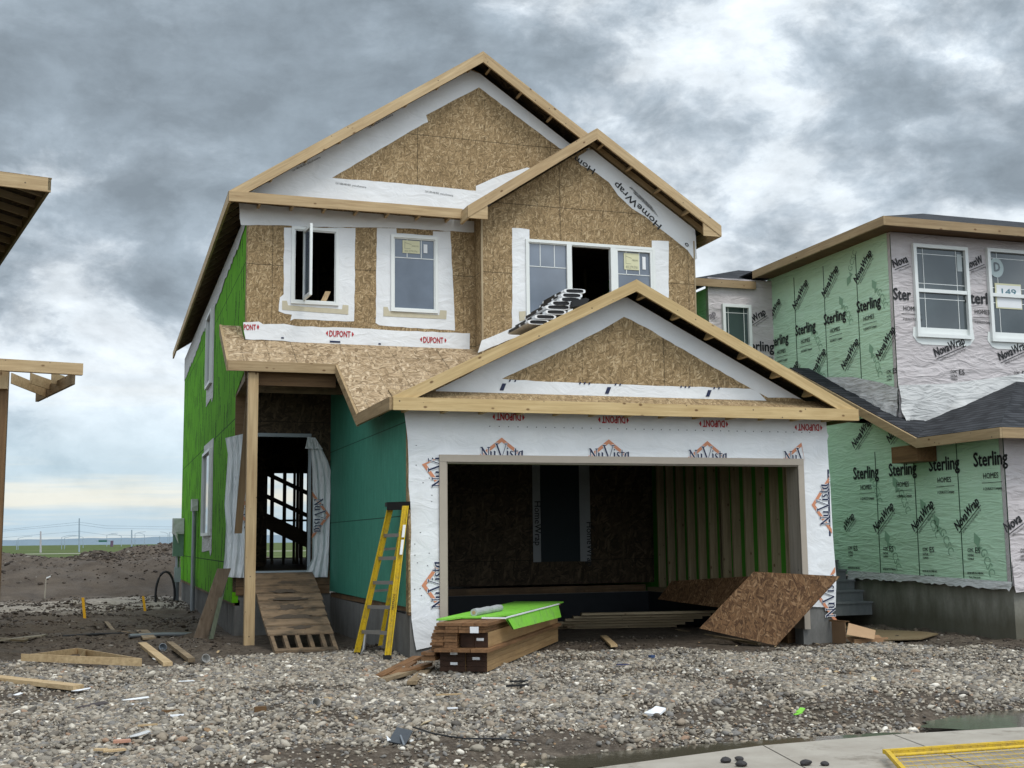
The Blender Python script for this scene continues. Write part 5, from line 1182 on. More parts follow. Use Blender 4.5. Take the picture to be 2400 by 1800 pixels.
for i, q in enumerate(nw):
    w_ = nwin(q, NUY)
    if i == 0: mb = MB(); mb.box((q[2]-.20, NUY-.008, q[3]-.42), (q[2]-.10, NUY-.006, q[3]-.12)); Q('sticker', mb, flat('pale_sticker', (.42, .46, .46)), w_)
    else:
        mb = MB(); x0, z0, x1, z1_ = q; mb.box((x0+.15, NUY-.010, z1_-1.04), (x0+.70, NUY-.006, z1_-.60)); st = Q('sign_card', mb, STICK, w_)
        mb = MB(); mb.box((x0+.18, NUY-.012, z1_-1.02), (x0+.69, NUY-.0105, z1_-.63), mi=0)
        text(mb, '149', frame2((x0+.435, NUY, z1_-.80), 0, (1, 0, 0), (0, 0, 1), (0, -1, 0), .014), .115, .30, bold=.015, mi=1, align='c'); text(mb, 'Show Home Way', frame2((x0+.40, NUY, z1_-.875), 0, (1, 0, 0), (0, 0, 1), (0, -1, 0), .014), .028, .24, mi=1, align='c') if 0 else None
        text(mb, 'For Sale', frame2((x0+.40, NUY, z1_-.87), 0, (1, 0, 0), (0, 0, 1), (0, -1, 0), .014), .03, .2, mi=1, align='c') if 0 else None
        Q('sign_card', mb, [WHITE, flat('slate_ink', (.10, .20, .24))], w_)
        mb = MB(); cx, cz = x0+.21, z1_-.33; pts = []
        for k in range(28): a_ = 2*math.pi*k/28; pts.append((cx+.15*math.cos(a_), cz+.17*math.sin(a_)))
        mb.slab(pts, [], FY(NUY-.008), .001); text(mb, 'D', frame2((cx-.05, NUY, cz-.06), 0, (1, 0, 0), (0, 0, 1), (0, -1, 0), .011), .16, .12, bold=.04, mi=1); Q('round_logo', mb, [flat('pale_ring', (.40, .47, .47)), GLASS_N], w_)
nwin(swn, 20.6, dbl=False, sill=False)
# printed film: words
def ftext(mb, P0, U, Nn, items, ang=0, lift=.010):
    fr = frame2(P0, ang, U, (0, 0, 1), Nn, lift)
    for it in items:
        txt, h, wd, x, y, b, sh, mi = it; text(mb, txt, fr, h, wd, x, y, bold=b, shear=sh, mi=mi)
    return fr
def sterling(zf_, x, y, axis, s=1.0, parent=None, cut=None):
    mb = MB(); P0 = atX(*zf_(x, y), NX) if axis == 'x' else atY(*zf_(x, y), parent_Y(parent)); U, Nn = ((0, -1, 0), (-1, 0, 0)) if axis == 'x' else ((1, 0, 0), (0, -1, 0))
    t = cut or 'Sterling'
    fr = ftext(mb, P0, U, Nn, [(t, .215*s, .72*s*len(t)/8, 0, 0, .030, 0, 0), ('HOMES', .085*s, .32*s, .19*s, -.19*s, .006, 0, 0), ('A QUALICO Company', .045*s, .40*s, .17*s, -.36*s, .004, .2, 0)])
    put2d(mb, [(.15*s, -.255*s), (.58*s, -.255*s), (.58*s, -.248*s), (.15*s, -.248*s)], [(0, 1, 2, 3)], fr)
    return Q('lettering', mb, INK, parent)
def parent_Y(p): return {uf_.name: NUY, sf_.name: 20.6, rw_.name: 19.4}.get(p.name, NY)
def nova(zf_, x, y, axis, s=1.0, parent=None, ang=38, txt='NovaWrap', m_=None):
    mb = MB(); P0 = atX(*zf_(x, y), NX) if axis == 'x' else atY(*zf_(x, y), parent_Y(parent)); U, Nn = ((0, -1, 0), (-1, 0, 0)) if axis == 'x' else ((1, 0, 0), (0, -1, 0))
    wd = .66*s*len(txt)/8
    fr = ftext(mb, P0, U, Nn, [(txt, .15*s, wd, 0, 0, .035, .10, 0), ('ASPIRE Premium Building Wrap', .036*s, wd*.85, .06, -.10*s, 0, .25, 0)], R(ang))
    put2d(mb, [(0, -.045*s), (wd, -.045*s), (wd, -.033*s), (0, -.033*s)], [(0, 1, 2, 3)], fr)
    return Q('lettering', mb, m_ or INK, parent)
def small(zf_, x, y, axis, parent):
    mb = MB(); P0 = atX(*zf_(x, y), NX) if axis == 'x' else atY(*zf_(x, y), parent_Y(parent)); U, Nn = ((0, -1, 0), (-1, 0, 0)) if axis == 'x' else ((1, 0, 0), (0, -1, 0))
    ftext(mb, P0, U, Nn, [('CCMC', .055, .13, 0, 0, .02, 0, 0), ('14175-R', .04, .13, 0, -.07, .02, 0, 0), ('13290-R', .03, .13, 0, -.12, .02, 0, 0), ('ES', .09, .11, .17, -.02, .01, 0, 0), ('INTERTAPE POLYMER INC.', .032, .36, -.03, -.33, .012, 0, 0), ('Truro, Nova Scotia', .028, .25, .0, -.39, .008, 0, 0), ('1-800-565-2000', .022, .14, .06, -.44, .008, 0, 0), ('www.itape.com', .03, .30, .0, -.53, .006, 0, 0)])
    return Q('lettering', mb, INK, parent)
for x, y in ((745, 640), (1052, 612), (1398, 570), (1785, 530)): sterling(z7, x, y, 'x', 1.0, sw_)
for x, y in ((752, 372), (938, 1095), (1270, 1090), (1645, 1085)): nova(z7, x, y, 'x', 1.0, sw_)
nova(z7, 1055, 325, 'x', 1.0, sw_, txt='Nov'); nova(z7, 672, 1080, 'x', .9, sw_, txt='aWrap')
for x, y in ((697, 1245), (1000, 1250), (1342, 1258), (1730, 1265)): small(z7, x, y, 'x', sw_)
for x, y, c in ((735, 850, None), (920, 780, None), (1133, 700, None), (583, 920, 'terling')): sterling(z6, x, y, 'x', .95, uw_, c)
for x, y in ((730, 680), (920, 600), (1130, 510), (843, 1125), (1048, 1070), (1275, 1005)): nova(z6, x, y, 'x', .98, uw_, 42)
nova(z6, 582, 740, 'x', .9, uw_, 42, 'vaWrap'); nova(z6, 725, 1085, 'x', .9, uw_, 42, 'rap')
small(z6, 1090, 1160, 'x', uw_); small(z6, 1325, 1095, 'x', uw_)
nova(z6, 1368, 408, 'y', .95, uf_, 22, 'Nova'); nova(z6, 1838, 420, 'y', .95, uf_, 22, 'NovaW'); nova(z6, 1638, 985, 'y', 1.0, uf_, 22); nova(z6, 2055, 1010, 'y', 1.0, uf_, 22)
sterling(z6, 1366, 612, 'y', .95, uf_, 'Ster'); sterling(z6, 1830, 635, 'y', .95, uf_, 'Sterli')
small(z6, 1735, 1090, 'y', uf_); small(z6, 2145, 1100, 'y', uf_)
nova(z6, 445, 770, 'y', .95, sf_, 32, 'aWrap'); nova(z6, 180, 740, 'y', .9, sf_, 32, 'ap', INKGR); sterling(z6, 440, 945, 'y', .95, sf_, 'erling')
nova(z7, 2060, 1100, 'y', 1.0, N_['fw'] if 'fw' in N_ else [o for o in bpy.data.objects if o.parent == N_ and o.get('label') == 'lower grey film front wall'][0], 30, 'Nova')
for o in bpy.data.objects:
    if o.parent == N_ and o.get('label') == 'lower grey film front wall': small(z7, 2180, 1270, 'y', o)
sterling(z7, 592, 690, 'y', .9, rw_, 'St'); nova(z7, 560, 1080, 'y', .9, rw_, 38, 'Wrap')
# faint print of the board under the film
def ghost(y0, z0, ang, parent, s=1.0):
    mb = MB(); fr = frame2((NX, y0, z0), R(ang), (0, -1, 0), (0, 0, 1), (-1, 0, 0), .006)
    text(mb, 'GCSC', fr, .15*s, .42*s, 0, 0, bold=.0); sh = [(-.30, .02), (-.16, .10), (-.08, .02), (-.02, .08), (-.02, -.06), (-.10, -.02), (-.17, -.06)]
    put2d(mb, [(a*s, b*s) for a, b in sh], [tuple(range(len(sh)))], fr); return Q('lettering', mb, INKG, parent)
for y0, z0, a_ in ((17.6, 2.5, -70), (16.9, 2.3, -62), (15.9, 1.65, -62), (16.2, 1.9, -60), (15.0, 1.35, -65), (17.2, 1.4, -66)): ghost(y0, z0, a_, sw_)
for y0, z0, a_ in ((19.2, 5.3, -60), (18.2, 5.6, -62), (17.2, 5.7, -60), (17.4, 4.6, -70), (19.0, 4.5, -60), (17.9, 6.2, 60)): ghost(y0, z0, a_, uw_, .9)
# ================================================================== LEFT-HAND NEIGHBOUR (turned about 11 degrees)
LC = Vector((-.86, 17, 0)); la = R(11.5); LU = Vector((math.cos(la), math.sin(la), 0)); LV = Vector((-math.sin(la), math.cos(la), 0))
def lp(u, v, z): p = LC+LU*u+LV*v; return (p.x, p.y, z)
LH = thing('half_built_house', tuple(lp(-2.5, 3, 0)), 'neighbouring unfinished timber house at the left edge with open eaves and porch beam', 'house')
def LQ(name, mb, m): return mb.build(name, m, LH)
EZ2 = 6.50
mb = MB(); mb.board(lp(-6, 0, EZ2), lp(0, 0, EZ2), (0, 0, -.19), tuple(-LV*.04)); LQ('fascia', mb, PINE)
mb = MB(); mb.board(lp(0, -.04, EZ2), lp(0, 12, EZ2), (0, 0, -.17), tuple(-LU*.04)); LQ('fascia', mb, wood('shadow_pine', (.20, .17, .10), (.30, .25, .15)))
mb = MB(); c_ = [lp(-4.5, 0, EZ2+.0), lp(0, 0, EZ2), lp(0, 12, EZ2), lp(-4.5, 12, EZ2+2.2)]
deck(mb, [lp(0.01, -.03, EZ2+.01), lp(0.01, 12, EZ2+.01), lp(-4, 12, EZ2+.95), lp(-4, 4, EZ2+.95)]); deck(mb, [lp(0.01, -.03, EZ2+.01), lp(-4, 4, EZ2+.95), lp(-6, 4, EZ2+.95), lp(-6, -.03, EZ2+.01)]); LQ('roof_deck', mb, [OSB_ROOF, OSB_DK])
for k in range(18):
    v = .45+k*.61; mb = MB(); mb.board(lp(-.04, v, EZ2-.03), lp(-.75, v, EZ2+.13), (0, 0, -.10), tuple(LV*.04)); LQ('rafter_tail', mb, STUD)
mb = MB(); o_ = Vector(lp(-.85, .6, 0)); mb.obox(lp(-.8, .6, 0), LV*11, -LU*.1, (0, 0, 6.6)); mb.obox(lp(-.8, .6, 0), -LU*5, LV*.1, (0, 0, 6.4)); LQ('wall', mb, OSB)
mb = MB(); mb.obox(lp(-.74, .35, 6.05), -LU*.02, LV*.3, (0, 0, .32)); LQ('film_scrap', mb, WRAP_L)
# porch frame
pb = atY(195, 850, 16.0)
def pp(px, py, Y): return atY(px, py, Y)
mb = MB(); a = Vector(pp(*D(180, 785), 15.4)); b = a-LU*2.2; mb.board(tuple(b), tuple(a), (0, 0, -.14), tuple(LV*.09)); LQ('porch_beam', mb, PINE_OLD if 0 else PINE)
e0 = a+LV*.09-LU*.30+Vector((0, 0, -.14)); 
mb = MB(); s0 = Vector(pp(*D(163, 806), 15.6)); s1 = Vector(pp(*D(84, 846), 17.4)); mb.board(tuple(s0), tuple(s1), (0, 0, -.14), tuple(-LU*.04)); LQ('porch_rafter', mb, PINE_OLD)
for q0, q1 in (((25, 805), (104, 838)), ((66, 805), (120, 824)), ((112, 805), (140, 812))):
    mb = MB(); p0 = Vector(pp(*D(*q0), 15.8)); p1 = Vector(pp(*D(*q1), 16.9)); mb.board(tuple(p0), tuple(p1), (0, 0, -.13), tuple(LV*.04)); LQ('porch_rafter', mb, PINE)
mb = MB(); p0 = Vector(pp(*D(19, 800), 15.5)); p1 = Vector(pp(*D(-2, 985), 15.5)); mb.board((p0.x, p0.y, p0.z), (p0.x+.0, p0.y, -.1), (-.14, 0, 0), (0, .14, 0)); LQ('porch_post', mb, PINE_DK)
mb = MB(); p0 = Vector(pp(*D(18, 800), 15.42)); mb.board((p0.x, p0.y, p0.z), (p0.x, p0.y, p0.z-.22), (-.4, 0, 0), (0, .09, 0)); LQ('porch_block', mb, PINE)
# ================================================================== THINGS ON THE SITE
def G(x, y): return gzs(x, y)
# step ladder
def ladder():
    t = thing('step_ladder', (3.4, 15.95, G(3.4, 15.9)), 'yellow fibreglass step ladder with black cap leaning beside the teal garage wall', 'ladder')
    zc_ = 2.15
    def at(px, py, Y): return Vector(atY(*zb(px, py), Y))
    zt = lambda p: p
    # front rails: left rail and right rail (pixels in zoom zb / z5), depths chosen along the ladder
    LT = Vector(atY(*z5(1690, 1065), 15.55)); LB = Vector(atY(*zb(1440, 1045), 15.95))
    RT = Vector(atY(*z5(1800, 1060), 15.10)); RB = Vector(atY(*zb(1668, 1065), 15.05))
    for a, b, nm in ((LT, LB, 'rail'), (RT, RB, 'rail')):
        mb = MB(); d = (b-a).normalized(); wv = Vector((.075, -.02, 0)); tv = Vector((.01, .028, 0))
        mb.board(a-wv*.5, b-wv*.5, wv, tv); mb.board(a-wv*.5, b-wv*.5, Vector((.012, 0, 0)), Vector((0, -.03, 0))); mb.board(a+wv*.5-Vector((.012, 0, 0)), b+wv*.5-Vector((.012, 0, 0)), Vector((.012, 0, 0)), Vector((0, -.03, 0)))
        r_ = mb.build(nm, YEL, t)
        mb = MB(); mb.obox(b-wv*.6-Vector((0, .035, .04)), wv*1.2, (0, .075, 0), (0, 0, .05)); mb.build('foot', BLACK, r_)
        if b is RB:
            mb = MB(); p = a+(b-a)*.13-wv*.1-Vector((0, .045, 0)); q = a+(b-a)*.33-wv*.1-Vector((0, .045, 0)); mb.board(p-Vector((.0, 0, 0)), p+(q-p)*.42, Vector((.035, 0, 0)), Vector((0, .004, 0))); mb.board(p+(q-p)*.5, q, Vector((.035, 0, 0)), Vector((0, .004, 0))); mb.build('warning_label', WHITE, r_)
            mb = MB(); c = a+(b-a)*.70-Vector((0, .036, 0)); ang = math.atan2((a-b).z, (a-b).x)
            text(mb, 'ALLTRADE', frame2(c, ang, (1, 0, 0), (0, 0, 1), (0, -1, 0), .003), .028, .20, bold=.01); mb.build('lettering', INK, r_)
    # rear legs
    for a, b in ((LT+Vector((.02, .12, -.02)), LB+Vector((.13, .75, .02))), (RT+Vector((.0, .1, -.02)), RB+Vector((.06, .80, .06)))):
        mb = MB(); mb.board(a, b, (.05, 0, 0), (0, .025, 0)); mb.build('rear_leg', YEL, t)
    for k, f in enumerate((.20, .355, .52, .685, .855)):
        a = LT+(LB-LT)*f; b = RT+(RB-RT)*f; mb = MB(); d = b-a; nn = Vector((-d.y, d.x, 0)).normalized()
        mb.board(a+Vector((0, 0, 0)), b, nn*-.0+Vector((0, .085, .0)), Vector((0, 0, .022))); mb.board(a+Vector((0, -.004, -.02)), b+Vector((0, -.004, -.02)), Vector((0, 0, .045)), Vector((0, .004, 0))); mb.build('step', ALU, t)
    for k, f in enumerate((.30, .60, .90)):
        a = LT+Vector((.02, .12, -.02)); a = a+(LB+Vector((.13, .75, .02))-a)*f; b = RT+Vector((0, .1, -.02)); b = b+(RB+Vector((.06, .80, .06))-b)*f; mb = MB(); mb.board(a, b, (0, 0, .03), (0, .02, 0)); mb.build('rear_brace', ALU, t)
    mb = MB(); a = LT-Vector((.05, .03, -.0)); d = RT-LT+Vector((.11, 0, 0)); mb.obox(a, d, (.02, .22, 0), (0, 0, .055)); mb.obox(a-Vector((0, .004, .05)), d, (0, .02, 0), (0, 0, .06)); mb.build('cap', BLACK, t)
    for f in (.855,):
        a = LT+(LB-LT)*f; mb = MB(); mb.tube([a+Vector((.05, -.02, -.02)), a+Vector((.02, -.05, -.22)), a+Vector((-.05, -.06, -.34))], .02, 6); mb.build('brace', ALU, t)
ladder()
# ramp of pallets and planks up to the front door
t = thing('entry_ramp', (2.75, 18.8, .05), 'muddy ramp of pallets and planks rising to the front door', 'ramp')
r0 = Vector((2.21, 16.90, .13)); r1 = Vector((3.05, 16.85, .13)); t0_ = Vector((2.30, 20.75, 1.08)); t1_ = Vector((3.30, 20.7, 1.08))
def rp(s_, f): a = r0+(r1-r0)*s_; b = t0_+(t1_-t0_)*s_; return a+(b-a)*f
for s_ in (0, .2, .4, .6, .8, .96):
    mb = MB(); mb.board(rp(s_, 0), rp(s_, .30), (.055 if s_ else .05, 0, 0), (0, 0, -.09)); mb.build('runner', PALLETW, t)
for s_ in (0, .47, .93): mb = MB(); mb.board(rp(s_, .28), rp(s_, 1), (.06, 0, 0), (0, 0, -.13)); mb.build('runner', PALLETW, t)
f = .012; mb = MB(); mb.board(rp(0, .0)+Vector((0, -.0, .005)), rp(1, .0)+Vector((0, 0, .005)), (0, .10, .028), (0, 0, -.03)); mb.build('slat', PALLETW, t)
f = .17
while f < .97:
    w_ = .105; mb = MB(); j_ = random.uniform(-.012, .012); a = rp(-.03+j_, f); b = rp(1.03+j_, f); nx = rp(0, f+w_)-rp(0, f)
    mb.board(a+Vector((0, 0, .004)), b+Vector((0, 0, .004)), nx*.80, (0, 0, .022)); mb.build('slat', PALLETW, t); f += w_
MUD = scuff('wet_mud', (.080, .060, .043), (.035, .026, .018), .7, 20)
for ff, ss, s1, s2 in ((.24, .55, .8, .7), (.37, .50, 1.2, 1.0), (.49, .46, .9, 1.2), (.60, .50, 1.3, .7), (.71, .44, .9, .9), (.84, .5, .6, .6)):
    mb = MB(); pts = []; c_ = rp(ss, ff); ax = (r1-r0).normalized(); ay = (rp(0, ff+.1)-rp(0, ff)).normalized(); nz_ = ax.cross(ay)
    for k in range(20):
        a_ = 2*math.pi*k/20; q_ = .55+.75*random.random(); pts.append(c_+ax*math.cos(a_)*.24*q_*s1+ay*math.sin(a_)*.12*q_*s2+nz_*.030)
    mb.poly(pts); mb.poly([p-nz_*.004 for p in pts][::-1]); mb.build('mud_stain', MUD, t)
# planks leaning on the front left corner
def plank(name, p0, p1, wv, tv, m_, label, cat='plank', group=None):
    mb = MB(); mb.board(p0, p1, wv, tv); return tag(mb.build(name, m_, **({})), label, cat, group)
a = atZ(*zq(330, 1385), G(1.4, 19.7)); b = atY(*zq(598, 612), 20.2)
plank('leaning_plank', a, b, (.22, .06, 0), (0, .04, 0), wood('mud_plank', (.16, .12, .085), (.27, .21, .155), dirt=.4), 'wide mud-stained plank leaning against the front corner of the green wall', 'plank')
a = atZ(*zq(505, 1375), G(1.6, 19.9)); b = atY(*zq(680, 640), 20.5)
plank('leaning_plank', a, b, (.07, .02, 0), (0, .04, 0), wood('mossy_plank', (.07, .09, .06), (.12, .14, .10)), 'narrow dark greenish plank leaning behind the wide leaning plank', 'plank')
# meter post at the far corner of the green wall
mz = 35.0
t = thing('electric_riser', (1.82, 34.6, G(1.8, 34.6)), 'grey electric riser pipe with bagged meter box at the far end of the green wall', 'meter')
mb = MB(); mb.tube([(1.86, 34.7, -.1), (1.86, 34.7, 1.35)], .055, 8); mb.build('conduit', GALV, t)
mb = MB(); mb.box((1.72, 34.5, 1.25), (2.0, 34.75, 2.25)); mb.build('meter_box', flat('box_green', (.12, .20, .15), .5), t)
mb = MB(); mb.box((1.70, 34.46, 1.85), (2.0, 34.78, 2.28)); mb.tube([(1.78, 34.45, 1.9), (1.86, 34.44, 1.6)], [.06, .01], 6); mb.build('plastic_bag', WRAP_L, t)
mb = MB(); mb.box((1.78, 34.62, .55), (1.95, 34.78, .95)); mb.build('junction_box', GALV, t)
mb = MB(); cc = (1.55, 34.6, .22); pts = [(cc[0]+.25*math.cos(a_/24*2*math.pi), 34.6, cc[2]+.62*math.sin(a_/24*2*math.pi)) for a_ in range(25)]; mb.tube(pts, .035, 6); tag(mb.build('cable_coil', BLACK), 'black cable hanging in a hoop beside the grey riser pipe', 'cable')
mb = MB(); mb.tube([(1.93, 29.3, .02), (1.93, 29.3, 2.55)], .05, 10); mb.tube([(1.93, 29.55, .02), (1.93, 29.55, 2.45)], .04, 10); o = mb.build('service_pipe', GALV, H); o['label'] = 'grey service pipes fixed up the green wall'
mb = MB(); mb.box((1.86, 29.2, 2.35), (2.0, 29.6, 2.62)); mb.build('pipe_wrap', WRAP_L, H)
# ---- stack of lumber (each board a thing), green sheet, roll
d = Vector((.525, .851, 0)).normalized(); n2_ = Vector((-d.y, d.x, 0)); S0 = Vector((4.10, 13.32, 0)); bz0 = G(4.6, 14.5)+.02
def stk(sx, z, w_, h_, L_, off, m_, label, group, name='lumber_board', tagc=False):
    """sx = distance from the pile's right face, to the left"""
    p0 = S0+n2_*sx+d*off; p0 = Vector((p0.x, p0.y, bz0+z)); mb = MB(); mb.board(p0, p0+d*L_, n2_*w_, (0, 0, h_)); o = mb.build(name, m_); tag(o, label, 'board' if 'beam' not in name else 'beam', group)
    if tagc:
        mb = MB(); q = p0+n2_*(w_*tagc[0])-d*.004+Vector((0, 0, h_*tagc[1])); mb.obox(q, n2_*-.0+n2_*.13 if w_ > .2 else n2_*.08, d*.002, (0, 0, .03)); text(mb, '||| 28 |||', frame2(q-d*.002, 0, tuple(-n2_), (0, 0, 1), tuple(-d), .002), .02, .07, x0=-.12, y0=.004, mi=1) if 0 else None
        mb.build('end_tag', WHITE, o)
    return o
gB = 'brown treated boards in the lumber stack'; gL = 'wide engineered beams in the lumber stack'
LB_ = 'brown treated board lying in the lumber stack before the garage'; LE_ = 'wide pale-sided beam with dark painted end in the lumber stack'
# beams at the right side (dark ends)
def beam(sx, z, w_, h_, off, tg=None):
    p0 = S0+n2_*sx+d*off; p0.z = bz0+z; L_ = 4.2-off
    mb = MB(); mb.board(p0, p0+d*L_, n2_*w_, (0, 0, h_)); o = tag(mb.build('engineered_beam', CEDAR_L), LE_, 'beam', gL)
    mb = MB(); mb.obox(p0-d*.006, n2_*w_, d*.006, (0, 0, h_)); mb.build('painted_end', CEDAR_D, o)
    if tg: mb = MB(); q = p0-d*.010+n2_*(w_*tg[0])+Vector((0, 0, h_*tg[1])); mb.obox(q, n2_*.085, d*.003, (0, 0, .030)); mb.build('end_tag', WHITE, o)
    return o
for k, (z, h_) in enumerate(((0, .055), (.058, .055), (.116, .055), (.174, .05))): 
    beam(0, z, .24, h_, .05, (.35, .3) if k == 2 else None); beam(.25, z, .30, h_, .03, (.3, .3) if k in (1, 3) else None)
for k, sx in enumerate((-.06, .155, .37)): stk(sx, .227, .205, .036, 4.3, -.12, CEDAR, LB_, gB)
stk(.60, .18, .16, .036, 4.0, -.02, CEDAR, LB_, gB); stk(.60, .12, .16, .05, 4.0, .0, CEDAR, LB_, gB)
beam(0, .266, .16, .165, .10, (.3, .45)); beam(.165, .266, .16, .165, .10)
for k in range(5): stk(.34, .266+k*.034, .15, .030, 4.2, random.uniform(-.03, .03), CEDAR, LB_, gB)
for k in range(6): stk(.50+random.uniform(-.006, .006), .226+k*.034, .15, .030, 4.2, random.uniform(-.03, .03), CEDAR, LB_, gB)
for k in range(2):
    for sx in (.02, .17, .32, .47): stk(sx+random.uniform(-.004, .004), .436+k*.036, .145, .032, 4.25, random.uniform(-.05, .03), CEDAR, LB_, gB)
for sx in (-.03, .125, .28, .43): stk(sx, .510, .15, .034, 4.3, random.uniform(-.03, .0), CEDAR, LB_, gB)
mb = MB(); q = S0+n2_*.06-d*.09; q.z = bz0+.44; mb.obox(q, n2_*.10, d*.003, (0, 0, .07)); tag(mb.build('paper_tag', WHITE), 'white paper tag stapled on the near end of the lumber stack', 'tag')
# green sheet folded over the stack
mb = MB(); zt_ = bz0+.551
def sp(a, b, z): p = S0+d*a+n2_*b; return (p.x, p.y, z)
o_ = [(1.25, -.06), (4.15, -.10), (4.1, .62), (.25, .66), (.30, .52), (.60, .45), (.62, .18)]
mb.slab([(a, -b) for a, b in o_], [], lambda u, v, w_: sp(u, -v, zt_+w_+.006*math.sin(u*2)), .02)
o = mb.build('green_sheet', [LIME]); tag(o, 'bright lime green foam sheet folded over the top of the lumber stack', 'sheet')
mb = MB(); mb.poly([sp(.62, -.10, zt_+.018), sp(3.55, -.14, zt_+.018), sp(3.50, -.19, zt_-.16), sp(.75, -.15, zt_-.13)]); mb.poly([sp(.75, -.13, zt_-.13), sp(3.50, -.17, zt_-.16), sp(3.55, -.12, zt_+.0), sp(.62, -.08, zt_+.0)])
mb.build('hanging_flap', LIME, o)
mb = MB(); mb.obox(sp(.60, -.115, zt_+.012), Vector(sp(3.56, -.155, 0))-Vector(sp(.60, -.115, 0)), n2_*.02, (0, 0, .014)); mb.obox(sp(.58, -.1, zt_+.004), n2_*.30, d*.012, (0, 0, .018)); mb.build('white_edge', WHITE, o)
mb = MB(); a = Vector(atY(*zh(795, 560), 14.2)); b = Vector(atY(*zh(965, 450), 15.0)); a = Vector(sp(.75, .34, zt_+.065)); b = Vector(sp(1.75, .26, zt_+.065))
rr_ = [.045+.004*math.sin(k*2.1) for k in range(9)]; mb.tube([a+(b-a)*k/8 for k in range(9)], rr_, 14); o = tag(mb.build('film_roll', PAPER, smooth=False), 'rolled grey plastic film lying on the lime green sheet', 'roll')
mb = MB(); mb.tube([a-(b-a).normalized()*.006, a-(b-a).normalized()*.001], .022, 12); mb.build('core', CARD, o)
# loose boards beside the stack
for i, (p, q, w_, m_, lb) in enumerate((((0, 1050), (330, 905), .12, CEDAR, 'brown board with splintered end lying left of the lumber stack'), ((100, 1060), (420, 945), .10, CEDAR, 'short brown board crossing the loose boards by the lumber stack'), ((20, 1100), (360, 985), .10, PINE_OLD, 'pale weathered board under the loose brown boards by the lumber stack'), ((285, 1100), (440, 965), .11, PINE_OLD, 'pale offcut nearest the camera at the left of the lumber stack'))):
    a = Vector(atZ(*zh(*p), G(3.2, 13.2)+.03)); b = Vector(atZ(*zh(*q), G(3.6, 13.9)+.04+(.05 if i == 1 else 0)))
    a.z = G(a.x, a.y)+.015+(.03 if i == 1 else 0); b.z = G(b.x, b.y)+.02+(.05 if i == 1 else .0)
    dd = (b-a).normalized(); nn = Vector((-dd.y, dd.x, 0))*w_; plank('loose_board', a, b, nn, (0, 0, .038), m_, lb, 'board', 'loose boards beside the lumber stack')
a = Vector(atZ(*z5(1480, 1250), .1)); 
p = Vector(atZ(*zh(-160, 1040), .1)); a = Vector((3.10, 13.5, 0)); b = Vector((3.62, 14.6, 0)); a.z = G(a.x, a.y)+.02; b.z = G(b.x, b.y)+.02
plank('loose_board', a, b, (-.09, .05, 0), (0, 0, .036), CEDAR, 'long brown board farthest left beside the lumber stack', 'board', 'loose boards beside the lumber stack')
# strand board sheet leaning at the right of the garage opening
def sheet(name, px, Ys, m_, label, th=.012):
    c = [Vector(atY(*zi(*p), y)) for p, y in zip(px, Ys)]; nn = (c[1]-c[0]).cross(c[3]-c[0]).normalized()*th
    if nn.y < 0: nn = -nn
    U = (c[1]-c[0]).normalized(); V = (c[3]-c[0]).normalized(); gm = lambda p: ((p-c[0]).dot(U), (p-c[0]).dot(V), 0); mb = MB()
    mb.poly(c, [gm(p) for p in c]); q = [p+nn for p in c]; mb.poly(q[::-1], [gm(p) for p in q[::-1]])
    for k in range(4): l = (k+1) % 4; e = [c[k], q[k], q[l], c[l]]; mb.poly(e, [gm(p) for p in e])
    return tag(mb.build(name, m_), label, 'sheet')
sheet('board_sheet', [(440, 545), (1010, 674), (1481, 160), (842, 125)], [15.9, 15.02, 14.58, 15.45], OSB_RED, 'wet reddish strand-board sheet leaning across the right side of the garage opening')
sheet('board_sheet', [(130, 330), (650, 400), (800, 160), (235, 195)], [19.0, 17.0, 17.0, 18.8], OSB_RED, 'darker strand-board sheet lying behind the leaning sheet inside the garage')
a = atZ(*zi(240, 540), .12); b = atZ(*zi(870, 655), .12)
plank('batten', (a[0], a[1], .07), (b[0], b[1], .09), (.08, .04, 0), (0, 0, .03), PINE_OLD, 'long pale batten lying along the foot of the leaning sheet', 'batten')
for k in range(6):
    x = 6.9+k*.1; plank('stored_board', (x, 19.3-k*.12, G(x, 19)+.02+k*.045), (x+2.2, 18.7-k*.12, G(x, 19)+.03+k*.045), (.03, .14, 0), (0, 0, .038), STUD, 'dim stud lumber piled on the earth inside the garage', 'board', 'stud lumber piled inside the garage')
# cardboard
t = thing('cardboard_box', (9.9, 14.85, G(9.9, 14.85)), 'open torn cardboard box beside the right garage pier', 'box')
zc0 = G(9.9, 14.9)+.0
a = Vector(atZ(*zi(1388, 650), zc0)); b = Vector(atZ(*zi(1525, 665), zc0)); dd = b-a; up = Vector((0, 0, .30)); bk = Vector((.06, .36, 0))
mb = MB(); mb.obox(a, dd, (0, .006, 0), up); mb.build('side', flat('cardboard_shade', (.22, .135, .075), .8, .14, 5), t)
mb = MB(); mb.obox(a, bk, (.006, 0, 0), up); mb.build('side', CARD, t)
mb = MB(); mb.obox(b, bk, (.006, 0, 0), up); mb.build('side', CARD, t)
mb = MB(); mb.obox(a+up+Vector((-.02, -.01, .0)), dd*1.02, Vector((-.02, -.16, .03))*1.0, (0, 0, .005)); mb.build('flap', CARD, t)
t2 = MB(); a = Vector(atZ(*zi(1530, 560), zc0))
p0 = Vector(atY(*zi(1545, 505), 15.0)); p1 = Vector(atY(*zi(1745, 560), 14.9)); p2 = Vector(atY(*zi(1735, 625), 14.6)); p3 = Vector(atY(*zi(1530, 590), 14.7))
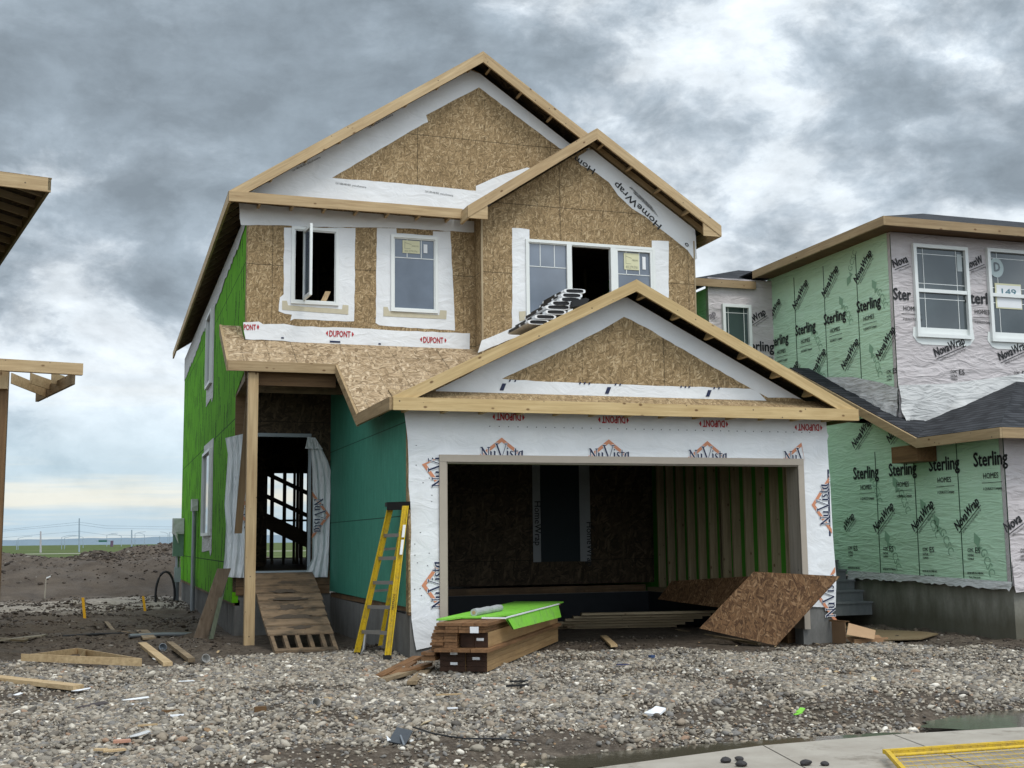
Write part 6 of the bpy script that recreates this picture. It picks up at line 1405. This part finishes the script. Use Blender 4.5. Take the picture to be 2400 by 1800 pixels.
t2.poly([p0, p1, p2, p3]); t2.poly([p3+Vector((0, .0, -.006)), p2+Vector((0, 0, -.006)), p1+Vector((0, 0, -.006)), p0+Vector((0, 0, -.006))]); t2.poly([p3, p2, p2+Vector((0, -.0, -.006)), p3+Vector((0, 0, -.006))]); tag(t2.build('cardboard_sheet', CARD), 'flat tan cardboard sheet propped against the torn cardboard box', 'cardboard')
mb = MB(); p0 = Vector(atZ(*zi(1590, 675), zc0)); p1 = Vector(atZ(*zi(1840, 660), zc0)); mb.obox(p0, p1-p0, (0, .22, .10), (0, 0, .008)); mb.obox(p0, p1-p0, (-.0, .02, 0), (0, 0, .09)); tag(mb.build('cardboard_sheet', flat('cardboard_red', (.27, .155, .08), .8, .15, 5)), 'crushed brown cardboard flap lying right of the torn cardboard box', 'cardboard')
mb = MB(); p = [atZ(*zi(x, y), .13) for x, y in ((1450, 455), (1560, 515), (1790, 560), (2090, 580), (2210, 610), (2080, 640), (1700, 640), (1450, 600))]
mb.slab([(q[0], q[1]) for q in p], [], lambda u, v, w_: (u, v, G(u, v)+.045-w_), .015); tag(mb.build('plywood_offcut', wood('wet_ply', (.13, .095, .05), (.20, .15, .085))), 'curved wet plywood strip on the mud before the neighbour foundation', 'offcut')
mb = MB(); mb.obox((9.35, 15.6, .05), (.20, 0, 0), (0, .30, 0), (0, 0, .42)); tag(mb.build('wood_block', PINE_DK), 'dark timber block standing behind the leaning sheet at the right pier', 'block')
mb = MB(); q = atZ(*zi(1190, 600), .1)
for k in range(9): pass
mb.slab([(-.14, 0), (-.05, -.05), (.10, -.03), (.16, .03), (.02, .07), (-.12, .08)], [], lambda u, v, w_: (q[0]+u, q[1]+v, G(q[0], q[1])+.05+.05*math.sin(u*22)+w_), .004); tag(mb.build('plastic_scrap', WRAP_L), 'crumpled pale plastic scrap at the foot of the right garage pier', 'scrap')
# bundles of shingles on the garage roof
bl = 'white-wrapped shingle bundle with black end stacked on the garage roof behind the window'
Y0b = 17.0
for i, (xl, xr, yc) in enumerate(((890, 1030, 557), (870, 1010, 585), (862, 1003, 612), (805, 938, 636), (770, 938, 662), (770, 905, 693), (700, 840, 724), (655, 795, 758))):
    a = Vector(atY(*z4(xl, yc), Y0b)); b = Vector(atY(*z4(xr, yc+4), Y0b)); h_ = .072; L_ = .98
    t = thing('shingle_bundle', tuple(a), bl, 'shingle bundle', 'shingle bundles stacked on the garage roof')
    mb = MB(); dx = (b-a); nseg = 8; ring = []
    W_ = dx.length; ux = dx.normalized()
    sec = []
    for k in range(16):
        an = 2*math.pi*k/16; cx = .5+.5*math.copysign(abs(math.cos(an))**.55, math.cos(an)); cz = .5*math.copysign(abs(math.sin(an))**.55, math.sin(an)); sec.append((cx*W_, cz*h_))
    def pos(s_, y, sc=1.0): return a+ux*((s_[0]-W_/2)*sc+W_/2)+Vector((0, y, s_[1]*sc))
    for k in range(16):
        p, q = sec[k], sec[(k+1) % 16]; mb.poly([pos(q, 0), pos(p, 0), pos(p, L_), pos(q, L_)]); mb.poly([pos(p, 0), pos(q, 0), pos(q, 0.0, .80), pos(p, 0.0, .80)])
    mb.poly([pos(s_, L_) for s_ in sec][::-1]); mb.build('wrapper', WHITE, t)
    mb = MB(); mb.poly([pos(s_, .012, .82) for s_ in sec]); mb.poly([pos(s_, .02, .82) for s_ in sec][::-1])
    for k in range(16): p, q = sec[k], sec[(k+1) % 16]; mb.poly([pos(p, .012, .82), pos(q, .012, .82), pos(q, .0, .80), pos(p, .0, .80)])
    mb.build('shingle_ends', BLACK, t)
    mb = MB(); fr = frame2(a+Vector((-.003, L_*.92, -.015)), 0, (0, -1, 0), (0, 0, 1), (-1, 0, 0), .004); put2d(mb, [(0, -.01), (.5, -.01), (.5, .035), (0, .035)], [(0, 1, 2, 3)], fr); put2d(mb, [(.58, .0), (.78, .0), (.78, .03), (.58, .03)], [(0, 1, 2, 3)], fr); mb.build('printed_band', BLACK, t)
mb = MB(); a = Vector(atY(*z4(940, 655), 16.9)); b = Vector(atY(*z4(1055, 612), 16.9)); mb.slab([(a.x, a.z-.02), (b.x-.05, b.z-.08), (b.x, b.z), (b.x-.06, b.z+.02), (a.x+.02, a.z+.08)], [], FY(16.9), .25); tag(mb.build('torn_wrapper', BLACK), 'crumpled black and white bundle wrapper behind the garage ridge', 'wrapper')
# ---- left foreground: truss, boards and scraps
tr = thing('small_truss', (-.3, 17.3, G(-.3, 17.3)), 'small triangular timber truss lying flat in the mud at the left', 'truss')
def gp(zf_, x, y, dz=0): p = atZ(*zf_(x, y), .03); z = G(p[0], p[1]); p = atZ(*zf_(x, y), z+dz); return Vector(p)
A_ = gp(zl, 215, 1545, .05); B_ = gp(zl, 1470, 1600, .05); C_ = gp(zl, 800, 1480, .05)
for a, b, nm in ((A_, B_, 'bottom_chord'), (A_+(B_-A_)*.08, C_, 'top_chord'), (C_, B_, 'top_chord')):
    mb = MB(); mb.board(a, b, (0, .04, 0), (0, 0, .088)); mb.build(nm, PINE, tr)
mb = MB(); mb.board((A_+B_)/2, C_+(B_-C_)*.15, (.0, .04, 0), (0, 0, .088)); mb.build('web', PINE, tr)
LBS = [((1430, 1385), (1690, 1600), .115, .045, PINE, 'pale offcut board right of the small truss in the mud'), ((1725, 1380), (1950, 1560), .085, .05, PINE_OLD, 'weathered stud offcut in the mud nearest the porch post'),
       ((1410, 1240), (1480, 1325), .20, .03, PINE_OLD, 'short bleached offcut lying over the black pipes'), ((1080, 1150), (1150, 1240), .07, .03, PINE_OLD, 'splintered pale stick standing out of the mud')]
for a, b, w_, h_, m_, lb in LBS:
    a = gp(zl, *a, .02); b = gp(zl, *b, .02); plank('offcut_board', a, b, (w_, .03, 0), (0, 0, h_), m_, lb, 'board')
a = gp(zl, -20, 1345, .03); b = gp(zl, 450, 1290, .05); plank('plywood_strip', a, b, (0.05, .30, 0), (0, 0, .02), wood('grey_ply', (.17, .15, .11), (.26, .23, .17)), 'grey plywood strip lying on the mud at the left edge', 'board')
a = gp(zl, -60, 1330, .06); b = gp(zl, 250, 1345, .03); plank('plywood_strip', a, b, (0.05, .22, 0), (0, 0, .03), wood('brown_ply', (.13, .10, .06), (.20, .16, .10)), 'brown broken plywood strip in front of the grey strip at the left edge', 'board')
a = Vector(atZ(*D(-30, 1468), .12)); b = Vector(atZ(*D(158, 1490), .12)); a.z = b.z = G(-.6, 14.2)+.02; plank('thick_board', a, b, (.10, .14, 0), (0, 0, .045), PINE, 'thick pale plank with orange end on the gravel at the left edge', 'plank')
for a, b, r_, m_, lb in (((650, 1290), (1420, 1258), .022, BLACK, 'black pipe lying across the mud left of the house'), ((1340, 1285), (2010, 1268), .03, GALV, 'grey plastic pipe lying toward the green wall'), ((1170, 1245), (1400, 1262), .018, PINE_OLD, 'thin pale rod on the mud between the pipes')):
    p = gp(zl, *a, .05); q = gp(zl, *b, .05); mb = MB(); mb.tube([p, (p+q)/2+Vector((0, .03, .01)), q], r_, 8); tag(mb.build('pipe', m_), lb, 'pipe')
for x, y, lean, lb in ((885, 1090, -.10, 'left one of two orange-yellow survey stakes in the mud'), (1515, 1055, -.12, 'right one of two orange-yellow survey stakes, nearer the house')):
    p = gp(zl, x, y); hgt = .40; mb = MB(); mb.board(p-Vector((.03, 0, .1)), p+Vector((lean*.6-.03, 0, hgt)), (.055, 0, 0), (0, .03, 0)); tag(mb.build('survey_stake', YSTK), lb, 'stake', 'survey stakes beyond the mud')
p = Vector(atY(*zl(458, 822), 38.3)); mb = MB(); mb.board(p-Vector((0, 0, .3)), p+Vector((.02, 0, .36)), (.035, 0, 0), (0, .03, 0)); o = tag(mb.build('survey_lath', flat('grey_lath', (.30, .27, .22))), 'thin grey survey lath with a scrap of ribbon before the earth bank', 'stake'); mb = MB(); q = p+Vector((.04, 0, .36)); mb.obox(q, (.12, 0, .05), (0, .02, 0), (0, 0, .04)); mb.build('ribbon', WHITE, o)
# litter
def scrap(name, zf_, x, y, L_, W_, ang, m_, label, h=.006, cat='scrap', lift=.03, curl=0):
    p = gp(zf_, x, y); c, s_ = math.cos(ang), math.sin(ang); mb = MB()
    pts = [(-L_/2, -W_/2), (-L_*.1, -W_*.62), (L_/2, -W_*.4), (L_*.42, W_*.5), (L_*.05, W_*.42), (-L_*.45, W_*.55)]
    mb.slab(pts, [], lambda u, v, w_: (p.x+u*c-v*s_, p.y+u*s_+v*c, p.z+lift+curl*math.sin(u/L_*5)+w_), h); return tag(mb.build(name, m_), label, cat)
scrap('white_scrap', zk, 1160, 652, .16, .055, .1, WHITE, 'small white plastic strip on the gravel below the dark sliver of wood', h=.02, lift=.02)
scrap('wood_sliver', zk, 1105, 628, .16, .03, -.02, PINE_DK, 'dark wood sliver just behind the small white plastic strip', h=.02)
scrap('white_scrap', zk, 880, 540, .26, .05, -.25, WHITE, 'torn white film strip left of centre on the gravel', curl=.015)
scrap('white_scrap', zk, 885, 575, .24, .03, -.1, WHITE, 'thin white strip just in front of the torn white film strip', curl=.01)
scrap('white_scrap', zk, 530, 480, .20, .06, -.5, WHITE, 'white film scrap at the right end of the thick plank', curl=.02)
scrap('white_scrap', zk, 115, 510, .08, .06, .4, WHITE, 'small white scrap left of the thick plank on the gravel', curl=.01)
scrap('white_scrap', zk, 1208, 425, .17, .025, .1, WHITE, 'thin white sliver on the gravel in front of the porch', h=.01)
scrap('grey_scrap', zk, 905, 775, .16, .06, .2, WRAP_L, 'curled grey film scrap low on the gravel', curl=.02)
scrap('wood_splinter', zk, 955, 718, .16, .025, .15, PINE, 'yellow wood splinter on the gravel above the curled grey scrap', h=.012)
scrap('wood_chip', zk, 740, 885, .16, .07, .1, PINE, 'pale wood chip in the mud near the bottom left', h=.012); scrap('wood_chip', zk, 655, 880, .10, .05, -.3, PINE, 'smaller pale wood chip beside the pale chip at the bottom left', h=.012)
scrap('brick_chip', zk, 790, 828, .13, .06, .0, flat('pink_chip', (.42, .22, .15)), 'pinkish chip above the pale wood chips at the bottom left', h=.02)
scrap('felt_scrap', zk, 590, 582, .30, .12, .1, flat('dark_felt', (.055, .045, .045)), 'curled dark felt scrap on the gravel at the left', h=.008, curl=.02)
scrap('brown_block', zk, 1685, 612, .11, .05, .1, PINE_DK, 'small brown wood block on the gravel near the centre', h=.06, lift=.0)
scrap('white_scrap', zi, 115, 1195, .16, .13, .3, WHITE, 'crumpled white paper scrap on the gravel right of centre', h=.02, curl=.03)
scrap('green_scrap', zi, 1190, 1180, .10, .05, .5, LIME, 'small lime green scrap on the gravel at the right', curl=.02); scrap('green_scrap', zi, 1170, 1205, .09, .03, .1, LIME, 'second lime green sliver touching the small lime scrap', curl=.01)
scrap('blue_scrap', zi, 88, 780, .07, .06, .3, flat('blue_plastic', (.03, .06, .14)), 'small dark blue plastic scrap before the garage', h=.03); scrap('blue_scrap', zh, 2060, 975, .16, .05, 0, flat('navy_plastic', (.03, .035, .09)), 'flat navy plastic scrap left of the small blue scrap', h=.01)
scrap('white_scrap', zh, 1600, 645, .16, .12, .3, PINE_OLD, 'pale offcut at the far end of the lumber stack', h=.03)
a = gp(zh, 1870, 715, .03); b = gp(zh, 1960, 800, .03); plank('offcut_board', a, b, (.11, .02, 0), (0, 0, .03), PINE, 'short pale offcut lying in front of the garage mouth', 'board')
a = gp(zh, 1800, 590, .03); b = gp(zh, 2120, 625, .03); plank('offcut_board', a, b, (.02, .09, 0), (0, 0, .04), STUD, 'dim stud lying at the garage mouth behind the short pale offcut', 'board')
scrap('wood_splinter', zh, 560, 1240, .26, .03, -.1, PINE, 'broken yellow splinter on the gravel below the lumber stack', h=.012); scrap('white_scrap', zh, 590, 1360, .10, .04, 0, WHITE, 'tiny white scrap below the broken yellow splinter', h=.01)
scrap('dark_stick', zh, 1150, 1165, .24, .03, -.08, BLACK, 'dark stick on the gravel below the lumber stack end', h=.02); scrap('dark_stick', zh, 1165, 1125, .20, .025, -.1, BLACK, 'second dark stick just behind the first dark stick', h=.015)
# steel plate with bolt, and a thin black cord
t = thing('anchor_plate', tuple(gp(zh, 140, 1580)), 'dark square steel plate with a bolt standing tilted on the gravel', 'plate')
p = gp(zh, 140, 1580); q = [gp(zh, 35, 1620, .02), gp(zh, 190, 1640, .0), gp(zh, 245, 1525, .10), gp(zh, 110, 1490, .13)]
mb = MB(); q = [Vector(atY(*zh(*c), yy)) for c, yy in (((35, 1612), 9.22), ((185, 1640), 9.17), ((250, 1520), 9.36), ((110, 1490), 9.40))]
nn = (q[1]-q[0]).cross(q[3]-q[0]).normalized()*.01; mb.poly(q); mb.poly([c-nn for c in q][::-1])
for i in range(4): j = (i+1) % 4; mb.poly([q[i], q[i]-nn, q[j]-nn, q[j]])
mb.build('plate', flat('plate_grey', (.055, .062, .070), .4, .15, 6, .3), t); mb = MB(); c = (q[0]+q[2])/2; mb.tube([c, Vector(atY(*zh(175, 1650), 9.08))], .009, 8); mb.build('bolt', GALV, t)
mb = MB(); o_ = [gp(zh, *c, .035) for c in ((20, 1560), (30, 1610), (60, 1600))]; mb.poly(o_); mb.poly([v-Vector((0, 0, .004)) for v in o_][::-1]); tag(mb.build('white_scrap', WHITE), 'white triangular scrap at the left of the steel plate', 'scrap')
mb = MB(); mb.tube([gp(zh, x, y, .045) for x, y in ((250, 1490), (330, 1515), (420, 1545), (560, 1570), (700, 1588), (850, 1590), (1000, 1590), (1130, 1600), (1230, 1612))], .007, 6); tag(mb.build('black_cord', BLACK), 'thin black cord trailing across the gravel from the steel plate', 'cord')
# plastic cups
def cup(zf_, x, y, r_, lb, m_):
    p = gp(zf_, x, y, .03); ax = Vector((.3, -.9, .35)).normalized(); mb = MB(); N_2 = 14; a1 = ax.cross(Vector((0, 0, 1))).normalized(); a2 = ax.cross(a1)
    for k in range(N_2):
        t0, t1 = 2*math.pi*k/N_2, 2*math.pi*(k+1)/N_2
        f_ = lambda t_, rr, h_: p+(a1*math.cos(t_)+a2*math.sin(t_))*rr+ax*h_
        mb.poly([f_(t0, r_, .04), f_(t1, r_, .04), f_(t1, r_*.7, -.05), f_(t0, r_*.7, -.05)]); mb.poly([f_(t1, r_*.92, .04), f_(t0, r_*.92, .04), f_(t0, r_*.62, -.04), f_(t1, r_*.62, -.04)]); mb.poly([f_(t0, r_, .04), f_(t0, r_*.92, .04), f_(t1, r_*.92, .04), f_(t1, r_, .04)])
    mb.poly([p+(a1*math.cos(2*math.pi*k/N_2)+a2*math.sin(2*math.pi*k/N_2))*r_*.62-ax*.04 for k in range(N_2)]); tag(mb.build('plastic_cup', m_), lb, 'cup')
CUPM = flat('clear_plastic', (.34, .33, .31), .2, .1)
cup(zk, 1328, 262, .055, 'clear plastic cup lying between the mud and gravel left of the porch post', CUPM); cup(zk, 2040, 550, .045, 'clear plastic cup lying on the gravel near the centre', CUPM); cup(zl, 1680, 1410, .06, 'silvery can lying between two offcut boards in the mud', GALV)
# rocks on the walk
for x, y, s_, lb in ((635, 1540, .035, 'dark stone at the left on the sidewalk'), (738, 1528, .03, 'dark stone right of the leftmost stone on the sidewalk'), (748, 1568, .036, 'flat dark stone nearest the camera on the sidewalk'), (1228, 1560, .036, 'dark stone near the middle of the sidewalk'), (1370, 1563, .028, 'small dark stone right of the middle on the sidewalk')):
    p = Vector(atZ(*zi(x, y), 0.0)); bm = bmesh.new(); bmesh.ops.create_icosphere(bm, subdivisions=2, radius=s_)
    for v in bm.verts: k_ = 1+.35*(vn(np.array([v.co.x*40+x]), np.array([v.co.z*40+v.co.y*30]))[0]-.5); v.co = Vector((v.co.x*1.25*k_, v.co.y*k_, v.co.z*.65*k_))
    me = bpy.data.meshes.new('stone'); bm.to_mesh(me); bm.free(); at = me.attributes.new('gc', 'FLOAT_VECTOR', 'POINT'); me.materials.append(flat('dark_stone', (.035, .032, .032), .7, .3, 20)); o = bpy.data.objects.new('stone', me); COL.objects.link(o); o.location = (p.x, p.y, s_*.5); tag(o, lb, 'stone', 'stones lying on the sidewalk')
# yellow barrier panel lying on the walk
t = thing('barrier_panel', tuple(atZ(*zi(1850, 1500), .03)), 'yellow steel barrier panel with wire mesh lying on the sidewalk', 'barrier')
c0 = Vector(atZ(*zi(1815, 1478), .05)); c1 = Vector(atZ(*zi(1960, 1640), .05)); u_ = Vector((1, -.04, 0)); 
far = c0+Vector((2.6, -.10, 0)); near = c1+Vector((2.6, -.10, 0)); c1 = c0+(c1-c0)*2.2; near = c1+Vector((2.6, -.1, 0))
for a, b in ((c0, far), (c0, c1), (c1, near), (far, near)): mb = MB(); dd = (b-a).normalized(); nn = Vector((-dd.y, dd.x, 0))*.032; mb.board(a, b, nn, (0, 0, .03)); mb.build('frame_bar', YELP, t)
mb = MB(); a = c0+(c1-c0)*.10; mb.tube([a+Vector((0, 0, .02)), a+Vector((2.6, -.1, .02))], .012, 8); mb.build('frame_bar', YELP, t)
mb = MB()
for k in range(40): a = c0+(far-c0)*(k/40)+Vector((0, 0, .018)); mb.tube([a, a+(c1-c0)], .0022, 4)
for k in range(12): a = c0+(c1-c0)*(k/12)+Vector((0, 0, .021)); mb.tube([a, a+(far-c0)], .0022, 4)
mb.build('wire_mesh', YELP, t)
# ---- distance: poles, wires, lamps, highway sign
DG = flat('distant_steel', (.26, .32, .38), .8, .05)
def far_pt(px, py, Y): return Vector(atY(px, py, Y))
def pole(name, x, ytop, ybase, Y, r_, lb, cat, group=None, arm=None, m_=DG):
    a = far_pt(*zl(x, ybase), Y); b = far_pt(*zl(x, ytop), Y); mb = MB(); mb.tube([a-Vector((0, 0, 1)), b], [r_, r_*.7], 6); 
    if arm: mb.tube([b, b+Vector((arm*.5, 0, .6)), b+Vector((arm, 0, .75))], r_*.5, 5)
    o = mb.build(name, m_); return tag(o, lb, cat, group)
pole('power_pole', 422, 200, 415, 330, .28, 'pale power pole, leftmost of the three in the far field', 'pole', m_=flat('pale_pole', (.38, .36, .38)))
pole('power_pole', 822, 65, 385, 330, .24, 'tallest power pole in the far field', 'pole'); pole('power_pole', 1366, 185, 350, 420, .32, 'power pole nearest the house in the far field', 'pole')
for x, yt, yb_, arm in ((172, 300, 430, 0), (188, 272, 420, 5), (640, 262, 380, 4), (670, 268, 380, 5), (862, 262, 345, -4), (1108, 240, 330, 4), (1258, 248, 330, -4), (1400, 225, 320, 4), (1498, 235, 320, -3), (1655, 250, 325, 0), (1742, 225, 315, -3), (1760, 212, 315, 5)):
    pole('street_lamp', x, yt, yb_, 500, .16, 'faint grey street lamp standing far off along the highway', 'street lamp', 'street lamps along the far highway', arm)
t = thing('highway_sign', tuple(far_pt(*zl(1090, 350), 480)), 'green highway sign on a gantry far off left of the house', 'sign')
a = far_pt(*zl(1022, 312), 480); b = far_pt(*zl(1110, 289), 480); mb = MB(); mb.box((a.x, 479.8, a.z), (b.x, 480, b.z)); mb.build('sign_board', flat('highway_green', (.02, .10, .075)), t)
a = far_pt(*zl(995, 296), 480); b = far_pt(*zl(1162, 296), 480); mb = MB(); mb.tube([a, b], .22, 5); mb.build('gantry', DG, t); mb = MB(); q = far_pt(*zl(1157, 360), 480); mb.tube([q, b], .6, 6); mb.build('gantry_post', flat('maroon_post', (.12, .08, .12)), t)
for i, (y0, y1, y2) in enumerate(((180, 105, 150), (195, 130, 175), (262, 200, 190))):
    Ps = [far_pt(*zl(-200, y0+25), 330), far_pt(*zl(200, y0-12), 330), far_pt(*zl(820, y1), 330), far_pt(*zl(1100, y1+38), 350), far_pt(*zl(1900, y1+50), 420)]
    mb = MB(); mb.tube(Ps, .035, 4); tag(mb.build('power_line', DG), 'faint power lines strung between the far poles', 'power line', 'power lines over the far field')
mb = MB(); p = far_pt(*zl(990, 480), 47.5); mb.obox(p-Vector((.55, 0, .12)), (1.1, 0, .08), (0, .6, 0), (0, 0, .14)); tag(mb.build('white_pallet_wrap', WHITE), 'white bundle lying beside the dirt heap on the bank', 'bundle')
